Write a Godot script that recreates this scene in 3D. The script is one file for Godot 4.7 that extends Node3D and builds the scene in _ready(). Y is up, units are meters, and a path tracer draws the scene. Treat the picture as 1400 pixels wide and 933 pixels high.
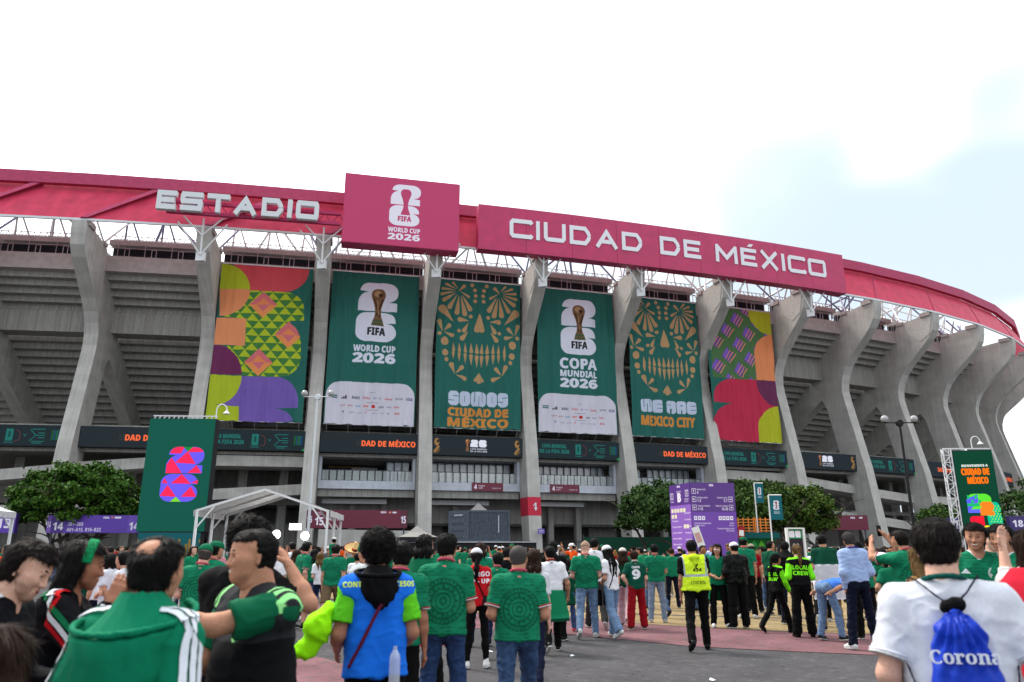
extends Node3D
# Stadium forecourt on match day: ring of concrete ribs, hung banners, crowd on the plaza.

var rng := RandomNumberGenerator.new()
var used := {}
var M := {}
var rs := PackedFloat32Array()
var rx := PackedFloat32Array()
var rd := PackedFloat32Array()
var rt := PackedFloat32Array()

# ---------- mesh builder: flat-shaded faces gathered into one mesh ----------
class MB:
	var v := PackedVector3Array()
	var n := PackedVector3Array()
	var uv := PackedVector2Array()
	func tri(a: Vector3, b: Vector3, c: Vector3, ua := Vector2.ZERO, ub := Vector2.ZERO, uc := Vector2.ZERO) -> void:
		var nn := (c - a).cross(b - a).normalized()
		v.append(a); v.append(b); v.append(c)
		n.append(nn); n.append(nn); n.append(nn)
		uv.append(ua); uv.append(ub); uv.append(uc)
	func quad(a: Vector3, b: Vector3, c: Vector3, d: Vector3) -> void:   # clockwise seen from the front, from top left
		tri(a, b, c, Vector2(0, 0), Vector2(1, 0), Vector2(1, 1))
		tri(a, c, d, Vector2(0, 0), Vector2(1, 1), Vector2(0, 1))
	func hexa(p: Array) -> void:   # p: four lower corners in a loop, four upper corners above them
		var mid := Vector3.ZERO
		for q: Vector3 in p: mid += q / 8.0
		for f in [[0, 1, 2, 3], [4, 5, 6, 7], [0, 1, 5, 4], [1, 2, 6, 5], [2, 3, 7, 6], [3, 0, 4, 7]]:
			var a: Vector3 = p[f[0]]; var b: Vector3 = p[f[1]]; var c: Vector3 = p[f[2]]; var d: Vector3 = p[f[3]]
			if (c - a).cross(b - a).dot((a + b + c + d) / 4.0 - mid) < 0.0: quad(a, d, c, b)
			else: quad(a, b, c, d)
	func box(c: Vector3, s: Vector3, b := Basis()) -> void:
		var h := s / 2.0
		var p := []
		for y in [-1, 1]:
			for q in [[-1, -1], [1, -1], [1, 1], [-1, 1]]:
				p.append(c + b * Vector3(q[0] * h.x, y * h.y, q[1] * h.z))
		hexa(p)
	func bar(a: Vector3, b: Vector3, w: float, h := -1.0) -> void:
		var z := (b - a)
		var l := z.length()
		if l < 0.0001: return
		z /= l
		var up := Vector3.UP if absf(z.y) < 0.95 else Vector3.RIGHT
		var x := up.cross(z).normalized()
		box((a + b) / 2.0, Vector3(w, h if h > 0.0 else w, l), Basis(x, z.cross(x), z))
	func tube(a: Vector3, b: Vector3, r0: float, r1 := -1.0, k := 8, caps := true) -> void:
		if r1 < 0.0: r1 = r0
		var z := (b - a).normalized()
		var up := Vector3.UP if absf(z.y) < 0.95 else Vector3.RIGHT
		var x := up.cross(z).normalized()
		var y := z.cross(x)
		for i in k:
			var t0 := TAU * i / k
			var t1 := TAU * (i + 1) / k
			var d0 := x * cos(t0) + y * sin(t0)
			var d1 := x * cos(t1) + y * sin(t1)
			var q := [a + d0 * r0, b + d0 * r1, b + d1 * r1, a + d1 * r0]
			var u := [Vector2(float(i) / k, 0), Vector2(float(i) / k, 1), Vector2(float(i + 1) / k, 1), Vector2(float(i + 1) / k, 0)]
			for f in [[0, 1, 2], [0, 2, 3]]:
				for e in f:
					v.append(q[e]); n.append(d0 if e < 2 else d1); uv.append(u[e])
			if caps:
				tri(a, q[0], q[3]); tri(b, q[2], q[1])
	func path(pts: PackedVector3Array, r: float, k := 6) -> void:
		for i in pts.size() - 1: tube(pts[i], pts[i + 1], r, r, k, i == 0 or i == pts.size() - 2)
	func lathe(c: Vector3, prof: Array, k := 16, axis := Vector3.UP) -> void:   # prof: [radius, height]
		var up := axis.normalized()
		var x := (Vector3.RIGHT if absf(up.x) < 0.9 else Vector3.FORWARD).cross(up).normalized()
		var z := up.cross(x)
		for i in k:
			var d0 := x * cos(TAU * i / k) + z * sin(TAU * i / k)
			var d1 := x * cos(TAU * (i + 1) / k) + z * sin(TAU * (i + 1) / k)
			for j in prof.size() - 1:
				var r0: float = prof[j][0]; var h0: float = prof[j][1]; var r1: float = prof[j + 1][0]; var h1: float = prof[j + 1][1]
				var s := Vector2(h1 - h0, r0 - r1).normalized()
				var q := [c + d0 * r0 + up * h0, c + d0 * r1 + up * h1, c + d1 * r1 + up * h1, c + d1 * r0 + up * h0]
				for f in [[0, 1, 2], [0, 2, 3]]:
					for e in f:
						v.append(q[e]); n.append(((d0 if e < 2 else d1) * s.x + up * s.y).normalized()); uv.append(Vector2.ZERO)
	func prism(poly: PackedVector2Array, t: Transform3D, z0: float, z1: float) -> void:   # poly in the t plane, drawn out along t.z
		var ix := Geometry2D.triangulate_polygon(poly)
		for i in range(0, ix.size(), 3):
			var a := poly[ix[i]]; var b := poly[ix[i + 1]]; var c := poly[ix[i + 2]]
			for z in [z0, z1]:
				var p := t * Vector3(a.x, a.y, z); var q := t * Vector3(b.x, b.y, z); var r := t * Vector3(c.x, c.y, z)
				var want: Vector3 = t.basis.z * (1.0 if z == maxf(z0, z1) else -1.0)
				if (r - p).cross(q - p).dot(want) < 0.0: tri(p, r, q, a, c, b)
				else: tri(p, q, r, a, b, c)
		var m := poly.size()
		var cw := Geometry2D.is_polygon_clockwise(poly)
		for i in m:
			var a := poly[i]; var b := poly[(i + 1) % m]
			if not cw:
				var s := a; a = b; b = s
			quad(t * Vector3(a.x, a.y, z1), t * Vector3(b.x, b.y, z1), t * Vector3(b.x, b.y, z0), t * Vector3(a.x, a.y, z0))
	func mesh() -> ArrayMesh:
		var a := []
		a.resize(Mesh.ARRAY_MAX)
		a[Mesh.ARRAY_VERTEX] = v; a[Mesh.ARRAY_NORMAL] = n; a[Mesh.ARRAY_TEX_UV] = uv
		var m := ArrayMesh.new()
		if v.size(): m.add_surface_from_arrays(Mesh.PRIMITIVE_TRIANGLES, a)
		return m

func numbered(called: String) -> String:
	var k: int = used.get(called, 0)
	used[called] = k + 1
	return called if k == 0 else "%s_%03d" % [called, k]

func obj(called: String, mesh: Mesh, mat: Material, parent: Node = self) -> MeshInstance3D:
	var o := MeshInstance3D.new()
	o.mesh = mesh
	o.material_override = mat
	if parent == self:
		o.name = numbered(called)
		add_child(o)
	else:
		o.name = called
		parent.add_child(o, true)
	return o

func tag(o: Node, label: String, category := "", group := "", kind := "") -> Node:
	if label: o.set_meta("label", label)
	if category: o.set_meta("category", category)
	if group: o.set_meta("group", group)
	if kind: o.set_meta("kind", kind)
	return o

func thing(called: String, label: String, category: String, at := Vector3.ZERO, turn := 0.0, group := "") -> Node3D:
	var o := Node3D.new()
	o.name = numbered(called)
	add_child(o)
	o.position = at
	o.rotation.y = turn
	tag(o, label, category, group)
	return o

func structure(called: String, mesh: Mesh, mat: Material, label := "") -> MeshInstance3D:
	var o := obj(called, mesh, mat)
	tag(o, label, "", "", "structure")
	return o

# ---------- materials ----------
func lin(r: float, g: float, b: float) -> Color:
	return Color(r, g, b).linear_to_srgb()

func mat(c: Color, rough := 0.8, metal := 0.0) -> StandardMaterial3D:
	var m := StandardMaterial3D.new()
	m.albedo_color = c
	m.roughness = rough
	m.metallic = metal
	if rough > 0.5 and metal == 0.0: m.metallic_specular = 0.25
	return m

func noise_tex(freq: float, lo: Color, hi: Color, octaves := 4, seed_ := 1, size := 512, mid := 0.5, kind := FastNoiseLite.TYPE_SIMPLEX_SMOOTH) -> NoiseTexture2D:
	var f := FastNoiseLite.new()
	f.noise_type = kind
	f.frequency = freq
	f.fractal_octaves = octaves
	f.seed = seed_
	var t := NoiseTexture2D.new()
	t.width = size; t.height = size
	t.seamless = true
	t.noise = f
	var g := Gradient.new()
	g.set_color(0, lo)
	g.set_color(1, hi)
	if mid != 0.5:
		g.add_point(mid, lo.lerp(hi, 0.5))
	t.color_ramp = g
	return t

func grained(c: Color, tex: Texture2D, scale: float, rough := 0.85, bump: Texture2D = null, bump_cm := 1.0) -> StandardMaterial3D:
	var m := mat(c, rough)
	m.albedo_texture = tex
	m.uv1_triplanar = true
	m.uv1_world_triplanar = true
	m.uv1_scale = Vector3.ONE * scale
	if bump:
		m.heightmap_enabled = true
		m.heightmap_texture = bump
		m.heightmap_scale = bump_cm
	return m

func make_materials() -> void:
	var con := noise_tex(0.012, Color(0.86, 0.86, 0.86), Color(1, 1, 1), 6, 3, 512)
	var streak := Image.create(256, 256, false, Image.FORMAT_RGB8)
	var f := FastNoiseLite.new()
	f.frequency = 0.03; f.fractal_octaves = 4; f.seed = 9
	for y in 256:
		for x in 256:
			var k := 0.86 + 0.16 * f.get_noise_3d(cos(TAU * x / 256.0) * 160.0, sin(TAU * x / 256.0) * 160.0, y * 0.25 if y < 128 else (256 - y) * 0.25) + 0.05 * f.get_noise_2d(x * 3.0, y * 3.0)
			streak.set_pixel(x, y, Color(k, k, k * 0.995))
	var streak_t := ImageTexture.create_from_image(streak)
	var worn := Image.create(512, 512, false, Image.FORMAT_RGB8)   # cast concrete: faint runs below blotches of age
	var f2 := FastNoiseLite.new()
	f2.frequency = 0.012; f2.fractal_octaves = 5; f2.seed = 12
	for y in 512:
		for x in 512:
			var ax := TAU * x / 512.0
			var yy := y * 0.5 if y < 256 else (512 - y) * 0.5
			var run := f.get_noise_3d(cos(ax) * 220.0, sin(ax) * 220.0, yy * 0.22)
			var blot := f2.get_noise_3d(cos(ax) * 81.0, sin(ax) * 81.0, yy * 2.0)
			var k := 0.9 + 0.09 * run + 0.13 * blot + (-0.10 if absf(fmod(y, 128.0) - 64.0) < 0.8 else 0.0)
			worn.set_pixel(x, y, Color(clampf(k, 0, 1), clampf(k, 0, 1), clampf(k * 0.995, 0, 1)))
	var worn_t := ImageTexture.create_from_image(worn)
	M.concrete = grained(lin(0.55, 0.535, 0.51), worn_t, 0.075, 0.9)
	M.concrete_board = grained(lin(0.45, 0.44, 0.42), streak_t, 0.16, 0.9)
	M.concrete_warm = grained(lin(0.5, 0.46, 0.45), con, 0.16, 0.9)
	M.concrete_dark = M.concrete_board
	M.white_paint = mat(lin(0.7, 0.71, 0.72), 0.5)
	M.ledge = grained(lin(0.56, 0.6, 0.68), con, 0.2, 0.5)
	M.steel = mat(lin(0.42, 0.43, 0.45), 0.4, 0.6)
	M.dark_steel = mat(lin(0.05, 0.052, 0.07), 0.5, 0.2)
	M.navy_steel = mat(lin(0.16, 0.155, 0.26), 0.5, 0.1)
	M.black = mat(lin(0.02, 0.02, 0.022), 0.6)
	M.louvre = mat(lin(0.035, 0.045, 0.055), 0.6)
	M.pink_steel = grained(lin(0.48, 0.05, 0.14), con, 0.3, 0.6)
	M.roof_band = grained(lin(0.5, 0.075, 0.16), con, 0.25, 0.6)
	M.roof_panel = grained(lin(0.66, 0.055, 0.12), noise_tex(0.008, Color(0.8, 0.8, 0.8), Color(1, 1, 1), 6, 8, 512), 0.15, 0.55)
	M.sign_pink = grained(lin(0.56, 0.022, 0.125), con, 0.09, 0.5)
	M.letter_face = mat(lin(0.74, 0.75, 0.8), 0.5)
	M.letter_grey = mat(lin(0.62, 0.65, 0.68), 0.45)
	M.glass = mat(Color(0.75, 0.8, 0.85, 0.25), 0.03)
	M.glass.transparency = BaseMaterial3D.TRANSPARENCY_ALPHA
	M.frost = mat(lin(0.75, 0.77, 0.8), 0.4)
	M.rail_glass = mat(Color(0.8, 0.85, 0.85, 0.2), 0.03)
	M.rail_glass.transparency = BaseMaterial3D.TRANSPARENCY_ALPHA

# ---------- the oval of the stadium ----------
func build_ring() -> void:
	var ks := [-90.0, -30.0, 10.0, 50.0, 80.0]
	var kv := [0.0028, 0.0109, 0.0185, 0.0256, 0.0325]
	var ds := 0.25
	var x := -32.9; var d := 69.6; var t := deg_to_rad(9.4)
	var back := []
	var s := -150.0
	while s > -215.0:
		x -= cos(t) * ds; d -= sin(t) * ds; t -= 0.0028 * ds; s -= ds
		back.push_front([s, x, d, t])
	for b in back:
		rs.append(b[0]); rx.append(b[1]); rd.append(b[2]); rt.append(b[3])
	s = -150.0; x = -32.9; d = 69.6; t = deg_to_rad(9.4)
	while s < 40.0:
		rs.append(s); rx.append(x); rd.append(d); rt.append(t)
		var k := 0.0028
		for i in 4:
			if s >= ks[i] and s < ks[i + 1]: k = lerpf(kv[i], kv[i + 1], (s - ks[i]) / (ks[i + 1] - ks[i]))
		x += cos(t) * ds; d += sin(t) * ds; t += k * ds; s += ds

func frame_at(i: float) -> Array:   # i counts ribs from the one left of the first banner; returns x, depth, angle
	var s := -159.3 + 11.55 * i
	var f := clampf((s + 215.0) / 0.25, 0.0, rs.size() - 2.0)
	var k := int(f)
	f -= k
	return [lerpf(rx[k], rx[k + 1], f), lerpf(rd[k], rd[k + 1], f), lerpf(rt[k], rt[k + 1], f)]

func P(i: float, o: float, h: float) -> Vector3:   # o metres outwards of the rib tips, h metres up
	var a := frame_at(i)
	return Vector3(a[0] + sin(a[2]) * o, h, -(a[1] - cos(a[2]) * o))

func B(bay: int, f: float, o: float, h: float) -> Vector3:   # straight between two ribs
	return P(bay, o, h).lerp(P(bay + 1, o, h), f)

func bay_box(mb: MB, bay: int, f0: float, f1: float, o0: float, o1: float, h0: float, h1: float) -> void:
	mb.hexa([B(bay, f0, o0, h0), B(bay, f1, o0, h0), B(bay, f1, o1, h0), B(bay, f0, o1, h0), B(bay, f0, o0, h1), B(bay, f1, o0, h1), B(bay, f1, o1, h1), B(bay, f0, o1, h1)])

func bay_part(called: String, bay: int, f0: float, f1: float, o0: float, o1: float, h0: float, h1: float, m: Material, parent: Node) -> MeshInstance3D:
	var mb := MB.new()
	bay_box(mb, bay, f0, f1, o0, o1, h0, h1)
	return obj(called, mb.mesh(), m, parent)

func _ready() -> void:
	rng.seed = 7
	# camera
	var cam := Camera3D.new()
	cam.name = "camera"
	add_child(cam)
	cam.position = Vector3(0, 1.65, 0)
	cam.rotation.x = deg_to_rad(15.4)
	cam.fov = 2.0 * rad_to_deg(atan(466.5 / 1033.0))
	cam.far = 4000.0
	cam.current = true
	var lens := CameraAttributesPhysical.new()   # focused on the building, wide open
	lens.frustum_focal_length = 12.0 / (466.5 / 1033.0)
	lens.frustum_focus_distance = 45.0
	lens.frustum_near = 0.05
	lens.frustum_far = 4000.0
	lens.exposure_aperture = 2.8
	cam.attributes = lens
	# sky, sun, exposure
	var env := Environment.new()
	env.background_mode = Environment.BG_SKY
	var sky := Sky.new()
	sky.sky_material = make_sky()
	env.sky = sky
	env.tonemap_mode = Environment.TONE_MAPPER_LINEAR
	env.tonemap_exposure = 2.2
	env.sdfgi_enabled = true
	env.ssao_enabled = true
	env.ssil_enabled = true
	var we := WorldEnvironment.new()
	we.name = "world_environment"
	we.environment = env
	add_child(we)
	var sun := DirectionalLight3D.new()
	sun.name = "sun"
	add_child(sun)
	sun.light_energy = 0.5
	sun.light_color = Color(1.0, 0.96, 0.9)
	sun.light_angular_distance = 11.0
	sun.shadow_enabled = true
	sun.look_at_from_position(sun_dir() * 100.0, Vector3.ZERO)
	make_materials()
	build_ring()
	build_ground()
	build_stadium()
	build_signs()
	build_street()
	build_trees()
	build_people()

func sun_dir() -> Vector3:
	return Vector3(-0.42, 0.80, -0.42).normalized()

func make_sky() -> PanoramaSkyMaterial:
	# thin high overcast: a white veil, brighter towards the sun, pale blue showing away from it, soft clouds, thickened out of view to brighten the facade
	var w := 768
	var h := 384
	var im := Image.create(w, h, false, Image.FORMAT_RGBF)
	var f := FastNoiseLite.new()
	f.seed = 201; f.frequency = 1.1; f.fractal_octaves = 4  # seed picked so unseen cloud behind the camera lights the facade, right stays blue
	var sd := sun_dir()
	for y in h:
		var el := (0.5 - (y + 0.5) / h) * PI
		for x in w:
			var az := ((x + 0.5) / w) * TAU
			var dir := Vector3(sin(az) * cos(el), sin(el), -cos(az) * cos(el))
			if el < 0.0:
				im.set_pixel(x, y, Color(0.3, 0.3, 0.3))
				continue
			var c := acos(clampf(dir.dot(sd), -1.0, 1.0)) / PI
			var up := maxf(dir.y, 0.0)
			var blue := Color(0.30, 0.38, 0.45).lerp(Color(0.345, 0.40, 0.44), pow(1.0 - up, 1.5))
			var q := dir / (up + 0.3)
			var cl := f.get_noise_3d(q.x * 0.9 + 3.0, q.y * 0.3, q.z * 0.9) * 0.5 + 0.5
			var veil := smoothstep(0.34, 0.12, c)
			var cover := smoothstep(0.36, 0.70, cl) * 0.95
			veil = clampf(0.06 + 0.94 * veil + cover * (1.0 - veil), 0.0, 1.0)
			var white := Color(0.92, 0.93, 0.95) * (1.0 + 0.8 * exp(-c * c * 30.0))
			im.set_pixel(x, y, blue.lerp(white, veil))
	var p := PanoramaSkyMaterial.new()
	p.panorama = ImageTexture.create_from_image(im)
	p.energy_multiplier = 1.0
	return p

# position, pose, build and clothes of each person that can be told apart
var PEOPLE: Array = [
	{label = "balding person from behind in green hoodie with white sleeve stripes", x = -1.3, z = -2.8, H = 1.68, seed = 1, lod = 2, w = 1.02, yaw = 8, hy = 6, c = Color(0.02, 0.46, 0.33), sleeve = "long", top = "hoodie", hair = "balding", hc = "black", skin = 1, armr = "bent", arml = "bent", ex = ["hood", "stripes"], tc = Color(0.035, 0.035, 0.04), loose = 1.2, hoodc = Color(0.02, 0.46, 0.33)},
	{label = "smiling person in black and green training shirt reaching out an arm", x = -1.17, z = -3.7, H = 1.73, seed = 2, lod = 2, w = 1.22, yaw = 228, hy = -14, hp = 2, face = true, smile = true, hair = "crop", hc = "black", skin = 1, print = "training", slc = Color(0.03, 0.36, 0.24), arml = [[-0.2, -0.14, -0.85], [-0.62, 0.1, -0.8]], armr = [[0.15, -0.9, -0.4], [-0.1, -0.15, -1]], belly = 1.12, ex = ["watch"], tc = Color(0.035, 0.035, 0.04), loose = 1.2, curl = 0.2},
	{label = "curly haired person behind the smiling one with a hand raised to the head", x = -1.56, z = -4.5, H = 1.81, seed = 3, lod = 2, w = 1, yaw = 15, hair = "curly", hc = "black", skin = 1, c = Color(0.05, 0.05, 0.055), armr = [[0.95, -0.35, 0.1], [-0.75, 0.95, -0.1]], arml = "fore", tc = Color(0.035, 0.035, 0.04)},
	{label = "dark haired person in profile looking down at a phone at the left edge", x = -2.29, z = -3.5, H = 1.69, seed = 4, lod = 2, w = 1.05, yaw = 78, hp = 22, face = true, beard = true, hair = "top", hc = "dark", skin = 3, c = Color(0.05, 0.055, 0.075), sleeve = "long", top = "jacket", armr = [[0.05, -1, -0.25], [-0.25, -0.05, -1]], arml = [[0.1, -1, -0.3], [-0.35, 0, -1]], ex = ["stripes", "phone"], ptilt = -60, tc = Color(0.2, 0.29, 0.44), tf = "denim", curl = 0.5, stripec = Color(0.8, 0.82, 0.85)},
	{label = "brown haired person cut by the lower left corner", x = -1.47, z = -2.3, H = 1.4, seed = 5, lod = 2, w = 0.9, yaw = -15, hair = "long", hc = "brown", hl = 0.26, skin = 3, c = Color(0.05, 0.06, 0.11), sleeve = "long", tc = Color(0.035, 0.035, 0.04), armr = "fore"},
	{label = "long black haired person with green headband clasping hands in dark tracksuit top", x = -2.36, z = -4.1, H = 1.68, seed = 6, lod = 2, w = 1.08, yaw = 72, hy = 6, face = true, hair = "long", hl = 0.62, hc = "black", hat = "band", skin = 2, c = Color(0.035, 0.04, 0.06), sleeve = "long", top = "jacket", armr = [[0.25, -0.5, -0.6], [-0.3, 0.95, -0.2]], arml = [[0.2, -0.5, -0.6], [-0.35, 0.95, -0.25]], ex = ["stripes"], stripes = [Color(0.75, 0.08, 0.12), Color(0.85, 0.85, 0.87), Color(0.04, 0.4, 0.25)], tc = Color(0.2, 0.29, 0.44), tf = "denim", curl = 0.45},
	{label = "person from behind in white tee with blue drawstring bag", x = 1.85, z = -3.35, H = 1.77, seed = 7, lod = 2, w = 1.08, yaw = 20, hair = "short", hc = "dark", skin = 3, c = Color(0.82, 0.83, 0.87), loose = 1.5, cuff = Color(0.82, 0.83, 0.87), arml = [[0.3, -0.92, 0.12], [-0.15, -0.55, -0.9]], armr = [[0.38, -0.9, 0.15], [0, -0.75, -0.7]], ex = ["sack", "lanyard"], lanc = Color(0.05, 0.3, 0.27), tc = Color(0.06, 0.08, 0.15)},
	{label = "access staff from behind in blue shirt with lime sleeves and curly hair", x = -0.86, z = -5.1, H = 1.75, seed = 8, lod = 2, w = 1, yaw = -14, hy = -12, hair = "curly", hc = "black", skin = 2, print = "access", slc = Color(0.36, 0.76, 0.13), top = "staff_shirt", arml = [[0.24, -0.95, 0.1], [-0.1, -0.35, -0.9]], armr = [[0.2, -0.96, 0.1], [-0.15, -0.35, -0.9]], hoods = 0.55, ex = ["hood", "neon_carry", "strap", "bottle"], hoodc = Color(0.04, 0.04, 0.05), strapc = Color(0.35, 0.1, 0.2), strapside = 1, tc = Color(0.035, 0.037, 0.045), loose = 1.2, hem = -0.09},
	{label = "tall person in green jersey and blue jeans from behind, flag at hip", x = -0.6, z = -7.1, H = 1.78, seed = 9, lod = 2, w = 1, yaw = 0, hair = "short", hc = "black", skin = 1, print = "mex", cuff = Color(0.7, 0.12, 0.2), collar = Color(0.75, 0.32, 0.4), arml = "phone", armr = "phone", tc = Color(0.2, 0.29, 0.44), tf = "denim", legs = "stand", sc = Color(0.8, 0.8, 0.8)},
	{label = "grey cropped person in green jersey and faded jeans from behind", x = 0.05, z = -7.3, H = 1.7, seed = 10, lod = 2, w = 1.1, yaw = -4, hair = "shaved", hc = "grey", skin = 1, print = "mex", cuff = Color(0.7, 0.12, 0.2), collar = Color(0.75, 0.32, 0.4), arml = "hold", armr = "hold", tc = Color(0.24, 0.33, 0.46), tf = "denim", legs = "walk", sc = Color(0.035, 0.035, 0.04)},
	{label = "person wearing the national flag as a cape beside the blue staff shirt", x = -1.05, z = -9.3, H = 1.81, seed = 11, lod = 1, w = 1.05, yaw = 10, hair = "wavy", hl = 0.12, hc = "black", skin = 1, c = Color(0.06, 0.44, 0.31), ex = ["cape"], tc = Color(0.035, 0.035, 0.04), arml = "hold", armr = "hold", legs = "wide", sc = Color(0.6, 0.75, 0.1)},
	{label = "person in green jersey half hidden behind the blue staff shirt", x = -0.95, z = -6.7, H = 1.7, seed = 12, lod = 1, yaw = 5, hair = "short", hc = "black", skin = 2, print = "mex", cuff = Color(0.7, 0.12, 0.2), collar = Color(0.75, 0.32, 0.4), tc = Color(0.035, 0.035, 0.04), arml = "down", armr = "down"},
	{label = "person in red TOP-UP shirt with white cap and black shoulder bag", x = -0.51, z = -11.64, H = 1.64, seed = 13, lod = 1, w = 0.92, yaw = -4, hair = "pony", hc = "black", hat = "cap", hatc = Color(0.83, 0.83, 0.86), skin = 1, print = "topup", tc = Color(0.03, 0.03, 0.035), tk = "slim", arml = "hold", armr = "down", ex = ["strap", "bag"], strapside = -1, sc = Color(0.8, 0.8, 0.8), legs = "stand"},
	{label = "young person in green jersey and navy jeans behind the red top", x = -0.25, z = -12.93, H = 1.6, seed = 14, lod = 1, w = 0.9, yaw = 5, hair = "short", hc = "black", skin = 1, print = "mex", cuff = Color(0.7, 0.12, 0.2), collar = Color(0.75, 0.32, 0.4), tc = Color(0.08, 0.12, 0.24), tf = "denim", tk = "slim", legs = "walk", sc = Color(0.05, 0.07, 0.12), arml = "hold", armr = "hold"},
	{label = "wavy brown haired person in white top between the green jerseys", x = 0.25, z = -9.8, H = 1.65, seed = 15, lod = 1, w = 0.92, yaw = 10, hair = "wavy", hl = 0.2, hc = "brown", skin = 3, c = Color(0.8, 0.8, 0.83), tc = Color(0.07, 0.09, 0.18), legs = "walk2"},
	{label = "person in white jersey with green jacket tied round the waist", x = 0.67, z = -13.37, H = 1.71, seed = 16, lod = 1, w = 1.05, yaw = -6, hair = "short", hc = "black", skin = 1, print = "away", cuff = Color(0.45, 0.08, 0.2), collar = Color(0.55, 0.1, 0.12), ex = ["tied"], tc = Color(0.035, 0.035, 0.04), arml = "phone", armr = [[0.35, -0.95, 0.05], [0.1, -0.8, -0.55]], legs = "walk", sc = Color(0.1, 0.1, 0.1)},
	{label = "child in denim skirt overalls and pink shoes", x = 1.16, z = -16.41, H = 1.44, seed = 17, lod = 1, w = 0.88, yaw = 5, hair = "bob", hc = "dark", skin = 1, c = Color(0.03, 0.3, 0.22), tk = "long", tc = Color(0.35, 0.45, 0.62), tf = "denim", sc = Color(0.75, 0.25, 0.3), legs = "walk", hem = -0.28, loose = 1.2},
	{label = "broad bald person in green jersey and pale jeans", x = 1.46, z = -15.49, H = 1.78, seed = 18, lod = 1, w = 1.2, yaw = 5, hair = "bald", hc = "light", hat = "beanie", hatc = Color(0.62, 0.52, 0.44), skin = 3, print = "mex", cuff = Color(0.7, 0.12, 0.2), collar = Color(0.75, 0.32, 0.4), tc = Color(0.5, 0.6, 0.72), tf = "denim", arml = "hold", armr = "hold", legs = "step", sc = Color(0.7, 0.7, 0.7)},
	{label = "tall person in white shirt behind the broad bald one", x = 1.81, z = -17.2, H = 1.91, seed = 19, lod = 1, w = 1, yaw = 0, hair = "short", hc = "black", skin = 1, print = "away", tc = Color(0.2, 0.2, 0.2), legs = "walk2"},
	{label = "long haired person in white cap, white ringer tee and pale jeans", x = 1.94, z = -15.49, H = 1.71, seed = 20, lod = 1, w = 0.86, yaw = -35, hair = "long", hl = 0.46, hc = "black", hat = "cap", hatc = Color(0.84, 0.84, 0.86), skin = 1, print = "away", cuff = Color(0.45, 0.06, 0.15), tc = Color(0.5, 0.6, 0.72), tf = "denim", tk = "wide", arml = "hold", armr = "down", ex = ["tote", "strap"], legs = "step", sc = Color(0.8, 0.8, 0.8)},
	{label = "person in white cap, dark green top and pale pink trousers", x = 2.5, z = -17.6, H = 1.68, seed = 21, lod = 1, w = 0.88, yaw = 15, hair = "long", hl = 0.26, hc = "brown", hat = "cap", hatc = Color(0.78, 0.75, 0.72), skin = 3, c = Color(0.03, 0.26, 0.19), tc = Color(0.78, 0.66, 0.7), tk = "wide", legs = "walk2", sc = Color(0.1, 0.1, 0.1)},
	{label = "person in green jersey CHAPA 9 and wide red trousers", x = 2.66, z = -16.98, H = 1.6, seed = 22, lod = 1, w = 1, yaw = -3, hair = "short", hc = "brown", skin = 3, print = "mex9", tc = Color(0.55, 0.05, 0.1), tk = "wide", arml = "hip", armr = "hold", legs = "ease", sc = Color(0.3, 0.15, 0.12), collar = Color(0.7, 0.72, 0.7)},
	{label = "person in green jersey and pale grey jeans right of the red trousers", x = 3.39, z = -18.62, H = 1.75, seed = 23, lod = 1, w = 1.05, yaw = 10, hair = "short", hc = "black", skin = 1, print = "mex", cuff = Color(0.7, 0.12, 0.2), collar = Color(0.75, 0.32, 0.4), tc = Color(0.56, 0.62, 0.7), tf = "denim", arml = "down", armr = "phone", legs = "stand", sc = Color(0.6, 0.6, 0.6)},
	{label = "grey cropped person in green jersey and navy trousers before the kiosk", x = 4.68, z = -23.1, H = 1.67, seed = 24, lod = 1, w = 1.08, yaw = 10, hair = "shaved", hc = "brown", skin = 2, c = Color(0.06, 0.44, 0.31), tc = Color(0.06, 0.08, 0.15), legs = "stand", arml = "hold", armr = "down"},
	{label = "guard from behind in yellow vest numbered 494 CONTROL", x = 3.16, z = -13.65, H = 1.8, seed = 25, lod = 1, w = 1.12, yaw = 6, hair = "short", hc = "black", skin = 2, c = Color(0.03, 0.03, 0.035), tc = Color(0.03, 0.03, 0.035), arml = "down", armr = "fore", legs = "step", sc = Color(0.035, 0.035, 0.04), sole = Color(0.06, 0.06, 0.06), ex = ["vest"]},
	{label = "person facing us in sunglasses with long hair behind the guard", x = 4.55, z = -17.5, H = 1.75, seed = 26, lod = 1, w = 0.92, yaw = 185, face = true, glasses = true, glassc = Color(0.75, 0.75, 0.78), hair = "long", hl = 0.3, hc = "black", skin = 1, c = Color(0.06, 0.44, 0.31), ex = ["tied", "bag"], tc = Color(0.035, 0.035, 0.04), arml = "hold", armr = "hold", sc = Color(0.8, 0.8, 0.8)},
	{label = "person in black leather jacket and white cap from behind", x = 4.9, z = -17.28, H = 1.78, seed = 27, lod = 1, w = 1.12, yaw = -12, hair = "crop", hc = "black", hat = "cap", hatc = Color(0.85, 0.85, 0.87), skin = 1, c = Color(0.025, 0.025, 0.028), cf = "leather", sleeve = "long", top = "jacket", tc = Color(0.035, 0.035, 0.04), arml = "hold", armr = "phone", legs = "stand", sc = Color(0.08, 0.08, 0.08), loose = 1.7, tk = "wide"},
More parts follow.
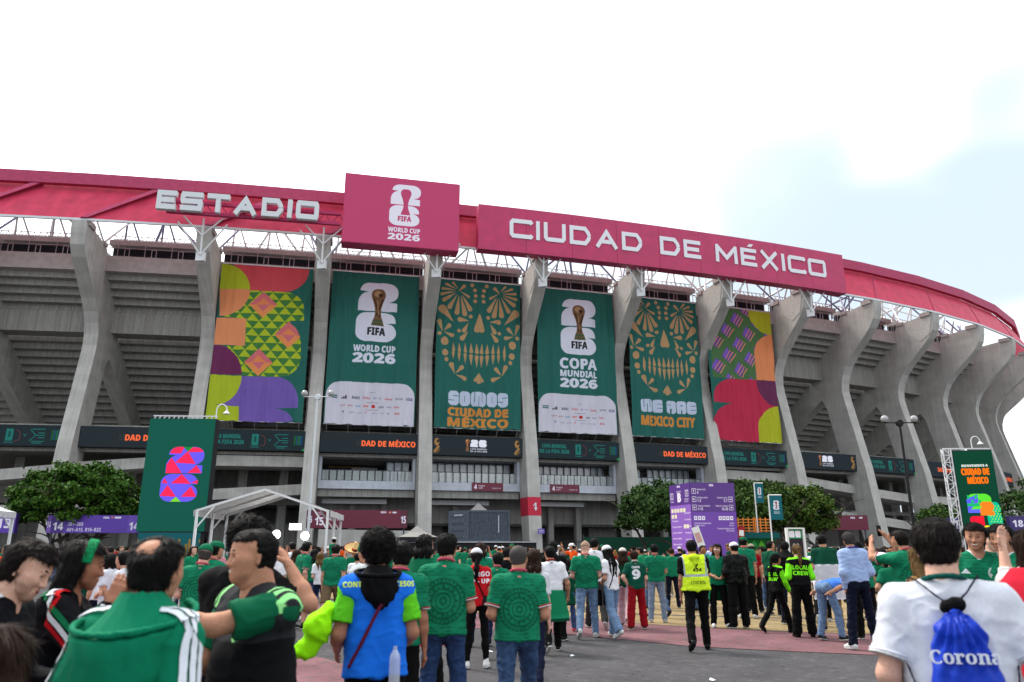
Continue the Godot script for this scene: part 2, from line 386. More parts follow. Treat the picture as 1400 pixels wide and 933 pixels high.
	{label = "tall person in green cap and green jersey behind the leather jacket", x = 5.82, z = -19.76, H = 1.94, seed = 28, lod = 1, w = 1.08, yaw = 20, hair = "short", hc = "black", hat = "cap", hatc = Color(0.05, 0.36, 0.25), skin = 1, print = "mex", cuff = Color(0.7, 0.12, 0.2), collar = Color(0.75, 0.32, 0.4), tc = Color(0.035, 0.035, 0.04), legs = "stand", sc = Color(0.8, 0.8, 0.8), arml = "hold", armr = "down"},
	{label = "person in red jersey right of the leather jacket", x = 6.55, z = -21.5, H = 1.77, seed = 29, lod = 1, w = 1, yaw = 25, hair = "short", hc = "black", hat = "cap", hatc = Color(0.6, 0.55, 0.48), skin = 1, c = Color(0.55, 0.05, 0.09), tc = Color(0.035, 0.035, 0.04)},
	{label = "young person in bright green shirt facing us by the pole banner", x = 8.12, z = -26.3, H = 1.65, seed = 30, lod = 1, w = 0.9, yaw = 170, face = true, hair = "short", hc = "dark", skin = 1, c = Color(0.05, 0.46, 0.28), tc = Color(0.06, 0.08, 0.15), arml = "phone", armr = "phone"},
	{label = "person in white track jacket and jeans holding a clear bag", x = 7.25, z = -22.56, H = 1.71, seed = 31, lod = 1, w = 0.92, yaw = -95, face = true, hair = "pony", hc = "black", skin = 1, c = Color(0.78, 0.74, 0.77), sleeve = "long", top = "jacket", tc = Color(0.3, 0.4, 0.55), tf = "denim", arml = "hold", armr = "hold", sc = Color(0.8, 0.8, 0.8)},
	{label = "security person in black cap and neon green jacket walking right", x = 5.46, z = -16.41, H = 1.56, seed = 32, lod = 1, w = 0.9, yaw = 62, face = true, hair = "pony", hc = "black", hl = 0.4, hat = "cap", hatc = Color(0.03, 0.03, 0.035), skin = 2, print = "crew", slc = Color(0.48, 0.92, 0.12), sleeve = "long", top = "jacket", tc = Color(0.035, 0.035, 0.04), legs = "walk", arml = "fore", armr = "fore", sc = Color(0.035, 0.035, 0.04), sole = Color(0.05, 0.05, 0.05), loose = 1.4},
	{label = "person with dark hair in black hoodie behind the security jackets", x = 6.35, z = -18.2, H = 1.81, seed = 33, lod = 1, w = 1.05, yaw = 10, hair = "short", hc = "black", skin = 1, c = Color(0.04, 0.04, 0.045), sleeve = "long", tc = Color(0.06, 0.08, 0.15), ex = ["hood"], legs = "stand"},
	{label = "tall dark haired person beyond the black security cap", x = 6.75, z = -20.5, H = 1.85, seed = 34, lod = 1, w = 1, yaw = 60, hair = "crop", hc = "black", skin = 1, c = Color(0.05, 0.3, 0.22), tc = Color(0.035, 0.035, 0.04)},
	{label = "blonde person in black and neon LOCAL CREW jacket", x = 5.68, z = -15.61, H = 1.73, seed = 35, lod = 1, w = 0.98, yaw = 4, hair = "pony", hc = "blonde", hl = 0.34, skin = 3, print = "crew", slc = Color(0.48, 0.92, 0.12), sleeve = "long", top = "jacket", tc = Color(0.025, 0.025, 0.03), tk = "wide", arml = "hold", armr = "hold", legs = "stand", sc = Color(0.035, 0.035, 0.04), sole = Color(0.05, 0.05, 0.05), loose = 1.4, hem = -0.02},
	{label = "dark haired person in white jersey and black trousers right of the crew jacket", x = 7.24, z = -18.62, H = 1.77, seed = 36, lod = 1, w = 1, yaw = 20, hair = "short", hc = "black", skin = 1, print = "away", tc = Color(0.035, 0.035, 0.04), arml = "phone", armr = "hold", legs = "walk", sc = Color(0.6, 0.6, 0.6)},
	{label = "person draped in green and white flag behind the white jersey", x = 6.7, z = -16.8, H = 1.95, seed = 37, lod = 1, w = 1.08, yaw = 10, hair = "short", hc = "black", skin = 1, c = Color(0.03, 0.25, 0.18), ex = ["cape"], cape3 = [Color(0.03, 0.26, 0.19), Color(0.8, 0.8, 0.83), Color(0.8, 0.8, 0.83)], tc = Color(0.5, 0.42, 0.32), arml = "hold", armr = "hold", legs = "stand"},
	{label = "person in pale blue shirt bending down in light jeans", x = 5.88, z = -14.9, H = 1.68, seed = 38, lod = 1, w = 1.02, yaw = 62, lean = 78, legs = "bend", hair = "short", hc = "black", hp = -20, skin = 1, c = Color(0.25, 0.45, 0.78), tc = Color(0.48, 0.58, 0.7), tf = "denim", arml = "low", armr = "low", hem = -0.03},
	{label = "tall grey haired person in light blue shirt and navy trousers", x = 5.99, z = -13.75, H = 1.94, seed = 39, lod = 2, w = 0.95, yaw = -6, hair = "short", hc = "grey", skin = 1, c = Color(0.62, 0.7, 0.86), sleeve = "long", tc = Color(0.055, 0.075, 0.15), arml = "pocket", armr = "hold", legs = "wide", sc = Color(0.8, 0.8, 0.8), ex = ["lanyard"], lanc = Color(0.15, 0.15, 0.5), hem = 0.02},
	{label = "dark haired person in green shirt stretching an arm to the right", x = 6.74, z = -15.2, H = 1.79, seed = 40, lod = 1, w = 0.98, yaw = 10, hair = "bob", hc = "black", skin = 1, c = Color(0.06, 0.44, 0.31), armr = [[0.95, -0.3, -0.2], [0.9, -0.1, -0.35]], arml = "down", tc = Color(0.035, 0.035, 0.04)},
	{label = "person in black cap and black tee seen from behind", x = 8.87, z = -19.37, H = 1.91, seed = 41, lod = 1, w = 1.02, yaw = 0, hair = "short", hc = "black", hat = "backcap", hatc = Color(0.03, 0.03, 0.035), skin = 1, c = Color(0.035, 0.035, 0.04), tc = Color(0.035, 0.035, 0.04), legs = "wide", arml = "down", armr = "hold"},
	{label = "dark haired person in green jersey beside the raised phone", x = 8.03, z = -17, H = 1.64, seed = 42, lod = 1, w = 0.92, yaw = 12, hair = "bob", hc = "black", skin = 1, print = "mex", cuff = Color(0.7, 0.12, 0.2), collar = Color(0.75, 0.32, 0.4), tc = Color(0.035, 0.035, 0.04), arml = "hip", armr = "down"},
	{label = "person in green jersey lifting a phone to take a picture", x = 5.35, z = -10.6, H = 1.89, seed = 43, lod = 1, w = 1.05, yaw = -20, hair = "short", hc = "dark", skin = 1, print = "mex", cuff = Color(0.7, 0.12, 0.2), collar = Color(0.75, 0.32, 0.4), tc = Color(0.035, 0.035, 0.04), armr = [[0.25, 0.15, -0.95], [-0.3, 0.85, -0.45]], arml = [[0.35, 0.1, -0.95], [-0.55, 0.75, -0.45]], ex = ["phone"]},
	{label = "green jersey person in front of the phone taker", x = 6.04, z = -12.5, H = 1.59, seed = 44, lod = 1, w = 0.95, yaw = 8, hair = "bob", hc = "black", skin = 1, c = Color(0.05, 0.4, 0.28), tc = Color(0.035, 0.035, 0.04), arml = "hip", armr = "down"},
	{label = "blonde person partly hidden behind the white tee", x = 3.63, z = -6.9, H = 1.66, seed = 45, lod = 1, w = 0.8, yaw = -10, hair = "long", hl = 0.4, hc = "blonde", skin = 3, c = Color(0.5, 0.38, 0.22), tc = Color(0.2, 0.29, 0.44), tf = "denim"},
	{label = "dark haired person facing us in green jersey number 3, smiling", x = 4.49, z = -7.6, H = 1.89, seed = 46, lod = 2, w = 1.05, yaw = 196, hy = -14, face = true, smile = true, hair = "top", hc = "dark", skin = 1, print = "mex3", arml = "hold", armr = "down", tc = Color(0.55, 0.5, 0.42)},
	{label = "person in black cap and sunglasses in green jersey beside number 3", x = 5.64, z = -9.2, H = 1.88, seed = 47, lod = 2, w = 1.02, yaw = 190, face = true, smile = true, glasses = true, hair = "crop", hc = "grey", hat = "cap", hatc = Color(0.04, 0.04, 0.045), skin = 3, print = "mexf", arml = "hold", armr = "hold", tc = Color(0.035, 0.035, 0.04)},
	{label = "dark haired person in green jersey with folded arms at the right", x = 4.68, z = -7.4, H = 1.87, seed = 48, lod = 2, w = 1.05, yaw = 250, face = true, hair = "short", hc = "black", skin = 1, print = "mexf", arml = "cross", armr = "cross", tc = Color(0.6, 0.6, 0.6)},
	{label = "person in red shawl with raised hand at the right edge", x = 3.47, z = -5.3, H = 1.77, seed = 49, lod = 2, w = 0.95, yaw = 70, face = true, glasses = true, hair = "bob", hc = "brown", skin = 3, c = Color(0.8, 0.79, 0.78), sleeve = "long", ex = ["scarf"], arml = [[0.5, 0, -0.7], [0.1, 1, -0.1]], armr = "hold", tc = Color(0.035, 0.035, 0.04)},
	{label = "grey haired person in green cap and green jersey from behind", x = -3.91, z = -9.9, H = 1.69, seed = 50, lod = 1, w = 1.08, yaw = 0, hair = "crop", hc = "grey", hat = "cap", hatc = Color(0.05, 0.4, 0.27), skin = 3, print = "mex", cuff = Color(0.7, 0.12, 0.2), collar = Color(0.75, 0.32, 0.4), tc = Color(0.06, 0.08, 0.15), arml = "hold", armr = "hold"},
	{label = "second green cap in green jersey just behind the grey haired one", x = -4.28, z = -11.2, H = 1.74, seed = 51, lod = 1, w = 1.05, yaw = 20, hair = "short", hc = "black", hat = "cap", hatc = Color(0.05, 0.38, 0.26), skin = 1, print = "mex", cuff = Color(0.7, 0.12, 0.2), collar = Color(0.75, 0.32, 0.4), tc = Color(0.035, 0.035, 0.04)},
	{label = "young person in green jersey, black shorts and bare legs", x = -4.55, z = -17.13, H = 1.79, seed = 52, lod = 1, w = 0.98, yaw = 42, hy = 18, face = true, hair = "short", hc = "black", skin = 0, print = "mex", cuff = Color(0.7, 0.12, 0.2), collar = Color(0.75, 0.32, 0.4), tk = "shorts", tc = Color(0.03, 0.03, 0.035), arml = "pocket", armr = "pocket", legs = "stand", sc = Color(0.05, 0.05, 0.05)},
	{label = "person in green jersey and beige shorts walking away, left of the blue staff", x = -3.84, z = -16.98, H = 1.76, seed = 53, lod = 1, w = 1.08, yaw = 4, hair = "short", hc = "dark", skin = 0, print = "mex", cuff = Color(0.7, 0.12, 0.2), collar = Color(0.75, 0.32, 0.4), tk = "shorts", tc = Color(0.42, 0.35, 0.26), arml = "down", armr = "down", legs = "walk", sc = Color(0.05, 0.05, 0.06)},
	{label = "brown haired person in green jersey and pale jeans from behind", x = -5.26, z = -18.98, H = 1.62, seed = 54, lod = 1, w = 0.9, yaw = 15, hair = "long", hl = 0.3, hc = "brown", skin = 3, print = "mex", cuff = Color(0.7, 0.12, 0.2), collar = Color(0.75, 0.32, 0.4), tc = Color(0.5, 0.6, 0.72), tf = "denim", tk = "slim", legs = "step", sc = Color(0.8, 0.8, 0.8)},
	{label = "dark haired person in white jersey and dark trousers near the training shirt", x = -4.64, z = -15.37, H = 1.71, seed = 55, lod = 1, w = 1, yaw = -30, hair = "short", hc = "black", skin = 1, print = "away", tc = Color(0.06, 0.07, 0.1), legs = "walk", sc = Color(0.8, 0.8, 0.8), ex = ["bag"]},
	{label = "fair haired child in white shirt with red cup bag", x = -4.79, z = -19.76, H = 1.53, seed = 56, lod = 1, w = 0.88, yaw = -25, hair = "long", hl = 0.24, hc = "blonde", skin = 3, print = "away", tc = Color(0.1, 0.13, 0.25), tf = "denim", arml = "hold", armr = "hold", ex = ["cup"]},
	{label = "person in jeans and green shirt behind the red cup", x = -5.12, z = -20.18, H = 1.63, seed = 57, lod = 1, w = 0.95, yaw = 20, hair = "long", hl = 0.26, hc = "black", skin = 1, c = Color(0.06, 0.44, 0.31), tc = Color(0.24, 0.34, 0.5), tf = "denim"},
	{label = "person wearing a wide straw sombrero before sign 15", x = -4.53, z = -22.5, H = 1.66, seed = 58, lod = 1, w = 1, yaw = 0, hair = "short", hc = "black", hat = "sombrero", skin = 1, c = Color(0.06, 0.44, 0.31), tc = Color(0.035, 0.035, 0.04)},
	{label = "person in white jersey number 10 below the sombrero", x = -3.85, z = -19.5, H = 1.53, seed = 59, lod = 1, w = 1.02, yaw = 5, hair = "short", hc = "black", skin = 1, print = "away10", tc = Color(0.06, 0.08, 0.15)},
	{label = "person in white and green with green knit hat behind the blue staff", x = -1.63, z = -9, H = 1.72, seed = 60, lod = 1, w = 1, yaw = -40, hair = "short", hc = "black", hat = "beanie", hatc = Color(0.05, 0.42, 0.28), skin = 1, c = Color(0.78, 0.8, 0.8), tc = Color(0.035, 0.035, 0.04)},
	{label = "child in white cap and green shirt riding on shoulders before sign 15", x = -6.16, z = -27, H = 1.2, seed = 61, lod = 1, w = 0.95, yaw = 8, hair = "short", hc = "black", hat = "cap", hatc = Color(0.8, 0.8, 0.8), skin = 1, c = Color(0.06, 0.44, 0.31), tc = Color(0.035, 0.035, 0.04), legs = "sit", seat = 1.46},
	{label = "person carrying the capped child on the shoulders", x = -6.13, z = -27.05, H = 1.66, seed = 62, lod = 1, w = 1.02, yaw = 8, hair = "short", hc = "black", skin = 1, c = Color(0.05, 0.05, 0.06), tc = Color(0.06, 0.08, 0.15), armr = "up", arml = "up"},
	{label = "person with glasses in white shirt and lanyard looking left", x = -6.33, z = -12.5, H = 1.56, seed = 63, lod = 1, w = 1, yaw = -80, face = true, glasses = true, hair = "bob", hc = "black", skin = 1, c = Color(0.8, 0.8, 0.84), tc = Color(0.06, 0.08, 0.15), arml = "hold", armr = "hold"},
	{label = "person in white polo right of the lanyard", x = -5.47, z = -11.2, H = 1.6, seed = 64, lod = 1, w = 1.05, yaw = -85, face = true, hair = "short", hc = "black", skin = 0, c = Color(0.82, 0.82, 0.85), tc = Color(0.06, 0.08, 0.15), arml = "phone", armr = "hold"},
	{label = "person in white jersey with maroon cuffs beside the barrier", x = -7.27, z = -14, H = 1.5, seed = 65, lod = 1, w = 1, yaw = -60, face = true, hair = "short", hc = "black", hat = "cap", hatc = Color(0.05, 0.3, 0.2), skin = 1, print = "away", cuff = Color(0.45, 0.06, 0.15), tc = Color(0.06, 0.08, 0.15)},
	{label = "person in dark green tracksuit behind the barrier", x = -8.27, z = -15.5, H = 1.46, seed = 66, lod = 1, w = 1, yaw = -40, face = true, hair = "short", hc = "black", hat = "cap", hatc = Color(0.05, 0.36, 0.24), skin = 1, c = Color(0.03, 0.22, 0.16), sleeve = "long", tc = Color(0.035, 0.035, 0.04)},
	{label = "dark haired person in black jersey between white jersey and bald head", x = 0.8, z = -15, H = 1.79, seed = 67, lod = 1, w = 1.02, yaw = 8, hair = "short", hc = "black", skin = 1, c = Color(0.04, 0.045, 0.05), tc = Color(0.035, 0.035, 0.04), collar = Color(0.05, 0.3, 0.2)},
	{label = "brown haired person in green jersey beyond the white cap", x = -0.58, z = -14.2, H = 1.75, seed = 68, lod = 1, w = 1, yaw = 0, hair = "wavy", hl = 0.1, hc = "brown", skin = 0, print = "mex", cuff = Color(0.7, 0.12, 0.2), collar = Color(0.75, 0.32, 0.4), tc = Color(0.06, 0.08, 0.15)},
	{label = "person in black shirt beyond the young green jersey", x = -0.12, z = -15.8, H = 1.66, seed = 69, lod = 1, w = 1.05, yaw = 0, hair = "short", hc = "black", skin = 1, c = Color(0.04, 0.045, 0.055), tc = Color(0.035, 0.035, 0.04)},
]

# ---------- ground ----------
func sheet(pts: Array, y: float) -> ArrayMesh:
	var poly := PackedVector2Array()
	for p in pts: poly.append(Vector2(p[0], p[1]))
	var ix := Geometry2D.triangulate_polygon(poly)
	var mb := MB.new()
	for i in range(0, ix.size(), 3):
		var q := []
		for k in 3: q.append(Vector3(poly[ix[i + k]].x, y, poly[ix[i + k]].y))
		if (q[2] - q[0]).cross(q[1] - q[0]).y < 0.0: mb.tri(q[0], q[2], q[1])
		else: mb.tri(q[0], q[1], q[2])
	return mb.mesh()

func ground_image(base: Color, var_: float, cracks: float, seed_: int, worn: Color, worn_at: float) -> ImageTexture:
	var n := 1024
	var im := Image.create(n, n, false, Image.FORMAT_RGB8)
	var f := FastNoiseLite.new(); f.seed = seed_; f.frequency = 0.004; f.fractal_octaves = 4
	var g := FastNoiseLite.new(); g.seed = seed_ + 1; g.frequency = 0.35; g.fractal_octaves = 2
	var c := FastNoiseLite.new(); c.seed = seed_ + 2; c.noise_type = FastNoiseLite.TYPE_CELLULAR; c.frequency = 0.009
	c.cellular_return_type = FastNoiseLite.RETURN_DISTANCE2_SUB; c.cellular_jitter = 1.0
	var w := FastNoiseLite.new(); w.seed = seed_ + 3; w.frequency = 0.02; w.fractal_octaves = 3
	for y in n:
		for x in n:
			var mx := maxf(0.0, (x - 870.0) / 154.0)   # fold the last strip over so that the tile joins itself
			var my := maxf(0.0, (y - 870.0) / 154.0)
			var a := fold(f, x, y, mx, my)
			var k := 1.0 + var_ * a + 0.42 * g.get_noise_2d(x, y)
			var col := base * k
			var wear := smoothstep(worn_at, worn_at + 0.12, fold(w, x, y, mx, my) + 0.4 * g.get_noise_2d(x, y))
			col = col.lerp(worn * k, wear)
			var wx := x + 14.0 * w.get_noise_2d(x + 500.0, y)
			var wy := y + 14.0 * w.get_noise_2d(x, y + 900.0)
			var e := c.get_noise_2d(wx, wy) + 1.0 + 0.03 * maxf(smoothstep(0.9, 1.0, x / 1024.0), smoothstep(0.9, 1.0, y / 1024.0)) + 0.03 * maxf(smoothstep(0.1, 0.0, x / 1024.0), smoothstep(0.1, 0.0, y / 1024.0))
			if e < 0.042 and a + 0.35 * w.get_noise_2d(x * 0.4, y * 0.4) > -0.25:
				col = col.lerp(Color(0.018, 0.018, 0.018), cracks * (1.0 - e / 0.042))
			var spot := g.get_noise_2d(x * 0.11 + 70.0, y * 0.11)
			if spot > 0.52: col = col * (1.0 - 0.45 * smoothstep(0.52, 0.6, spot))
			im.set_pixel(x, y, Color(clampf(col.r, 0, 1), clampf(col.g, 0, 1), clampf(col.b, 0, 1)).linear_to_srgb())
	return ImageTexture.create_from_image(im)

func fold(f: FastNoiseLite, x: float, y: float, mx: float, my: float) -> float:
	var a := f.get_noise_2d(x, y)
	if mx > 0.0: a = lerpf(a, f.get_noise_2d(x - 1024.0, y), mx)
	if my > 0.0:
		var b := f.get_noise_2d(x, y - 1024.0)
		if mx > 0.0: b = lerpf(b, f.get_noise_2d(x - 1024.0, y - 1024.0), mx)
		a = lerpf(a, b, my)
	return a

func ground_mat(t: Texture2D, metres: float, rough: float) -> StandardMaterial3D:
	var m := mat(Color.WHITE, rough)
	m.albedo_texture = t
	m.uv1_triplanar = true
	m.uv1_world_triplanar = true
	m.uv1_scale = Vector3.ONE / metres
	return m

func build_ground() -> void:
	var asphalt := ground_image(Color(0.060, 0.058, 0.062), 0.3, 0.8, 11, Color(0.084, 0.081, 0.083), 0.32)
	var pink := ground_image(Color(0.165, 0.08, 0.09), 0.4, 0.7, 21, Color(0.112, 0.075, 0.08), 0.28)
	var ochre := ground_image(Color(0.245, 0.18, 0.09), 0.4, 0.6, 31, Color(0.18, 0.14, 0.09), 0.3)
	M.asphalt = ground_mat(asphalt, 6.5, 0.9)
	structure("plaza_ground", sheet([[-1500, 60], [1500, 60], [1500, -2500], [-1500, -2500]], 0.0), M.asphalt, "grey cracked asphalt of the stadium forecourt")
	var o := ground_mat(ochre, 7.0, 0.85)
	structure("ochre_paving", sheet([[-3.2, -23.0], [1.55, -19.97], [3.16, -18.26], [4.36, -17.44], [5.3, -16.85], [6.49, -16.45], [9.5, -15.4], [14, -14.6], [22, -15], [30, -22], [26, -40], [8, -46], [-3, -40], [-8, -30]], 0.004), o, "worn ochre painted paving beyond the pink band")
	var p := ground_mat(pink, 5.5, 0.85)
	var band := [[0.6, -16.55], [2.07, -15.25], [3.19, -14.14], [4.31, -13.65], [5.94, -13.02], [9, -12.2], [14, -11.4], [22, -11.6], [24, -14.4], [14, -14.3], [9.5, -15.2], [6.49, -16.3], [5.3, -16.69], [4.36, -17.3], [3.16, -18.1], [1.55, -19.8], [-3.2, -22.8], [-9, -25.5], [-14, -27.5], [-15, -24], [-8.5, -20.5], [-3, -18.6]]
	structure("pink_band", sheet(band, 0.008), p, "pink painted curved band across the paving")
	structure("pink_patch", sheet([[-9.5, -16.5], [-6.5, -15.3], [-4.14, -13.94], [-3.33, -13.19], [-2.32, -11.85], [-1.5, -10.82], [-0.7, -9.0], [0.4, -6.5], [-2, -3], [-9, -2], [-12, -9], [-12.5, -15]], 0.008), p, "pink painted patch in the near left paving")
	structure("lane_line", sheet([[-2.8, -25.6], [0.82, -22.35], [3.5, -21.0], [6.28, -20.0], [9.5, -19.2], [16, -18.6], [16, -18.35], [9.5, -18.95], [6.28, -19.75], [3.5, -20.75], [0.82, -22.1], [-2.8, -25.3]], 0.008), M.asphalt, "grey asphalt joint curving through the ochre paving")
	for q in [[0.95, -12.9, 0.3, "crumpled white paper scrap on the asphalt left of the guard"], [-0.35, -13.4, 2.0, "white paper scrap by the feet of the tied green jacket"], [2.6, -10.6, 1.1, "nearest white paper scrap, below the guard's shoes"]]:
		var mb := MB.new()
		mb.tri(Vector3(-0.07, 0, 0.02), Vector3(0.01, 0.05, -0.05), Vector3(0.03, 0.01, 0.06))
		mb.tri(Vector3(0.01, 0.05, -0.05), Vector3(0.09, 0.015, 0.0), Vector3(0.03, 0.01, 0.06))
		mb.tri(Vector3(-0.07, 0, 0.02), Vector3(-0.02, 0.01, -0.07), Vector3(0.01, 0.05, -0.05))
		var l := obj("paper_scrap", mb.mesh(), M.white_paint)
		l.position = Vector3(q[0], 0.01, q[1]); l.rotation.y = q[2]; l.scale = Vector3.ONE * (0.5 + 0.1 * q[2])
		tag(l, q[3], "litter", "paper scraps on the ground")

# ---------- stadium ----------
const OUTER := [[0.65, 32.45], [0.52, 31.2], [0.25, 30.1], [-0.5, 29.05], [-1.4, 28.2], [-2.6, 27.15], [-3.9, 26.0], [-4.9, 24.9], [-5.5, 23.85], [-5.85, 22.8], [-5.95, 21.7], [-5.75, 20.5], [-5.25, 18.3], [-4.75, 16.0], [-3.75, 11.5], [-2.95, 5.7], [-2.2, -0.3]]
const INNER := [[-4.6, -0.3], [-5.65, 4.7], [-6.85, 11.1], [-7.85, 15.6], [-8.85, 20.2], [-9.5, 21.1], [-22.0, 13.3], [-23.0, 15.9], [-11.0, 23.95], [-10.6, 25.9], [-5.9, 29.3], [-5.2, 31.1], [-4.7, 31.9]]

func rib_mesh() -> ArrayMesh:
	var poly := PackedVector2Array()
	for p in OUTER: poly.append(Vector2(p[0], p[1]))
	for p in INNER: poly.append(Vector2(p[0], p[1]))
	var mb := MB.new()
	mb.prism(poly, Transform3D.IDENTITY, -0.68, 0.68)
	return mb.mesh()

func rib_basis(i: float) -> Transform3D:
	var a := frame_at(i)
	var out := Vector3(sin(a[2]), 0, cos(a[2]))
	var tang := Vector3(cos(a[2]), 0, -sin(a[2]))
	return Transform3D(Basis(out, Vector3.UP, out.cross(Vector3.UP)), P(i, 0, 0))

func build_stadium() -> void:
	var st := thing("stadium", "large grey concrete oval stadium with curved ribs and red roof rim", "stadium")
	var rm := rib_mesh()
	var side_plate := MB.new()
	side_plate.prism(PackedVector2Array([Vector2(0.35, 31.9), Vector2(-3.6, 31.75), Vector2(-3.2, 30.2), Vector2(-1.7, 28.9), Vector2(-0.3, 29.6)]), Transform3D.IDENTITY, -0.72, 0.72)
	var sp := side_plate.mesh()
	var bracket := MB.new()
	bracket.box(Vector3(-0.5, 32.4, 0), Vector3(1.5, 0.5, 1.7))
	var bk := bracket.mesh()
	bracket = MB.new()
	bracket.box(Vector3(-4.3, 32.0, 0), Vector3(0.9, 0.4, 1.6))
	var bk2 := bracket.mesh()
	var plate_mat := grained(lin(0.62, 0.6, 0.57), noise_tex(0.02, Color(0.8, 0.8, 0.8), Color(1, 1, 1), 5, 77), 0.3, 0.85)
	for i in range(-2, 15):
		var r := obj("rib", rm, M.concrete, st)
		r.transform = rib_basis(i)
		if i >= 4 and i <= 9 and i != 8:
			obj("patch", sp, plate_mat, r)
		obj("bearing", bk, M.concrete_warm, r)
		obj("bearing", bk2, M.concrete_warm, r)
		if i in [1, 2, 5, 6, 7, 8, 9, 10, 11]:   # rain pipe down the flank and across the web
			var pm := MB.new()
			var zz := 0.78 if i <= 2 else -0.78
			pm.path(PackedVector3Array([Vector3(-5.3, 31.2, zz), Vector3(-5.0, 30.6, zz), Vector3(-5.3, 27.3, zz), Vector3(-9.4, 22.3, zz), Vector3(-21, 15.6, zz)]) if i > 2 else PackedVector3Array([Vector3(-5.3, 31.2, zz), Vector3(-5.0, 30.6, zz), Vector3(-6.3, 26.3, zz), Vector3(-6.6, 22.0, zz), Vector3(-5.2, 13.0, zz)]), 0.14, 8)
			obj("rain_pipe", pm.mesh(), M.concrete_warm, r)
		# lattice fork of white tubes that carries the roof rim
		var fm := MB.new()
		for sx in [-1.0, 1.0]:
			fm.tube(Vector3(-4.6, 32.2, 0.3 * sx), Vector3(-7.5, 36.8, 2.4 * sx), 0.12)
		obj("roof_strut", fm.mesh(), M.white_paint if i % 3 == 0 else M.navy_steel, r)
	for b in range(-2, 14):
		bay_part("cap_beam", b, 0.05, 0.95, -7.0, -5.5, 32.5, 33.05, M.concrete_warm, st)
		# louvred band with its slats
		var lv := bay_part("louvre_band", b, 0.05, 0.95, -7.0, -6.75, 31.1, 32.5, M.louvre, st)
		for k in 3:
			var lm := MB.new()
			for s in 2:
				bay_box(lm, b, 0.06, 0.94, -6.7, -6.55, 31.28 + 0.42 * k + s * 0.2, 31.34 + 0.42 * k + s * 0.2)
			obj("slat", lm.mesh(), M.dark_steel, lv)
		var hm := MB.new()
		for k in 4:   # steel hangers on the parapet
			var f := 0.14 + 0.235 * k
			hm.bar(B(b, f, -5.3, 31.1), B(b, f, -5.3, 32.6), 0.06)
			hm.bar(B(b, f + 0.06, -5.3, 31.1), B(b, f + 0.06, -5.3, 32.0), 0.07)
			hm.bar(B(b, f + 0.1, -5.3, 31.1), B(b, f + 0.1, -5.3, 32.0), 0.07)
			hm.bar(B(b, f + 0.06, -5.3, 32.0), B(b, f + 0.1, -5.3, 32.0), 0.07)
		hm.bar(B(b, 0.07, -5.25, 32.05), B(b, 0.93, -5.25, 32.05), 0.06)
		obj("parapet_rail", hm.mesh(), M.steel, st)
		bay_part("parapet", b, 0.05, 0.95, -6.6, -5.1, 29.4, 31.1, M.concrete_warm, st)
		for k in 5:
			var o := -6.0 - 0.82 * k
			var h := 29.4 - 0.64 * k
			bay_part("step", b, 0.05, 0.95, o - 1.3, o, h - 0.64, h, M.concrete_board, st)
		bay_part("girder", b, 0.05, 0.95, -11.2, -9.0, 23.8, 26.1, M.concrete_board, st)
		for k in 13:
			var o := -11.4 - 0.92 * k
			var h := 24.0 - 0.66 * k
			bay_part("step", b, 0.0, 1.0, o - 1.5, o, h - 0.66, h, M.concrete_board, st)
		bay_part("stand_back", b, 0.0, 1.0, -26.5, -23.8, 0.0, 16.2, M.concrete_dark, st)
		bay_part("balcony_slab", b, 0.0, 1.0, -23.8, -5.9, 10.85, 11.15, M.concrete_dark, st)
		bay_part("balcony_kerb", b, 0.07, 0.93, -7.6, -7.2, 11.15, 13.7, M.concrete_board, st)
		# roof rim: upper band, sloped skin below it, lower edge tube
		bay_part("rim_band", b, 0.0, 1.0, -1.6, -1.0, 37.05, 38.3, M.roof_band, st)
		var pm := MB.new()
		var nf := 4
		for k in 4:
			var f0 := k / float(nf)
			var f1 := (k + 1) / float(nf)
			pm.hexa([B(b, f0, 0.35, 32.75), B(b, f1, 0.35, 32.75), B(b, f1, 0.5, 32.7), B(b, f0, 0.5, 32.7), B(b, f0, -1.95, 37.2), B(b, f1, -1.95, 37.2), B(b, f1, -1.8, 37.2), B(b, f0, -1.8, 37.2)])
		obj("rim_panel", pm.mesh(), M.roof_panel, st)
		var jm := MB.new()
		if b < 3:   # deep slanting fold from each rib tip
			jm.hexa([B(b, 0.0, 0.5, 32.7), B(b, 0.05, 0.5, 32.7), B(b, 0.06, 0.75, 32.75), B(b, 0.01, 0.75, 32.75), B(b, 0.47, -1.9, 37.2), B(b, 0.56, -1.9, 37.2), B(b, 0.57, -1.1, 37.04), B(b, 0.5, -1.1, 37.04)])
		else:
			jm.hexa([B(b, 0.0, 0.42, 32.75), B(b, 0.012, 0.42, 32.75), B(b, 0.012, 0.56, 32.78), B(b, 0.0, 0.56, 32.78), B(b, 0.24, -1.9, 37.2), B(b, 0.252, -1.9, 37.2), B(b, 0.252, -1.7, 37.2), B(b, 0.24, -1.7, 37.2)])
		obj("rim_fold", jm.mesh(), M.roof_band, st)
		var em := MB.new()
		em.bar(B(b, 0.0, 0.42, 32.62), B(b, 1.0, 0.42, 32.62), 0.22)
		obj("rim_edge", em.mesh(), M.letter_grey, st)
		# roof truss seen against the sky
		var tm := MB.new()
		for c in [[-10.0, 34.3, 0.1], [-9.0, 36.6, 0.1]]:
			tm.tube(B(b, 0.0, c[0], c[1]), B(b, 1.0, c[0], c[1]), c[2], c[2], 6)
		var kk := 3
		for k in kk:
			var f := (k + 0.2) / kk
			tm.tube(B(b, f, -9.0, 33.0), B(b, f + 0.05, -7.5, 37.4), 0.12, 0.1, 6)
			tm.tube(B(b, f + 0.18, -9.0, 33.0), B(b, f + 0.05, -7.5, 37.4), 0.1, 0.1, 6)
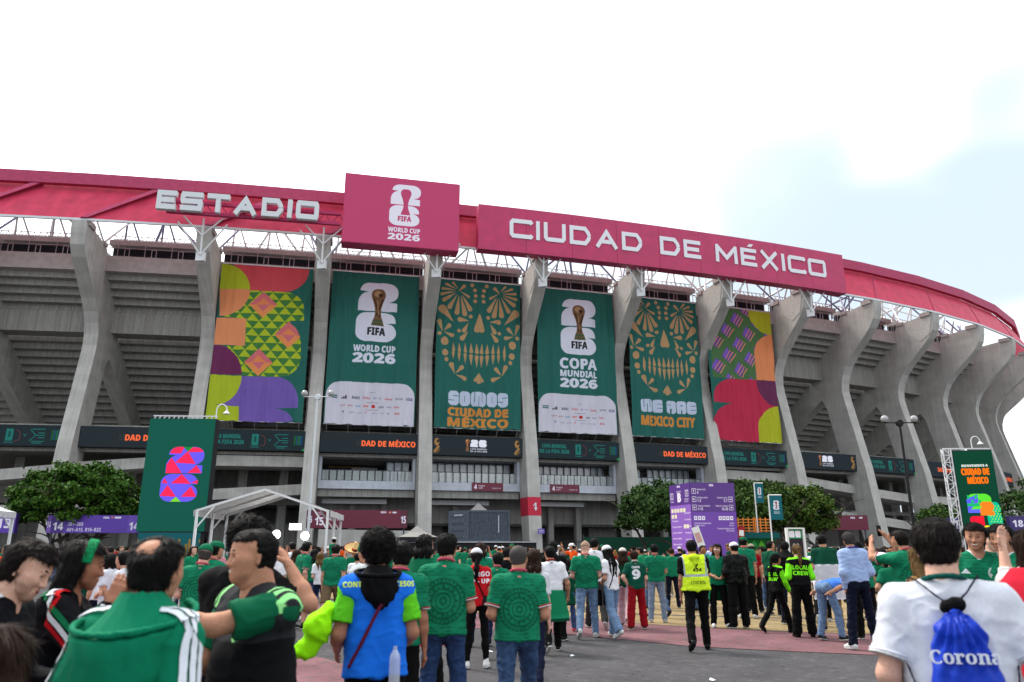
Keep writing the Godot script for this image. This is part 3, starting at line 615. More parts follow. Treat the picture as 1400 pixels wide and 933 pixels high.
		tm.tube(B(b, 0.05, -16, 33.2), B(b, 0.5, -6.5, 36.8), 0.15, 0.15, 6)
		tm.tube(B(b, 0.5, -6.5, 36.8), B(b, 0.9, -16, 33.2), 0.15, 0.15, 6)
		obj("roof_truss", tm.mesh(), [M.navy_steel, M.white_paint, M.white_paint, M.steel][(b + 8) % 4], st)
		var zm := MB.new()   # small lattice rail on the cap
		var nz := 16
		for k in nz:
			var f := 0.05 + 0.9 * k / nz
			var f2 := 0.05 + 0.9 * (k + 0.5) / nz
			var f3 := 0.05 + 0.9 * (k + 1) / nz
			zm.bar(B(b, f, -6.2, 33.05), B(b, f2, -6.2, 33.75), 0.05)
			zm.bar(B(b, f2, -6.2, 33.75), B(b, f3, -6.2, 33.05), 0.05)
		zm.bar(B(b, 0.05, -6.2, 33.78), B(b, 0.95, -6.2, 33.78), 0.07)
		zm.bar(B(b, 0.05, -6.6, 33.55), B(b, 0.95, -6.6, 33.55), 0.07)
		obj("lattice_rail", zm.mesh(), M.steel, st)
	# ramps left and right, concourse and lower storeys
	var ramp := func(pts: Array, parent: Node) -> void:
		for i in pts.size() - 1:
			var a: Array = pts[i]; var c: Array = pts[i + 1]
			var mb := MB.new()
			mb.hexa([P(a[0], -10, a[1] - 1.05), P(c[0], -10, c[1] - 1.05), P(c[0], -5.8, c[1] - 1.05), P(a[0], -5.8, a[1] - 1.05), P(a[0], -10, a[1] - 0.5), P(c[0], -10, c[1] - 0.5), P(c[0], -5.8, c[1]), P(a[0], -5.8, a[1])])
			obj("ramp_beam", mb.mesh(), M.concrete, parent)
	ramp.call([[-2.0, 7.7], [-1.0, 8.5], [-0.06, 9.65], [0.06, 9.85], [0.94, 10.7], [1.06, 10.75], [1.94, 10.75]], st)
	ramp.call([[6.06, 10.75], [6.94, 10.55], [7.06, 10.45], [7.94, 9.5], [8.06, 9.35], [8.94, 8.6], [9.06, 8.6], [9.94, 8.6], [10.06, 8.6], [10.94, 8.6], [11.06, 8.6], [11.94, 8.6]], st)
	ramp.call([[-1.9, 4.2], [-1.0, 5.2], [-0.06, 6.1], [0.94, 7.2], [1.94, 8.0]], st)
	ramp.call([[6.06, 7.6], [6.94, 6.9], [7.06, 6.8], [7.94, 6.0], [8.06, 5.9], [8.94, 5.0]], st)
	for b in [-2, -1, 0, 1, 6, 7, 8, 9, 10, 11, 12]:
		bay_part("concourse_slab", b, 0.0, 1.0, -23.8, -11.0, 6.2, 6.7, M.concrete_dark, st)
		for f in [0.3, 0.68]:
			bay_part("concourse_pillar", b, f, f + 0.08, -12.6, -11.6, 0.0, 10.85, M.concrete_dark, st)
		bay_part("concourse_wall", b, 0.02, 0.98, -15.2, -14.8, 0.0, 4.3, M.concrete_dark, st)
		if b in [7, 8]:
			bay_part("sloped_girder", b, 0.07, 0.5, -9.0, -8.0, 4.9, 6.4, M.concrete_board, st)
			bay_part("parapet_wall", b, 0.07, 0.93, -4.0, -3.6, 0.0, 1.9, M.concrete, st)
	for b in [2, 3, 4, 5]:
		bay_part("terrace_floor", b, 0.0, 1.0, -23.8, -7.0, 7.6, 8.0, M.concrete_dark, st)
		bay_part("terrace_ledge", b, 0.065, 0.935, -7.0, -6.0, 7.62, 8.45, M.ledge, st)
		bay_part("terrace_soffit", b, 0.065, 0.935, -8.0, -6.4, 6.85, 7.6, M.concrete_dark, st)
		bay_part("terrace_head", b, 0.065, 0.935, -7.2, -6.0, 10.95, 11.2, M.ledge, st)
		for f in [0.065, 0.91]:
			bay_part("terrace_jamb", b, f, f + 0.025, -7.2, -6.0, 8.45, 10.95, M.ledge, st)
		var open: bool = b == 2
		var nw := 11
		for k in nw:   # glazing: frosted blinds behind clear panes between dark mullions
			var f0 := 0.1 + 0.8 * k / nw
			var f1 := 0.1 + 0.8 * (k + 1) / nw
			if open and k < 8: continue
			if b == 5 and k == 3: continue
			var wn := bay_part("mullion", b, f0 - 0.004, f0 + 0.006, -8.6, -8.4, 8.0, 10.95, M.dark_steel, st)
			bay_part("pane", b, f0 + 0.006, f1 - 0.004, -8.52, -8.49, 8.0, 10.75, M.glass, wn)
			bay_part("blind", b, f0 + 0.012, f1 - 0.01, -8.9, -8.86, 8.3, 10.7, M.frost, wn)
		bay_part("transom", b, 0.09, 0.91, -8.62, -8.38, 10.75, 10.95, M.dark_steel, st)
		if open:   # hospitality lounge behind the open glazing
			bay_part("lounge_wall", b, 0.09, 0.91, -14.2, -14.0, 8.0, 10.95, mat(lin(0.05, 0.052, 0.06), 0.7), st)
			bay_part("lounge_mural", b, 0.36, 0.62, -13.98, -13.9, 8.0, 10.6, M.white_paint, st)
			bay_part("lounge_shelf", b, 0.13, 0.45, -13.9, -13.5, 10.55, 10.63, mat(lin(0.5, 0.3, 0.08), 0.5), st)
		else:
			bay_part("lounge_wall", b, 0.0, 1.0, -12.2, -12.0, 8.0, 10.85, M.concrete_dark, st)
		var rail := MB.new()
		rail.bar(B(b, 0.09, -6.25, 9.55), B(b, 0.91, -6.25, 9.55), 0.06)
		for k in 13:
			var f := 0.09 + 0.82 * k / 12.0
			rail.bar(B(b, f, -6.25, 8.45), B(b, f, -6.25, 9.55), 0.08, 0.05)
		var rl := obj("terrace_rail", rail.mesh(), M.dark_steel, st)
		for k in 12:
			var f0 := 0.092 + 0.82 * k / 12.0
			bay_part("pane", b, f0 + 0.004, f0 + 0.06, -6.27, -6.25, 8.5, 9.5, M.rail_glass, rl)
		# gate hall under the terrace
		bay_part("hall_lintel", b, 0.0, 1.0, -12.4, -11.6, 4.4, 7.6, M.concrete_dark, st)
		bay_part("hall_wall", b, 0.0, 0.34, -16.4, -16.0, 0.0, 4.4, M.concrete_dark, st)
		for f in [0.36, 0.66]:
			bay_part("hall_pillar", b, f, f + 0.055, -11.4, -10.6, 0.0, 7.6, M.concrete_dark, st)
		bay_part("hall_slab", b, 0.0, 1.0, -23.8, -12.4, 4.2, 4.4, M.concrete_dark, st)
		for f in [0.1, 0.4]:
			bay_part("duct", b, f, f + 0.3, -9.6, -9.1, 6.3, 6.8, M.steel, st)
	# low sloped walls by the gates
	for q in [[2, 0.12, 0.93, 0.9, 3.4, 3.3], [5, 0.0, 0.9, -1.5, 1.9, 3.4], [4, 0.72, 1.0, -1.5, 1.4, 1.9]]:
		var mb := MB.new()
		var o: float = q[3]
		mb.hexa([B(q[0], q[1], o - 0.4, 0), B(q[0], q[2], o - 0.4, 0), B(q[0], q[2], o, 0), B(q[0], q[1], o, 0), B(q[0], q[1], o - 0.4, q[4]), B(q[0], q[2], o - 0.4, q[5]), B(q[0], q[2], o, q[5]), B(q[0], q[1], o, q[4])])
		obj("gate_wall", mb.mesh(), M.concrete, st)

# ---------- flat print: a small scan-line painter ----------
class Cv:
	var im: Image
	var w: int
	var h: int
	var ss := 2
	var warped := false
	var warp: Callable:
		set(x):
			warp = x
			warped = true
	func _init(w_: int, h_: int, c: Color) -> void:
		w = w_; h = h_
		im = Image.create(w * ss, h * ss, false, Image.FORMAT_RGB8)
		im.fill(c)
	func fill(polys: Array, c: Color) -> void:   # even-odd fill of closed outlines in canvas units
		var y0 := INF
		var y1 := -INF
		for p: PackedVector2Array in polys:
			for q in p:
				y0 = minf(y0, q.y); y1 = maxf(y1, q.y)
		var a := maxi(0, int(y0 * ss))
		var b := mini(h * ss - 1, int(y1 * ss) + 1)
		for y in range(a, b + 1):
			var yy := (y + 0.5) / ss
			var xs := PackedFloat32Array()
			for p: PackedVector2Array in polys:
				var n := p.size()
				var q := p[n - 1]
				for r in p:
					if (q.y <= yy) != (r.y <= yy): xs.append(q.x + (r.x - q.x) * (yy - q.y) / (r.y - q.y))
					q = r
			xs.sort()
			for i in range(0, xs.size() - 1, 2):
				var x0 := clampi(roundi(xs[i] * ss), 0, w * ss)
				var x1 := clampi(roundi(xs[i + 1] * ss), 0, w * ss)
				if x1 > x0: im.fill_rect(Rect2i(x0, y, x1 - x0, 1), c)
	func poly(p: PackedVector2Array, c: Color) -> void:
		if warped:
			var q := PackedVector2Array()
			for k in p: q.append(warp.call(k))
			fill([q], c)
		else:
			fill([p], c)
	func rect(x: float, y: float, ww: float, hh: float, c: Color) -> void:
		poly(PackedVector2Array([Vector2(x, y), Vector2(x + ww, y), Vector2(x + ww, y + hh), Vector2(x, y + hh)]), c)
	func round_rect(x: float, y: float, ww: float, hh: float, r: float, c: Color) -> void:
		var p := PackedVector2Array()
		for q in [[x + r, y + r, PI], [x + ww - r, y + r, 1.5 * PI], [x + ww - r, y + hh - r, 0.0], [x + r, y + hh - r, 0.5 * PI]]:
			for k in 9:
				var t: float = q[2] + k / 8.0 * PI / 2
				p.append(Vector2(q[0] + cos(t) * r, q[1] + sin(t) * r))
		poly(p, c)
	func disc(x: float, y: float, rx: float, ry: float, c: Color) -> void:
		var p := PackedVector2Array()
		for k in 28: p.append(Vector2(x + cos(TAU * k / 28) * rx, y + sin(TAU * k / 28) * ry))
		poly(p, c)
	func ring(x: float, y: float, r: float, t: float, c: Color) -> void:
		var p := PackedVector2Array()
		var q := PackedVector2Array()
		for k in 40:
			p.append(Vector2(x + cos(TAU * k / 40) * r, y + sin(TAU * k / 40) * r))
			q.append(Vector2(x + cos(TAU * k / 40) * (r - t), y + sin(TAU * k / 40) * (r - t)))
		fill([p, q], c)
	func drop(a: Vector2, b: Vector2, r: float, c: Color) -> void:   # pointed at a, round at b
		var d := (b - a)
		var l := d.length()
		d /= l
		var s := Vector2(-d.y, d.x)
		var p := PackedVector2Array([a])
		for k in 13:
			var t := PI * (k / 12.0) - PI / 2
			p.append(b + s * sin(t) * r + d * (cos(t) * r - r))
		var m := a.lerp(b, 0.45)
		p.insert(1, m - s * r * 0.55)
		p.append(m + s * r * 0.55)
		poly(p, c)
	func line(a: Vector2, b: Vector2, t: float, c: Color) -> void:
		var s := (b - a).normalized()
		s = Vector2(-s.y, s.x) * t / 2
		poly(PackedVector2Array([a + s, b + s, b - s, a - s]), c)
	func text(s: String, x: float, y: float, cap: float, c: Color, width := 0.0, align := 0, bold := 0.0, serif := false) -> float:
		# y is the top of the capitals; width > 0 stretches the line to that width; returns the width
		var tm := TextMesh.new()
		var f := SystemFont.new()
		f.font_names = PackedStringArray(["Droid Serif" if serif else "Droid Sans"])
		f.font_weight = 700
		tm.font = f
		tm.font_size = 64
		tm.pixel_size = 1.0
		tm.depth = 0.0
		tm.curve_step = 1.5
		tm.text = "H"
		var ref := tm.get_aabb()
		tm.text = s
		var bb := tm.get_aabb()
		var arr := tm.surface_get_arrays(0)
		var v: PackedVector3Array = arr[Mesh.ARRAY_VERTEX]
		var ix: PackedInt32Array = arr[Mesh.ARRAY_INDEX] if arr[Mesh.ARRAY_INDEX] != null else PackedInt32Array(range(v.size()))
		var k := cap / ref.size.y
		var kx := k if width <= 0.0 else width / bb.size.x
		var ww := bb.size.x * kx
		var x0 := x - (0.0 if align == 0 else ww / 2 if align == 1 else ww)
		tm.text = "H" + s
		# the base line of the run: put an H in the same run to find where capitals start
		var base := ref.position.y
		tm.text = s
		var off := 0.0
		if bb.size.y > ref.size.y * 1.02 or bb.size.y < ref.size.y * 0.98:
			tm.text = "H" + s
			var both := tm.get_aabb()
			var alone := bb
			off = 0.0
			base = ref.position.y + (both.get_center().y - ref.get_center().y) * 0.0
			tm.text = s
		for i in range(0, ix.size(), 3):
			var p := PackedVector2Array()
			for e in 3:
				var q := v[ix[i + e]]
				p.append(Vector2(x0 + (q.x - bb.position.x) * kx, y + cap - (q.y - base + off) * k))
			poly(p, c)
			if bold > 0.0:
				for d in [Vector2(bold, 0), Vector2(-bold, 0), Vector2(0, bold), Vector2(0, -bold)]:
					var p2 := PackedVector2Array([p[0] + d, p[1] + d, p[2] + d])
					poly(p2, c)
		return ww
	func two(x: float, y: float, s: float, t: float, c: Color) -> void:   # broad numeral 2, s wide, t high
		var p := PackedVector2Array()
		var A := func(cx: float, cy: float, ax: float, ay: float, t0: float, t1: float) -> void:
			for k in 9:
				var a := lerpf(t0, t1, k / 8.0)
				p.append(Vector2(x + (cx + cos(a) * ax) * s, y + (cy + sin(a) * ay) * t))
		A.call(0.30, 0.30, 0.26, 0.30, PI, 1.5 * PI)
		A.call(0.72, 0.30, 0.28, 0.30, 1.5 * PI, TAU)
		A.call(0.72, 0.38, 0.28, 0.30, 0.0, 0.45 * PI)
		p.append(Vector2(x + 0.98 * s, y + 0.70 * t))
		p.append(Vector2(x + 0.98 * s, y + t))
		p.append(Vector2(x, y + t))
		A.call(0.30, 0.72, 0.30, 0.40, PI, 1.45 * PI)
		p.append(Vector2(x + 0.10 * s, y + 0.31 * t))
		poly(p, c)
	func six(x: float, y: float, s: float, t: float, c: Color) -> void:
		var p := PackedVector2Array()
		var A := func(cx: float, cy: float, ax: float, ay: float, t0: float, t1: float) -> void:
			for k in 9:
				var a := lerpf(t0, t1, k / 8.0)
				p.append(Vector2(x + (cx + cos(a) * ax) * s, y + (cy + sin(a) * ay) * t))
		A.call(0.28, 0.32, 0.28, 0.32, PI, 1.5 * PI)
		A.call(0.70, 0.30, 0.28, 0.30, 1.5 * PI, TAU)
		p.append(Vector2(x + 0.98 * s, y + 0.37 * t))
		p.append(Vector2(x + 0.74 * s, y + 0.37 * t))
		A.call(0.72, 0.68, 0.28, 0.31, 1.5 * PI, TAU)
		A.call(0.72, 0.70, 0.28, 0.30, 0.0, 0.5 * PI)
		A.call(0.28, 0.70, 0.28, 0.30, 0.5 * PI, PI)
		poly(p, c)
	func cup(x: float, y: float, s: float, c: Color, dark: Color, lite: Color, green: Color) -> void:   # slim gold cup, s high
		var pr := [[0.0, 0.05], [0.02, 0.12], [0.08, 0.175], [0.16, 0.195], [0.24, 0.18], [0.32, 0.15], [0.42, 0.115], [0.55, 0.085], [0.68, 0.08], [0.78, 0.10], [0.86, 0.135], [1.0, 0.175]]
		var p := PackedVector2Array()
		for q in pr: p.append(Vector2(x + q[1] * s, y + q[0] * s))
		pr.reverse()
		for q in pr: p.append(Vector2(x - q[1] * s, y + q[0] * s))
		poly(p, c)
		if dark == c: return
		disc(x - 0.02 * s, y + 0.13 * s, 0.10 * s, 0.085 * s, lite)
		disc(x + 0.06 * s, y + 0.17 * s, 0.06 * s, 0.05 * s, dark)
		line(Vector2(x - 0.12 * s, y + 0.24 * s), Vector2(x + 0.05 * s, y + 0.78 * s), 0.03 * s, dark)
		line(Vector2(x + 0.13 * s, y + 0.28 * s), Vector2(x - 0.05 * s, y + 0.74 * s), 0.04 * s, dark)
		line(Vector2(x - 0.02 * s, y + 0.3 * s), Vector2(x + 0.01 * s, y + 0.7 * s), 0.025 * s, lite)
		rect(x - 0.125 * s, y + 0.845 * s, 0.25 * s, 0.045 * s, green)
		rect(x - 0.15 * s, y + 0.93 * s, 0.30 * s, 0.045 * s, green)
	func tex() -> ImageTexture:
		im.resize(w, h, Image.INTERPOLATE_BILINEAR)
		return ImageTexture.create_from_image(im)

func printed(t: Texture2D, rough := 0.75) -> StandardMaterial3D:
	var m := mat(Color.WHITE, rough)
	m.albedo_texture = t
	return m

func lit_screen(t: Texture2D, energy: float) -> StandardMaterial3D:
	var m := mat(Color(0.03, 0.03, 0.03), 0.8)
	m.metallic_specular = 0.15
	m.emission_enabled = true
	m.emission = Color.WHITE
	m.emission_operator = BaseMaterial3D.EMISSION_OP_MULTIPLY
	m.emission_texture = t
	m.emission_energy_multiplier = energy
	return m

const GOLD := Color(0.70, 0.56, 0.40)
const GREEN := Color(0.165, 0.39, 0.36)
const PAPER := Color(0.83, 0.84, 0.90)

func emblem(cv: Cv, x: float, y: float, s: float, c: Color, word: Color, cup_c := Color(0, 0, 0, 0)) -> void:   # two stacked numerals with the cup
	var t := s * 0.70
	cv.two(x + 0.03 * s, y, s * 0.97, t, c)
	cv.six(x, y + t * 1.04, s * 0.98, t, c)
	if cup_c.a > 0.0: cv.cup(x + 0.52 * s, y + 0.15 * s, s * 0.9, cup_c, cup_c, cup_c, cup_c)
	else: cv.cup(x + 0.52 * s, y + 0.15 * s, s * 0.9, Color(0.45, 0.34, 0.24), Color(0.26, 0.18, 0.13), Color(0.66, 0.53, 0.4), Color(0.25, 0.36, 0.26))
	cv.text("FIFA", x + 0.5 * s, y + 1.10 * s, 0.17 * s, word, 0.42 * s, 1, 0.008 * s)

func banner_world(lang: String) -> Texture2D:
	var cv := Cv.new(400, 670, GREEN)
	emblem(cv, 116, 42, 188, PAPER, Color(0.18, 0.18, 0.2))
	if lang == "en":
		cv.text("WORLD CUP", 206, 328, 27, PAPER, 188, 1, 1.2)
		cv.text("2026", 206, 364, 39, PAPER, 190, 1, 2.5)
	else:
		cv.text("COPA", 206, 330, 46, PAPER, 188, 1, 2.0)
		cv.text("MUNDIAL", 206, 386, 28, PAPER, 188, 1, 1.2)
		cv.text("2026", 206, 424, 38, PAPER, 188, 1, 2.5)
	var top := 490.0 if lang == "en" else 496.0
	cv.round_rect(4, top, 392, 250, 60, Color(0.80, 0.79, 0.84))
	var row := top + 58
	var dark := Color(0.16, 0.15, 0.2)
	cv.rect(22, row, 32, 5, GREEN); cv.rect(22, row + 8, 32, 5, GREEN)
	for k in 3:
		var bx := 72.0 + k * 8
		cv.poly(PackedVector2Array([Vector2(bx, row + 16), Vector2(bx + 7, row + 16), Vector2(bx + 7 - 3 + k, row + 10 - k * 5), Vector2(bx - 2 + k, row + 12 - k * 5)]), dark)
	cv.text("KADI", 118, row + 3, 11, dark, 34)
	cv.text("Coca", 166, row + 2, 11, Color(0.75, 0.25, 0.28), 32, 0, 0.0, true)
	cv.text("H·····I", 214, row + 4, 8, Color(0.35, 0.35, 0.45), 32)
	cv.text("Lenovo", 262, row + 5, 9, Color(0.75, 0.3, 0.3), 34)
	cv.text("QATAR", 310, row + 4, 8, Color(0.45, 0.42, 0.5), 34)
	cv.text("VISA", 358, row + 3, 12, Color(0.2, 0.2, 0.45), 30)
	for k in 8:
		var cc: Color = [Color(0.7, 0.45, 0.45), Color(0.65, 0.4, 0.4), Color(0.35, 0.55, 0.7), Color(0.8, 0.3, 0.2), Color(0.75, 0.15, 0.18), Color(0.3, 0.3, 0.35), Color(0.45, 0.45, 0.55), Color(0.75, 0.3, 0.35)][k]
		if k == 4: cv.rect(70 + k * 34.0, row + 36, 15, 13, cc)
		else: cv.text(["uni", "air", "bank", "M#", "", "gxy", "verz", "haier"][k], 68 + k * 34.0, row + 39, 8, cc, 22)
	for k in 8:
		var cc: Color = [Color(0.2, 0.2, 0.35), Color(0.6, 0.6, 0.65), Color(0.65, 0.65, 0.68), Color(0.8, 0.25, 0.25), Color(0.6, 0.6, 0.68), Color(0.66, 0.66, 0.7), Color(0.4, 0.4, 0.6), Color(0.75, 0.3, 0.3)][k]
		cv.text(["X", "gato", "globa", "7", "valor", "rok", "veem", "G"][k], 78 + k * 33.0, row + 66, 8, cc, 9 if k % 3 == 0 else 22)
	cv.rect(196, row - 18, 24, 3, Color(0.6, 0.6, 0.65)); cv.rect(180, row + 25, 56, 3, Color(0.62, 0.6, 0.65)); cv.rect(178, row + 56, 60, 3, Color(0.62, 0.6, 0.65))
	return cv.tex()

func zoom_warp(tl: Vector2, tr: Vector2, br: Vector2, bl: Vector2, w: float, h: float) -> Callable:   # a slanted drawing square to the cloth
	return func(p: Vector2) -> Vector2:
		var u := 0.5
		var v := 0.5
		for i in 4:
			var l := tl.lerp(bl, v); var r := tr.lerp(br, v)
			u = (p.x - l.x) / (r.x - l.x)
			var t := tl.lerp(tr, u); var b := bl.lerp(br, u)
			v = (p.y - t.y) / (b.y - t.y)
		return Vector2(u * w, v * h)

func banner_skull(lang: String) -> Texture2D:
	var cv := Cv.new(400, 690, GREEN)
	var wp := zoom_warp(Vector2(40, 52), Vector2(500, 90), Vector2(470, 885), Vector2(0, 860), 400, 690)
	for side in 2:
		cv.warp = func(p: Vector2) -> Vector2:
			var q: Vector2 = wp.call(p)
			return Vector2(400 - q.x, q.y) if side == 1 else q
		var e := Vector2(158, 118)
		for t in [[216, 238, 13], [183, 266, 14], [136, 258, 14], [93, 224, 13], [62, 178, 12], [52, 140, 9], [58, 106, 8], [80, 78, 8], [120, 68, 7]]:
			var tip := Vector2(t[0], t[1])
			cv.drop(e.lerp(tip, 0.18), tip, t[2], GOLD)
		cv.disc(185, 118, 26, 34, GREEN)
		cv.drop(Vector2(150, 125), Vector2(190, 88), 10, GOLD)
		cv.drop(Vector2(160, 122), Vector2(212, 160), 8, GOLD)
		for d in [[229, 88], [243, 117], [246, 149], [242, 180]]: cv.disc(d[0], d[1], 11, 11, GOLD)
		cv.drop(Vector2(261, 250), Vector2(244, 358), 18, GOLD)
		cv.drop(Vector2(122, 298), Vector2(46, 205), 22, GOLD)
		cv.drop(Vector2(205, 292), Vector2(140, 282), 14, GOLD); cv.disc(213, 268, 11, 11, GOLD)
		cv.drop(Vector2(200, 302), Vector2(168, 356), 13, GOLD); cv.disc(146, 347, 10, 10, GOLD)
		cv.drop(Vector2(198, 350), Vector2(153, 398), 14, GOLD)
		cv.drop(Vector2(58, 352), Vector2(40, 280), 12, GOLD); cv.drop(Vector2(62, 348), Vector2(104, 308), 12, GOLD)
		cv.drop(Vector2(62, 352), Vector2(120, 374), 11, GOLD); cv.disc(42, 359, 11, 11, GOLD)
		cv.disc(68, 403, 21, 23, GOLD); cv.disc(69, 465, 17, 18, GOLD); cv.disc(75, 502, 11, 12, GOLD)
		var tx := [114, 146, 178, 209, 240]
		for k in 5:
			cv.drop(Vector2(tx[k], 408 + 2 * k), Vector2(tx[k], 460 + 4 * k), 8 + 0.7 * k, GOLD)
			cv.drop(Vector2(tx[k] - 3, 504 + 12 * k), Vector2(tx[k] - 2, 458 + 6 * k), 8 + 0.7 * k, GOLD)
		cv.drop(Vector2(118, 582), Vector2(97, 518), 13, GOLD); cv.drop(Vector2(120, 580), Vector2(164, 540), 12, GOLD); cv.drop(Vector2(122, 584), Vector2(180, 612), 12, GOLD)
		cv.drop(Vector2(246, 580), Vector2(222, 624), 8, GOLD); cv.drop(Vector2(251, 575), Vector2(249, 636), 9, GOLD)
	cv.warped = false
	var pale := Color(0.74, 0.78, 0.86)
	var orange := Color(0.80, 0.53, 0.26)
	if lang == "es":
		var gx := 62.0
		for ch in "SOMOS":
			var gw := 72.0 if ch == "M" else 48.0
			cv.round_rect(gx, 523, gw, 66, 17, pale)
			if ch == "O": cv.line(Vector2(gx + gw / 2, 542), Vector2(gx + gw / 2, 572), 2, GREEN)
			elif ch == "S":
				cv.line(Vector2(gx + gw * 0.45, 546), Vector2(gx + gw, 546), 3, GREEN); cv.line(Vector2(gx, 566), Vector2(gx + gw * 0.55, 566), 3, GREEN)
			else:
				for q in 3: cv.line(Vector2(gx + 18 + q * 18, 523 + 20 * (q % 2)), Vector2(gx + 18 + q * 18, 568 + 20 * (q % 2)), 2.5, GREEN)
			gx += gw + 3
		cv.text("CIUDAD DE", 200, 600, 34, orange, 276, 1, 2.2)
		cv.text("MÉXICO", 200, 645, 36, orange, 276, 1, 2.5)
	else:
		var gx := 52.0
		for ch in "WE ARE":
			if ch == " ":
				gx += 18
				continue
			var gw := 62.0 if ch == "W" else 54.0
			cv.round_rect(gx, 512, gw, 62, 13, pale)
			if ch == "W":
				for q in 3: cv.line(Vector2(gx + 16 + q * 15, 512 + 22 * (q % 2)), Vector2(gx + 16 + q * 15, 552 + 22 * (q % 2)), 2.5, GREEN)
			elif ch == "R": cv.line(Vector2(gx + gw * 0.35, 534), Vector2(gx + gw * 0.65, 534), 4, GREEN); cv.line(Vector2(gx + gw / 2, 556), Vector2(gx + gw / 2, 576), 6, GREEN)
			elif ch == "A": cv.line(Vector2(gx + gw / 2, 550), Vector2(gx + gw / 2, 576), 8, GREEN); cv.line(Vector2(gx, 533), Vector2(gx + gw * 0.5, 533), 2.5, GREEN)
			else:
				cv.line(Vector2(gx + gw * 0.4, 533), Vector2(gx + gw, 533), 2.5, GREEN); cv.line(Vector2(gx + gw * 0.4, 553), Vector2(gx + gw, 553), 2.5, GREEN)
			gx += gw + 3
		cv.text("MEXICO CITY", 202, 592, 44, orange, 296, 1, 2.5)
	return cv.tex()

func arc(cx: float, cy: float, ax: float, ay: float, d0: float, d1: float) -> PackedVector2Array:
	var p := PackedVector2Array()
	for k in 13:
		var t := deg_to_rad(lerpf(d0, d1, k / 12.0))
		p.append(Vector2(cx + cos(t) * ax, cy + sin(t) * ay))
	return p

func pv(a: Array) -> PackedVector2Array:
	var p := PackedVector2Array()
	for i in range(0, a.size(), 2): p.append(Vector2(a[i], a[i + 1]))
	return p

func banner_colour_left() -> Texture2D:
	var cv := Cv.new(400, 640, GREEN)
	cv.warp = zoom_warp(Vector2(92, 78), Vector2(568, 112), Vector2(505, 885), Vector2(15, 870), 400, 640)
	var lime := Color(0.66, 0.72, 0.18)
	var coral := Color(0.78, 0.30, 0.34)
	var orange := Color(0.86, 0.55, 0.38)
	var purple := Color(0.45, 0.36, 0.66)
	var maroon := Color(0.42, 0.18, 0.33)
	cv.poly(pv([92, 70, 548, 104]) + arc(400, 110, 145, 124, 0, 90) + pv([200, 232, 150, 82]), coral)
	var zone := pv([232, 222, 410, 232]) + arc(415, 318, 100, 85, -85, 0) + pv([515, 381, 440, 381]) + arc(400, 500, 98, 118, -60, 0) + arc(400, 560, 97, 102, 0, 90) + pv([198, 656, 120, 508, 214, 508, 218, 372, 92, 356])
	cv.poly(zone, Color(0.26, 0.47, 0.24))
	for r in range(-1, 13):
		for c in range(-1, 10):
			var y := 228.0 + r * 37.0 + c * 2.6
			var x := 90.0 + c * 66.0 + (33.0 if r % 2 == 0 else 0.0) - r * 1.4
			for g in Geometry2D.intersect_polygons(pv([x, y + 36, x + 66, y + 38, x + 33, y]), zone): cv.poly(g, lime)
	for d in [[305, 297], [435, 453], [281, 588]]:
		for g in Geometry2D.intersect_polygons(pv([d[0] - 73, d[1], d[0] + 2, d[1] - 67, d[0] + 73, d[1] + 4, d[0] - 3, d[1] + 70]), zone): cv.poly(g, Color(0.80, 0.42, 0.44))
		for g in Geometry2D.intersect_polygons(pv([d[0] - 73, d[1], d[0] + 73, d[1] + 4, d[0] - 3, d[1] + 70]), zone): cv.poly(g, Color(0.87, 0.55, 0.33))
		cv.poly(pv([d[0] - 38, d[1], d[0] + 1, d[1] - 34, d[0] + 37, d[1] + 2]), Color(0.87, 0.52, 0.33))
		cv.poly(pv([d[0] - 34, d[1] + 1, d[0] + 34, d[1] + 3, d[0] - 1, d[1] + 36]), Color(0.78, 0.42, 0.46))
	cv.poly(pv([80, 76]) + arc(92, 216, 144, 138, -90, 0) + pv([80, 212]), lime)
	cv.poly(pv([80, 212]) + arc(92, 216, 144, 138, 0, 90) + pv([80, 354]), orange)
	cv.poly(pv([40, 360, 219, 370, 212, 509, 40, 500]), orange)
	cv.poly(pv([40, 502, 60, 502]) + arc(60, 652, 138, 150, -80, 0) + pv([30, 650]), maroon)
	cv.poly(pv([30, 650, 196, 657]) + arc(60, 655, 137, 143, 0, 95) + pv([10, 797]), lime)
	cv.poly(pv([198, 657, 360, 662]) + arc(365, 780, 118, 118, -88, 0) + pv([482, 815, 350, 815]) + arc(355, 885, 100, 70, -90, -5) + pv([180, 890, 183, 805, 60, 797]) + arc(60, 655, 137, 143, 88, 2), purple)
	cv.poly(pv([10, 795, 183, 805, 180, 890, 5, 880]), lime)
	return cv.tex()

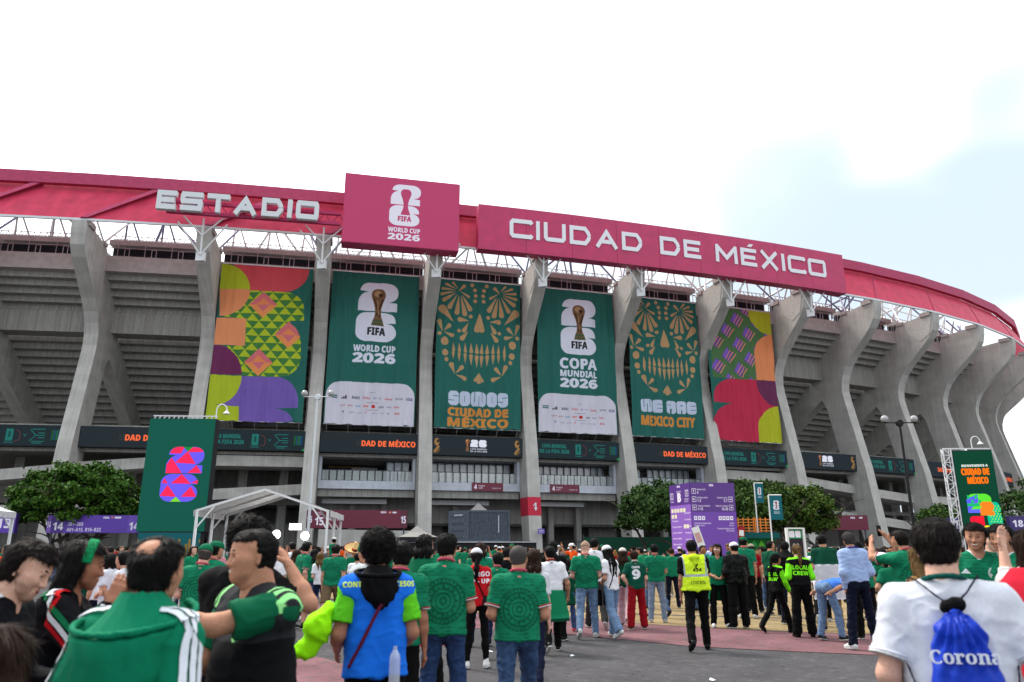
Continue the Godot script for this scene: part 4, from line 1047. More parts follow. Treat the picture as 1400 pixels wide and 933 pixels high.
func banner_colour_right() -> Texture2D:
	var cv := Cv.new(400, 760, GREEN)
	cv.warp = zoom_warp(Vector2(48, 55), Vector2(432, 97), Vector2(442, 872), Vector2(62, 850), 400, 760)
	var zone := pv([70, 40, 300, 80]) + arc(432, 95, 130, 138, 180, 95) + pv([420, 235]) + arc(425, 345, 108, 112, -92, -180) + pv([318, 506, 70, 492])
	cv.poly(zone, Color(0.30, 0.44, 0.28))
	for r in range(-2, 5):
		for c in 6:
			var x := 95.0 + c * 62.0
			var y := 270.0 - c * 65.0 + r * 152.0
			for g in Geometry2D.intersect_polygons(pv([x - 32, y + 10, x - 2, y - 46, x + 36, y - 6, x + 8, y + 48]), zone): cv.poly(g, Color(0.42, 0.32, 0.58))
			for g in Geometry2D.intersect_polygons(pv([x - 26, y + 6, x - 2, y - 40, x + 12, y - 26, x - 10, y + 20]), zone): cv.poly(g, Color(0.48, 0.36, 0.72))
			for k in 3:
				var a := Vector2(x - 14 + k * 13, y + 22 + k * 12)
				var b := a + Vector2(32, -52)
				for g in Geometry2D.intersect_polygons(pv([a.x, a.y, b.x, b.y, b.x + 5, b.y + 3, a.x + 5, a.y + 3]), zone): cv.poly(g, Color(0.83, 0.52, 0.46))
	var lime := Color(0.68, 0.70, 0.17)
	cv.poly(pv([303, 70, 445, 90, 445, 234, 425, 230]) + arc(432, 95, 130, 138, 95, 178), lime)
	cv.poly(arc(440, 345, 124, 114, -90, -180) + pv([318, 510, 450, 516, 450, 230]), Color(0.86, 0.53, 0.35))
	var red := Color(0.72, 0.19, 0.30)
	cv.poly(pv([66, 636]) + arc(168, 610, 100, 110, 170, 270) + pv([320, 505, 330, 520, 440, 600, 440, 780, 312, 780, 310, 880, 50, 870]) + arc(168, 770, 108, 124, 180, 268) + pv([165, 642]), red)
	cv.poly(arc(438, 512, 122, 150, 90, 180) + pv([318, 506, 455, 514, 455, 662]), Color(0.40, 0.19, 0.32))
	cv.poly(arc(440, 780, 128, 118, -90, -180) + pv([312, 880, 460, 890, 460, 662]), lime)
	return cv.tex()

func curtain(called: String, bay: int, f0: float, f1: float, h0: float, h1: float, o: float, m: Material, label: String, seed_: int) -> void:
	var a := B(bay, f0, o, 0.0)
	var b := B(bay, f1, o, 0.0)
	var out := (b - a).normalized().cross(Vector3.UP)
	if out.z < 0: out = -out
	var fn := FastNoiseLite.new()
	fn.seed = seed_; fn.frequency = 0.35; fn.fractal_octaves = 3
	var nx := 80
	var ny := 40
	var pts := PackedVector3Array()
	var w := a.distance_to(b)
	for j in ny + 1:
		for i in nx + 1:
			var u := float(i) / nx
			var v := float(j) / ny
			var q := a.lerp(b, u)
			q.y = lerpf(h1, h0, v) - 0.12 * sin(u * PI) * v - 0.05 * sin(u * 40.0) * (1.0 if j == ny else 0.0)
			var amp := 0.05 + 0.10 * v
			var d := fn.get_noise_2d(u * w * 2.6 + v * 1.5, v * 3.5) * amp * 2.2 + sin(u * 31.0 + v * 3.0 + 3.0 * fn.get_noise_2d(v * 6.0, u * 4.0) + seed_) * 0.035 + fn.get_noise_2d(u * w * 9.0, v * 5.0) * 0.05 + (0.03 if j % 8 == 0 else 0.0) + 0.25 * sin(v * PI) * sin(u * PI)
			pts.append(q + out * d)
	var st := SurfaceTool.new()
	st.begin(Mesh.PRIMITIVE_TRIANGLES)
	for j in ny + 1:
		for i in nx + 1:
			st.set_uv(Vector2(float(i) / nx, float(j) / ny))
			st.add_vertex(pts[j * (nx + 1) + i])
	for j in ny:
		for i in nx:
			var k := j * (nx + 1) + i
			for e in [k, k + 1, k + nx + 2, k, k + nx + 2, k + nx + 1]: st.add_index(e)
	st.generate_normals()
	var t := thing(called, label, "banner", Vector3.ZERO, 0.0, "banners hung between the stadium ribs")
	obj("cloth", st.commit(), m, t)
	var rod := MB.new()
	rod.tube(B(bay, f0, o - 0.05, h1 + 0.05), B(bay, f1, o - 0.05, h1 + 0.05), 0.07)
	obj("top_rod", rod.mesh(), M.steel, t)
	var rod2 := MB.new()
	rod2.tube(B(bay, f0, o - 0.06, h0 - 0.1), B(bay, f1, o - 0.06, h0 - 0.1), 0.05)
	obj("bottom_rod", rod2.mesh(), M.steel, t)
	for k in 5:
		var f := lerpf(f0 + 0.03, f1 - 0.03, k / 4.0)
		var tm := MB.new()
		tm.tube(B(bay, f, o - 0.06, h0 - 0.1), B(bay, f, o - 0.9, 13.3), 0.02, 0.02, 4)
		obj("guy_rope", tm.mesh(), M.letter_grey, t)

# ---------- broad sign letters drawn with a stroke ----------
func off(t: float, p: Array) -> PackedVector2Array:
	return Geometry2D.offset_polyline(pv(p), t / 2, Geometry2D.JOIN_MITER, Geometry2D.END_BUTT)[0]

func letter_polys(ch: String, t: float) -> Array:   # [width, [polygons], [polygons set back a little]]
	var h := 1.0 - t
	var k := 0.16
	match ch:
		"E": return [1.12, [off(t, [1.12, h, t / 2, h, t / 2, 0.0, 1.12, 0.0])], [off(t, [t, h / 2, 1.02, h / 2])]]
		"S": return [1.3, [off(t, [1.28, h, k, h, t / 2, h - k * 0.6, t / 2, h / 2 + k * 0.5, k, h / 2, 1.3 - k, h / 2, 1.3 - t / 2, h / 2 - k * 0.5, 1.3 - t / 2, k * 0.6, 1.3 - k, 0.0, 0.02, 0.0])], []]
		"T": return [1.3, [off(t, [0.0, h, 1.3, h])], [off(t, [0.65, -t / 2, 0.65, h - t / 2])]]
		"A": return [1.45, [off(t, [t * 0.55, -t / 2, 0.725, h - t * 0.2, 1.45 - t * 0.55, -t / 2])], [off(t, [0.36, h * 0.28, 1.09, h * 0.28])]]
		"D": return [1.3, [off(t, [t / 2, h / 2, t / 2, h, 1.3 - 0.36, h, 1.3 - t / 2 - 0.06, h - 0.22, 1.3 - t / 2, h / 2]), off(t, [1.3 - t / 2, h / 2, 1.3 - t / 2 - 0.06, 0.22, 1.3 - 0.36, 0.0, t / 2, 0.0, t / 2, h / 2])], []]
		"O": return [1.38, [off(t, [t / 2, h / 2, t / 2, h - 0.07, 0.17, h, 1.21, h, 1.38 - t / 2, h - 0.07, 1.38 - t / 2, h / 2]), off(t, [1.38 - t / 2, h / 2, 1.38 - t / 2, 0.07, 1.21, 0.0, 0.17, 0.0, t / 2, 0.07, t / 2, h / 2])], []]
		"C": return [1.3, [off(t, [1.3, h - 0.1, 1.22, h, 0.2, h, t / 2, h - 0.1, t / 2, 0.1, 0.2, 0.0, 1.22, 0.0, 1.3, 0.1])], []]
		"U": return [1.3, [off(t, [t / 2, h + t / 2, t / 2, 0.1, 0.2, 0.0, 1.1, 0.0, 1.3 - t / 2, 0.1, 1.3 - t / 2, h + t / 2])], []]
		"I": return [t, [off(t, [t / 2, -t / 2, t / 2, h + t / 2])], []]
		"M": return [1.5, [off(t, [t / 2, -t / 2, t / 2 + 0.02, h, 0.75, 0.18, 1.5 - t / 2 - 0.02, h, 1.5 - t / 2, -t / 2])], []]
		"É": return [1.12, [off(t, [1.12, h, t / 2, h, t / 2, 0.0, 1.12, 0.0]), pv([0.5, 1.06 - t / 2 + 0.04, 0.78, 1.06 - t / 2 + 0.04, 0.95, 1.27 - t / 2, 0.66, 1.27 - t / 2])], [off(t, [t, h / 2, 1.02, h / 2])]]
		"X": return [1.35, [off(t, [t * 0.6, -t / 2, 1.35 - t * 0.6, h + t / 2])], [off(t, [t * 0.6, h + t / 2, 1.35 - t * 0.6, -t / 2])]]
	return [0.6, [], []]

func sign_word(parent: Node, word: String, i0: float, i1: float, o: float, h0: float, size: float, depth: float, face: Material, t := 0.19) -> void:
	var total := 0.0
	var gap := 0.24
	var parts := []
	for ch in word:
		var l := letter_polys(ch, t)
		parts.append(l)
		total += l[0] + gap
	total -= gap
	var x := 0.0
	var kx := P(i0, o, 0).distance_to(P(i1, o, 0)) / (total * size)
	for n in parts.size():
		var l: Array = parts[n]
		var mid: float = (x + l[0] / 2.0) / total
		var i := lerpf(i0, i1, mid)
		var a := frame_at(i)
		var right := Vector3(cos(a[2]), 0, -sin(a[2]))
		var out := Vector3(sin(a[2]), 0, cos(a[2]))
		var at: Vector3 = P(i, o, h0 + size * t / 2) - right * (l[0] / 2.0 * size * kx)
		var mb := MB.new()
		for e in 2:
			for poly: PackedVector2Array in l[1 + e]:
				var sc := PackedVector2Array()
				for q in poly: sc.append(Vector2(q.x * size * kx, q.y * size))
				mb.prism(sc, Transform3D(Basis(right, Vector3.UP, out), at), 0.0, depth - 0.012 * e)
		obj("letter", mb.mesh(), face, parent)
		x += l[0] + gap

func curved_panel(i0: float, i1: float, o0: float, o1: float, h0: float, h1: float) -> ArrayMesh:
	var mb := MB.new()
	mb.hexa([P(i0, o0, h0), P(i1, o0, h0), P(i1, o1, h0), P(i0, o1, h0), P(i0, o0, h1), P(i1, o0, h1), P(i1, o1, h1), P(i0, o1, h1)])
	return mb.mesh()

func plate(a: Vector3, b: Vector3, h0: float, h1: float) -> ArrayMesh:   # upright printed face from a (left) to b (right)
	var mb := MB.new()
	mb.quad(Vector3(a.x, h1, a.z), Vector3(b.x, h1, b.z), Vector3(b.x, h0, b.z), Vector3(a.x, h0, a.z))
	return mb.mesh()

func build_signs() -> void:
	# hung banners
	var texs := [banner_colour_left(), banner_world("en"), banner_skull("es"), banner_world("es"), banner_skull("en"), banner_colour_right()]
	var names := ["colour_banner", "green_banner", "skull_banner", "green_banner", "skull_banner", "colour_banner"]
	var labels := ["tall banner of lime triangles, coral, orange, maroon and purple shapes", "green banner reading FIFA WORLD CUP 2026 with gold cup and sponsor strip", "green banner with gold skull reading SOMOS CIUDAD DE MÉXICO", "green banner reading COPA MUNDIAL 2026 with gold cup and sponsor strip", "green banner with gold skull reading WE ARE MEXICO CITY", "tall banner of purple plaid, red, orange and lime shapes"]
	for k in 6:
		var m := printed(texs[k], 0.8)
		curtain(names[k], k + 1, [0.075, 0.08, 0.08, 0.09, 0.08, 0.02][k], [0.9, 0.9, 0.915, 0.92, 0.9, 0.87][k], 14.15, 30.75, -4.75, m, labels[k], 40 + k)
	# ribbon boards of screens, one between each two ribs
	var dark := Color(0.14, 0.17, 0.195)
	var r1 := Cv.new(512, 96, dark)
	r1.text("DAD DE MÉXICO", 498, 36, 27, Color(0.98, 0.42, 0.24), 284, 2, 1.0)
	r1.text("UI", 212, 36, 27, Color(0.20, 0.22, 0.22), 26, 2)
	var r2 := Cv.new(512, 96, Color(0.125, 0.165, 0.185))
	var teal := Color(0.13, 0.40, 0.38)
	r2.text("COPA MUNDIAL", 40, 22, 19, teal, 146, 0, 0.8)
	r2.text("DE LA FIFA 2026", 26, 50, 19, teal, 176, 0, 0.8)
	r2.rect(240, 18, 34, 56, teal); r2.rect(252, 30, 10, 26, Color(0.1, 0.25, 0.25)); r2.rect(236, 80, 42, 4, teal)
	r2.line(Vector2(284, 20), Vector2(306, 34), 3, Color(0.4, 0.2, 0.22)); r2.line(Vector2(306, 34), Vector2(306, 70), 3, Color(0.4, 0.2, 0.22)); r2.line(Vector2(306, 70), Vector2(284, 76), 3, Color(0.4, 0.2, 0.22))
	r2.line(Vector2(322, 40), Vector2(329, 52), 3, teal); r2.line(Vector2(329, 52), Vector2(336, 40), 3, teal)
	for q in [[352, 20, 380, 47], [380, 47, 422, 47], [352, 74, 380, 47], [360, 18, 422, 18], [390, 36, 422, 36], [390, 58, 422, 58], [360, 76, 422, 76], [366, 84, 410, 84]]: r2.line(Vector2(q[0], q[1]), Vector2(q[2], q[3]), 4, teal)
	for q in 4: r2.rect(452 + q * 11.0, 22, 9, 46, [Color(0.12, 0.32, 0.2), Color(0.14, 0.28, 0.36), Color(0.12, 0.36, 0.24), Color(0.12, 0.26, 0.4)][q])
	r2.poly(pv([490, 96, 512, 78, 512, 96]), Color(0.16, 0.5, 0.3))
	var r3 := Cv.new(512, 96, dark)
	r3.two(214, 14, 44, 38, PAPER); r3.six(262, 14, 44, 38, PAPER)
	r3.cup(198, 12, 62, Color(0.55, 0.36, 0.24), Color(0.3, 0.2, 0.14), Color(0.7, 0.5, 0.35), Color(0.3, 0.3, 0.2))
	r3.text("COPA MUNDIAL", 262, 58, 8, PAPER, 94, 1); r3.text("DE LA FIFA 2026", 262, 70, 8, PAPER, 94, 1)
	for q in 2:
		var bx := 10.0 + q * 452
		r3.disc(bx + 18, 30, 14, 20, Color(0.55, 0.42, 0.26)); r3.disc(bx + 24, 26, 7, 9, Color(0.2, 0.17, 0.14))
		r3.line(Vector2(bx + 4, 84), Vector2(bx + 30, 50), 13, Color(0.55, 0.42, 0.26)); r3.line(Vector2(bx + 16, 88), Vector2(bx + 36, 66), 6, Color(0.45, 0.34, 0.2))
	var rib_mats := [lit_screen(r1.tex(), 0.5), lit_screen(r2.tex(), 0.5), lit_screen(r3.tex(), 0.5)]
	var kinds := {-2: 1, -1: 1, 0: 0, 1: 1, 2: 0, 3: 2, 4: 1, 5: 0, 6: 1, 7: 2, 8: 1, 9: 0, 10: 1, 11: 0, 12: 1}
	var near := ["left of the first rib", "behind the left screen tower", "under the lime triangle banner", "under the green World Cup banner", "under the SOMOS skull banner", "under the COPA MUNDIAL banner", "under the WE ARE skull banner", "under the purple plaid banner", "right of the plaid banner", "behind the right lamp post", "behind the right screen tower", "at the far right bend"]
	for b in range(-1, 12):
		var k: int = kinds[b]
		var words: String = ["orange DAD DE MÉXICO", "teal COPA MUNDIAL and flags", "white 26 and gold eagles"][k]
		var t := thing("ribbon_board", "dark ribbon screen with %s, %s" % [words, near[clampi(b + 1, 0, 11)] if b < 11 else "last at the far right edge"], "screen", Vector3.ZERO, 0.0, "ribbon screens between the ribs")
		bay_part("case", b, 0.062, 0.945, -5.9, -5.0, 11.2, 13.25, M.black, t)
		obj("display", plate(B(b, 0.068, -4.985, 0), B(b, 0.94, -4.985, 0), 11.24, 13.21), rib_mats[k], t)
	# rim signs
	var sq := thing("square_sign", "square crimson sign with white FIFA WORLD CUP 2026 emblem on the roof rim", "sign")
	obj("box", curved_panel(2.155, 3.175, 0.75, 2.5, 31.25, 38.85), M.sign_pink, sq)
	var cs := Color(0.735, 0.16, 0.385)
	var sc := Cv.new(640, 400, cs)
	emblem(sc, 248, 36, 172, Color(0.9, 0.88, 0.93), cs, cs)
	sc.text("WORLD CUP", 334, 294, 26, Color(0.9, 0.88, 0.93), 176, 1, 0.8)
	sc.text("2026", 334, 330, 34, Color(0.9, 0.88, 0.93), 176, 1, 1.6)
	var sqm := printed(sc.tex(), 0.5)
	obj("face", plate(P(2.16, 2.53, 0), P(3.17, 2.53, 0), 31.3, 38.8), sqm, sq)
	for q in [[2.4, 33.0], [2.9, 33.0], [2.4, 36.5], [2.9, 36.5]]:
		var mb := MB.new()
		mb.bar(P(q[0], -1.2, q[1] + 0.8), P(q[0], 0.75, q[1]), 0.2)
		obj("bracket", mb.mesh(), M.pink_steel, sq)
	var ls := thing("long_sign", "long crimson sign with white letters CIUDAD DE MÉXICO on the roof rim", "sign")
	for k in 9:
		var i0 := lerpf(3.36, 7.42, k / 9.0)
		var i1 := lerpf(3.36, 7.42, (k + 1) / 9.0) - 0.0025
		obj("panel", curved_panel(i0, i1, 0.7, 2.0, 32.0, 37.1), M.sign_pink, ls)
	sign_word(ls, "CIUDAD", 3.65, 4.98, 2.0, 33.6, 2.2, 0.08, M.letter_face, 0.215)
	sign_word(ls, "DE", 5.17, 5.62, 2.0, 33.65, 2.2, 0.08, M.letter_face, 0.215)
	sign_word(ls, "MÉXICO", 5.79, 7.16, 2.0, 33.65, 2.2, 0.08, M.letter_face, 0.215)
	# bare letters on a beam
	var es := thing("letter_sign", "grey block letters ESTADIO standing on a pink beam at the roof rim", "sign")
	sign_word(es, "ESTADIO", 0.655, 1.955, 2.6, 33.1, 1.95, 0.5, M.letter_grey, 0.27)
	for hh in [33.25, 34.35]:
		obj("beam", curved_panel(0.72, 2.14, 2.0, 2.35, hh - 0.16, hh + 0.16), M.pink_steel, es)
	for k in 12:
		var i := 0.72 + 0.122 * k
		var mb := MB.new()
		mb.bar(P(i, 2.15, 33.3), P(i + 0.061, 2.15, 34.3), 0.1)
		mb.bar(P(i + 0.061, 2.15, 34.3), P(i + 0.122, 2.15, 33.3), 0.1)
		if k % 3 == 1: mb.bar(P(i, -0.6, 35.6), P(i, 2.15, 34.3), 0.14)
		obj("brace", mb.mesh(), M.pink_steel, es)
	# white forked brackets under the rim signs, one to a rib
	for i in [1, 2, 3, 4, 5, 6, 7]:
		var mb := MB.new()
		var c := P(i, 0.95, 29.5)
		mb.box(P(i, 0.72, 29.3), Vector3(0.9, 0.9, 0.35), Basis(Vector3.UP, -frame_at(i)[2]))
		mb.tube(P(i, 0.95, 29.4), P(i, 1.2, 33.2), 0.1)
		for s in [-0.2, 0.2]:
			mb.tube(P(i, 0.95, 29.4), P(i + s, 1.4, 32.6), 0.085)
			mb.tube(P(i, 1.1, 31.4), P(i + s * 0.8, 1.4, 33.2), 0.085)
		var o := obj("forked_bracket", mb.mesh(), M.white_paint)
		tag(o, "white forked tube bracket at the tip of %s" % ["", "the rib under the letters TAD", "the rib left of the square sign", "the rib under the square sign", "the rib under the letters IUD", "the rib under the letters AD", "the rib under the letters DE", "the rib under the letters IC"][i], "bracket", "forked brackets under the rim signs")

# ---------- things on the forecourt ----------
func gooseneck(parent: Node, at: Vector3, h: float, r: float, m: Material) -> void:
	var pts := PackedVector3Array([at, at + Vector3(0, h * 0.6, 0)])
	for k in 9:
		var t := PI - PI * k / 8.0
		pts.append(at + Vector3(r + cos(t) * r, h * 0.6 + sin(t) * r * 1.2, 0))
	var mb := MB.new()
	mb.path(pts, 0.035, 6)
	var end := pts[pts.size() - 1]
	mb.lathe(end, [[0.05, 0.0], [0.1, -0.1], [0.2, -0.2], [0.18, -0.22], [0.0, -0.22]], 12)
	obj("lamp_arm", mb.mesh(), m, parent)

func lamp_post(label: String, x: float, z: float, h: float, m: Material) -> void:
	var t := thing("lamp_post", label, "lamp post", Vector3(x, 0, z), 0.0, "tall lamp posts with two globes")
	var p := MB.new()
	p.lathe(Vector3.ZERO, [[0.22, 0.0], [0.2, 0.3], [0.11, 0.4], [0.07, h - 0.1], [0.0, h - 0.05]], 10)
	obj("pole", p.mesh(), m, t)
	var a := MB.new()
	a.tube(Vector3(-1.05, h + 0.02, 0), Vector3(1.05, h + 0.02, 0), 0.04)
	obj("crossarm", a.mesh(), m, t)
	var c := MB.new()
	c.lathe(Vector3(0, h, -0.12), [[0.0, 0.0], [0.24, 0.0], [0.26, 0.1], [0.22, 0.22], [0.0, 0.24]], 14, Vector3(0, 0, 1))
	obj("hub", c.mesh(), m, t)
	for s in [-1.0, 1.0]:
		var g := MB.new()
		var prof := []
		for k in 11:
			var q := -PI / 2 + PI * k / 10.0
			prof.append([cos(q) * 0.24, sin(q) * 0.24])
		g.lathe(Vector3(s * 0.98, h + 0.27, 0), prof, 14)
		var o := obj("globe", g.mesh(), M.globe, t)
		var k2 := MB.new()
		k2.lathe(Vector3(s * 0.98, h + 0.02, 0), [[0.05, 0.0], [0.14, 0.06], [0.14, 0.1]], 10)
		obj("holder", k2.mesh(), m, o)

func gate_sign(called: String, label: String, x0: float, x1: float, z: float, h0: float, h1: float, tex: Texture2D, edge: Color, turn := 0.0) -> void:
	var mid := Vector3((x0 + x1) / 2, 0, z)
	var t := thing(called, label, "sign", mid, turn)
	var w := (x1 - x0) / 2
	var b := MB.new()
	b.box(Vector3(0, (h0 + h1) / 2, -0.15), Vector3(w * 2, h1 - h0, 0.28))
	obj("panel", b.mesh(), mat(edge, 0.5), t)
	obj("face", plate(Vector3(-w + 0.01, 0, 0.0), Vector3(w - 0.01, 0, 0.0), h0 + 0.01, h1 - 0.01), printed(tex, 0.5), t)
	for s in [-1.0, 1.0]:
		var p := MB.new()
		p.tube(Vector3(s * (w - 0.25), 0, -0.15), Vector3(s * (w - 0.25), h0, -0.15), 0.06)
		obj("post", p.mesh(), M.dark_steel, t)

func tent(label: String, at: Vector3, turn: float, w: float, d: float, eave: float, ridge: float, m: Material) -> void:
	var t := thing("frame_tent", label, "tent", at, turn)
	var hw := w / 2
	var fn := FastNoiseLite.new()
	fn.frequency = 0.8
	for s in [-1.0, 1.0]:   # two roof slopes, sagging a little between the frames
		var st := SurfaceTool.new()
		st.begin(Mesh.PRIMITIVE_TRIANGLES)
		var n := 8
		for j in n + 1:
			for i in n + 1:
				var u := float(i) / n
				var v := float(j) / n
				var y := lerpf(ridge, eave, u) - 0.07 * sin(u * PI) * absf(sin(v * PI * 2)) + 0.03 * fn.get_noise_2d(u * 4, v * 6)
				st.set_uv(Vector2(u, v))
				st.add_vertex(Vector3(s * u * (hw + 0.12), y, -v * d))
		for j in n:
			for i in n:
				var k := j * (n + 1) + i
				for e in ([k, k + 1, k + n + 2, k, k + n + 2, k + n + 1] if s < 0 else [k, k + n + 2, k + 1, k, k + n + 1, k + n + 2]): st.add_index(e)
		st.generate_normals()
		obj("roof_sheet", st.commit(), m, t)
		var vm := MB.new()   # hanging valance along the eave
		vm.box(Vector3(s * (hw + 0.13), eave - 0.14, -d / 2), Vector3(0.02, 0.26, d))
		obj("valance", vm.mesh(), m, t)
	for k in 3:
		var z := -d * k / 2.0
		for s in [-1.0, 1.0]:
			var l := MB.new()
			l.bar(Vector3(s * hw, 0, z - 0.02), Vector3(s * hw, eave, z - 0.02), 0.1)
			obj("leg", l.mesh(), M.white_paint, t)
			var r := MB.new()
			r.bar(Vector3(s * hw, eave - 0.03, z - 0.02), Vector3(0, ridge - 0.06, z - 0.02), 0.09)
			obj("rafter", r.mesh(), M.white_paint, t)
			var br := MB.new()
			br.bar(Vector3(s * hw, eave - 0.8, z - 0.02), Vector3(s * (hw - 0.7), eave + 0.15, z - 0.02), 0.06)
			obj("brace", br.mesh(), M.white_paint, t)

func popup(label: String, at: Vector3, w: float, eave: float, top: float, m: Material) -> void:
	var t := thing("canopy_tent", label, "tent", at, 0.2)
	var mb := MB.new()
	var h := w / 2
	var c := [Vector3(-h, eave, h), Vector3(h, eave, h), Vector3(h, eave, -h), Vector3(-h, eave, -h)]
	for k in 4:
		var a: Vector3 = c[k]; var b: Vector3 = c[(k + 1) % 4]
		var mid := (a + b) / 2.0
		var p := Vector3(0, top, 0)
		var ia := a.lerp(p, 0.55) - Vector3(0, 0.12, 0); var ib := b.lerp(p, 0.55) - Vector3(0, 0.12, 0)
		mb.tri(ia, p, ib); mb.tri(a, ia, ib); mb.tri(a, ib, b)
	obj("canopy", mb.mesh(), m, t)
	for k in 4:
		var a: Vector3 = c[k]; var b: Vector3 = c[(k + 1) % 4]
		var vm := MB.new()
		vm.quad(a, b, b - Vector3(0, 0.3, 0), a - Vector3(0, 0.3, 0))
		obj("valance", vm.mesh(), M.black, t)
		var l := MB.new()
		l.bar(Vector3(a.x * 0.98, 0, a.z * 0.98), a * Vector3(0.98, 1, 0.98), 0.06)
		obj("leg", l.mesh(), M.dark_steel, t)

func build_street() -> void:
	M.globe = mat(lin(0.36, 0.36, 0.37), 0.25)
	# screen tower on the left
	var scr := Cv.new(360, 600, Color(0.075, 0.33, 0.28))
	var red := Color(0.97, 0.17, 0.35)
	var vio := Color(0.42, 0.36, 0.95)
	var lime := Color(0.5, 0.84, 0.2)
	scr.two(118, 154, 200, 142, vio); scr.six(100, 300, 200, 146, vio)
	scr.poly(pv([128, 190]) + arc(178, 190, 46, 36, 180, 270) + pv([208, 154, 190, 190]), red)
	scr.poly(pv([226, 170]) + arc(262, 186, 50, 30, 240, 350) + pv([222, 184]), red)
	scr.poly(pv([200, 154, 252, 154, 226, 180]), Color(0.1, 0.55, 0.24))
	scr.poly(pv([226, 178, 276, 246, 162, 240]), red); scr.poly(pv([120, 292, 120, 250, 142, 212, 164, 240, 206, 296, 118, 296]), red); scr.poly(pv([164, 240, 206, 294, 148, 292]), red)
	scr.poly(pv([282, 252, 312, 294, 236, 294]), red)
	scr.poly(pv([208, 300, 262, 352, 154, 350]), red); scr.poly(pv([118, 322, 138, 350, 106, 348]), red); scr.poly(pv([138, 358, 190, 420, 102, 416]), red)
	scr.poly(pv([264, 366, 298, 420, 216, 420]), red); scr.poly(pv([262, 346, 298, 330, 298, 352]), red); scr.poly(pv([190, 420, 218, 446, 160, 446]), lime)
	var t := thing("screen_tower", "tall green screen showing a red and violet 26 beside the white tent", "screen", Vector3(-18.45, 0, -42), 0.06)
	var mb := MB.new()
	mb.box(Vector3(0, 5.63, -0.4), Vector3(3.62, 6.16, 0.75))
	obj("case", mb.mesh(), M.black, t)
	obj("display", plate(Vector3(-1.8, 0, 0.0), Vector3(1.8, 0, 0.0), 2.56, 8.7), lit_screen(scr.tex(), 0.5), t)
	var fr := MB.new()
	for k in 14: fr.bar(Vector3(-1.7 + k * 0.26, 8.71, -0.3), Vector3(-1.6 + k * 0.26, 8.9, -0.3), 0.05)
	fr.bar(Vector3(-1.75, 8.9, -0.3), Vector3(1.75, 8.9, -0.3), 0.06)
	obj("top_truss", fr.mesh(), M.white_paint, t)
	var pat := Cv.new(360, 150, Color(0.10, 0.38, 0.40))
	var og := Color(0.62, 0.47, 0.2)
	for s in [60.0, 180.0, 300.0]:
		for k in 9:
			var q := PI + PI * k / 8.0
			pat.drop(Vector2(s + cos(q) * 14, 90 + sin(q) * 14), Vector2(s + cos(q) * 52, 90 + sin(q) * 60), 7, og)
		pat.disc(s, 92, 9, 9, og)
	for k in 7: pat.disc(k * 60.0, 26, 7, 7, og)
	var bm := MB.new()
	bm.box(Vector3(0, 1.27, -0.3), Vector3(3.3, 2.54, 0.6))
	obj("base", bm.mesh(), M.black, t)
	obj("base_print", plate(Vector3(-1.64, 0, 0.02), Vector3(1.64, 0, 0.02), 0.02, 2.5), printed(pat.tex(), 0.6), t)
	gooseneck(t, Vector3(1.7, 8.72, -0.3), 0.9, 0.28, M.white_paint)
	# screen tower on the right with its truss mast
	var s2 := Cv.new(240, 580, Color(0.04, 0.25, 0.18))
	s2.text("BIENVENIDOS A", 122, 96, 15, Color(0.92, 0.94, 0.92), 160, 1, 0.6)
	s2.text("CIUDAD DE", 120, 124, 42, Color(1.0, 0.45, 0.05), 168, 1, 2.5)
	s2.text("MÉXICO", 128, 184, 42, Color(1.0, 0.45, 0.05), 124, 1, 2.5)
	var aq := Color(0.03, 0.72, 0.55)
	s2.two(40, 296, 150, 120, Color(0.36, 0.86, 0.2)); s2.poly(pv([40, 330, 110, 300, 110, 350, 40, 416]), Color(0.35, 0.35, 0.92))
	for k in 4: s2.poly(pv([46 + k * 22.0, 300 + (k % 2) * 30, 66 + k * 22.0, 318 + (k % 2) * 30, 46 + k * 22.0, 336 + (k % 2) * 30]), Color(0.1, 0.72, 0.4))
	s2.rect(40, 360, 76, 20, Color(0.1, 0.7, 0.42)); s2.rect(40, 400, 74, 24, Color(0.38, 0.4, 0.95))
	s2.two(112, 350, 86, 92, Color(1.0, 0.5, 0.13))
	s2.six(150, 352, 88, 180, aq)
	for r in 9:
		for c in 4:
			s2.poly(pv([168 + c * 18.0 + (r % 2) * 8, 374 + r * 17.0, 176 + c * 18.0 + (r % 2) * 8, 381 + r * 17.0, 168 + c * 18.0 + (r % 2) * 8, 388 + r * 17.0]), Color(0.7, 0.92, 0.2))
	s2.two(112, 350, 86, 92, Color(1.0, 0.5, 0.13))
	s2.round_rect(44, 446, 84, 110, 22, Color(0.93, 0.1, 0.2)); s2.rect(86, 446, 42, 100, Color(0.93, 0.1, 0.2))
	s2.round_rect(112, 508, 60, 72, 26, Color(0.95, 0.9, 0.13)); s2.round_rect(160, 510, 76, 60, 26, Color(0.6, 0.47, 0.95))
	t = thing("screen_tower", "tall green screen reading BIENVENIDOS A CIUDAD DE MÉXICO with truss mast", "screen", Vector3(29.15, 0, -48), -0.25)
	mb = MB.new()
	mb.box(Vector3(0, 4.55, -0.35), Vector3(2.24, 6.3, 0.65))
	obj("case", mb.mesh(), M.black, t)
	obj("display", plate(Vector3(-1.11, 0, 0), Vector3(1.11, 0, 0), 2.4, 7.66), lit_screen(s2.tex(), 0.55), t)
	var tr := MB.new()
	for q in [Vector3(-1.2, 0, 0), Vector3(-1.65, 0, 0), Vector3(-1.2, 0, -0.45), Vector3(-1.65, 0, -0.45)]:
		tr.tube(q, q + Vector3(0, 7.8, 0), 0.04, 0.04, 6)
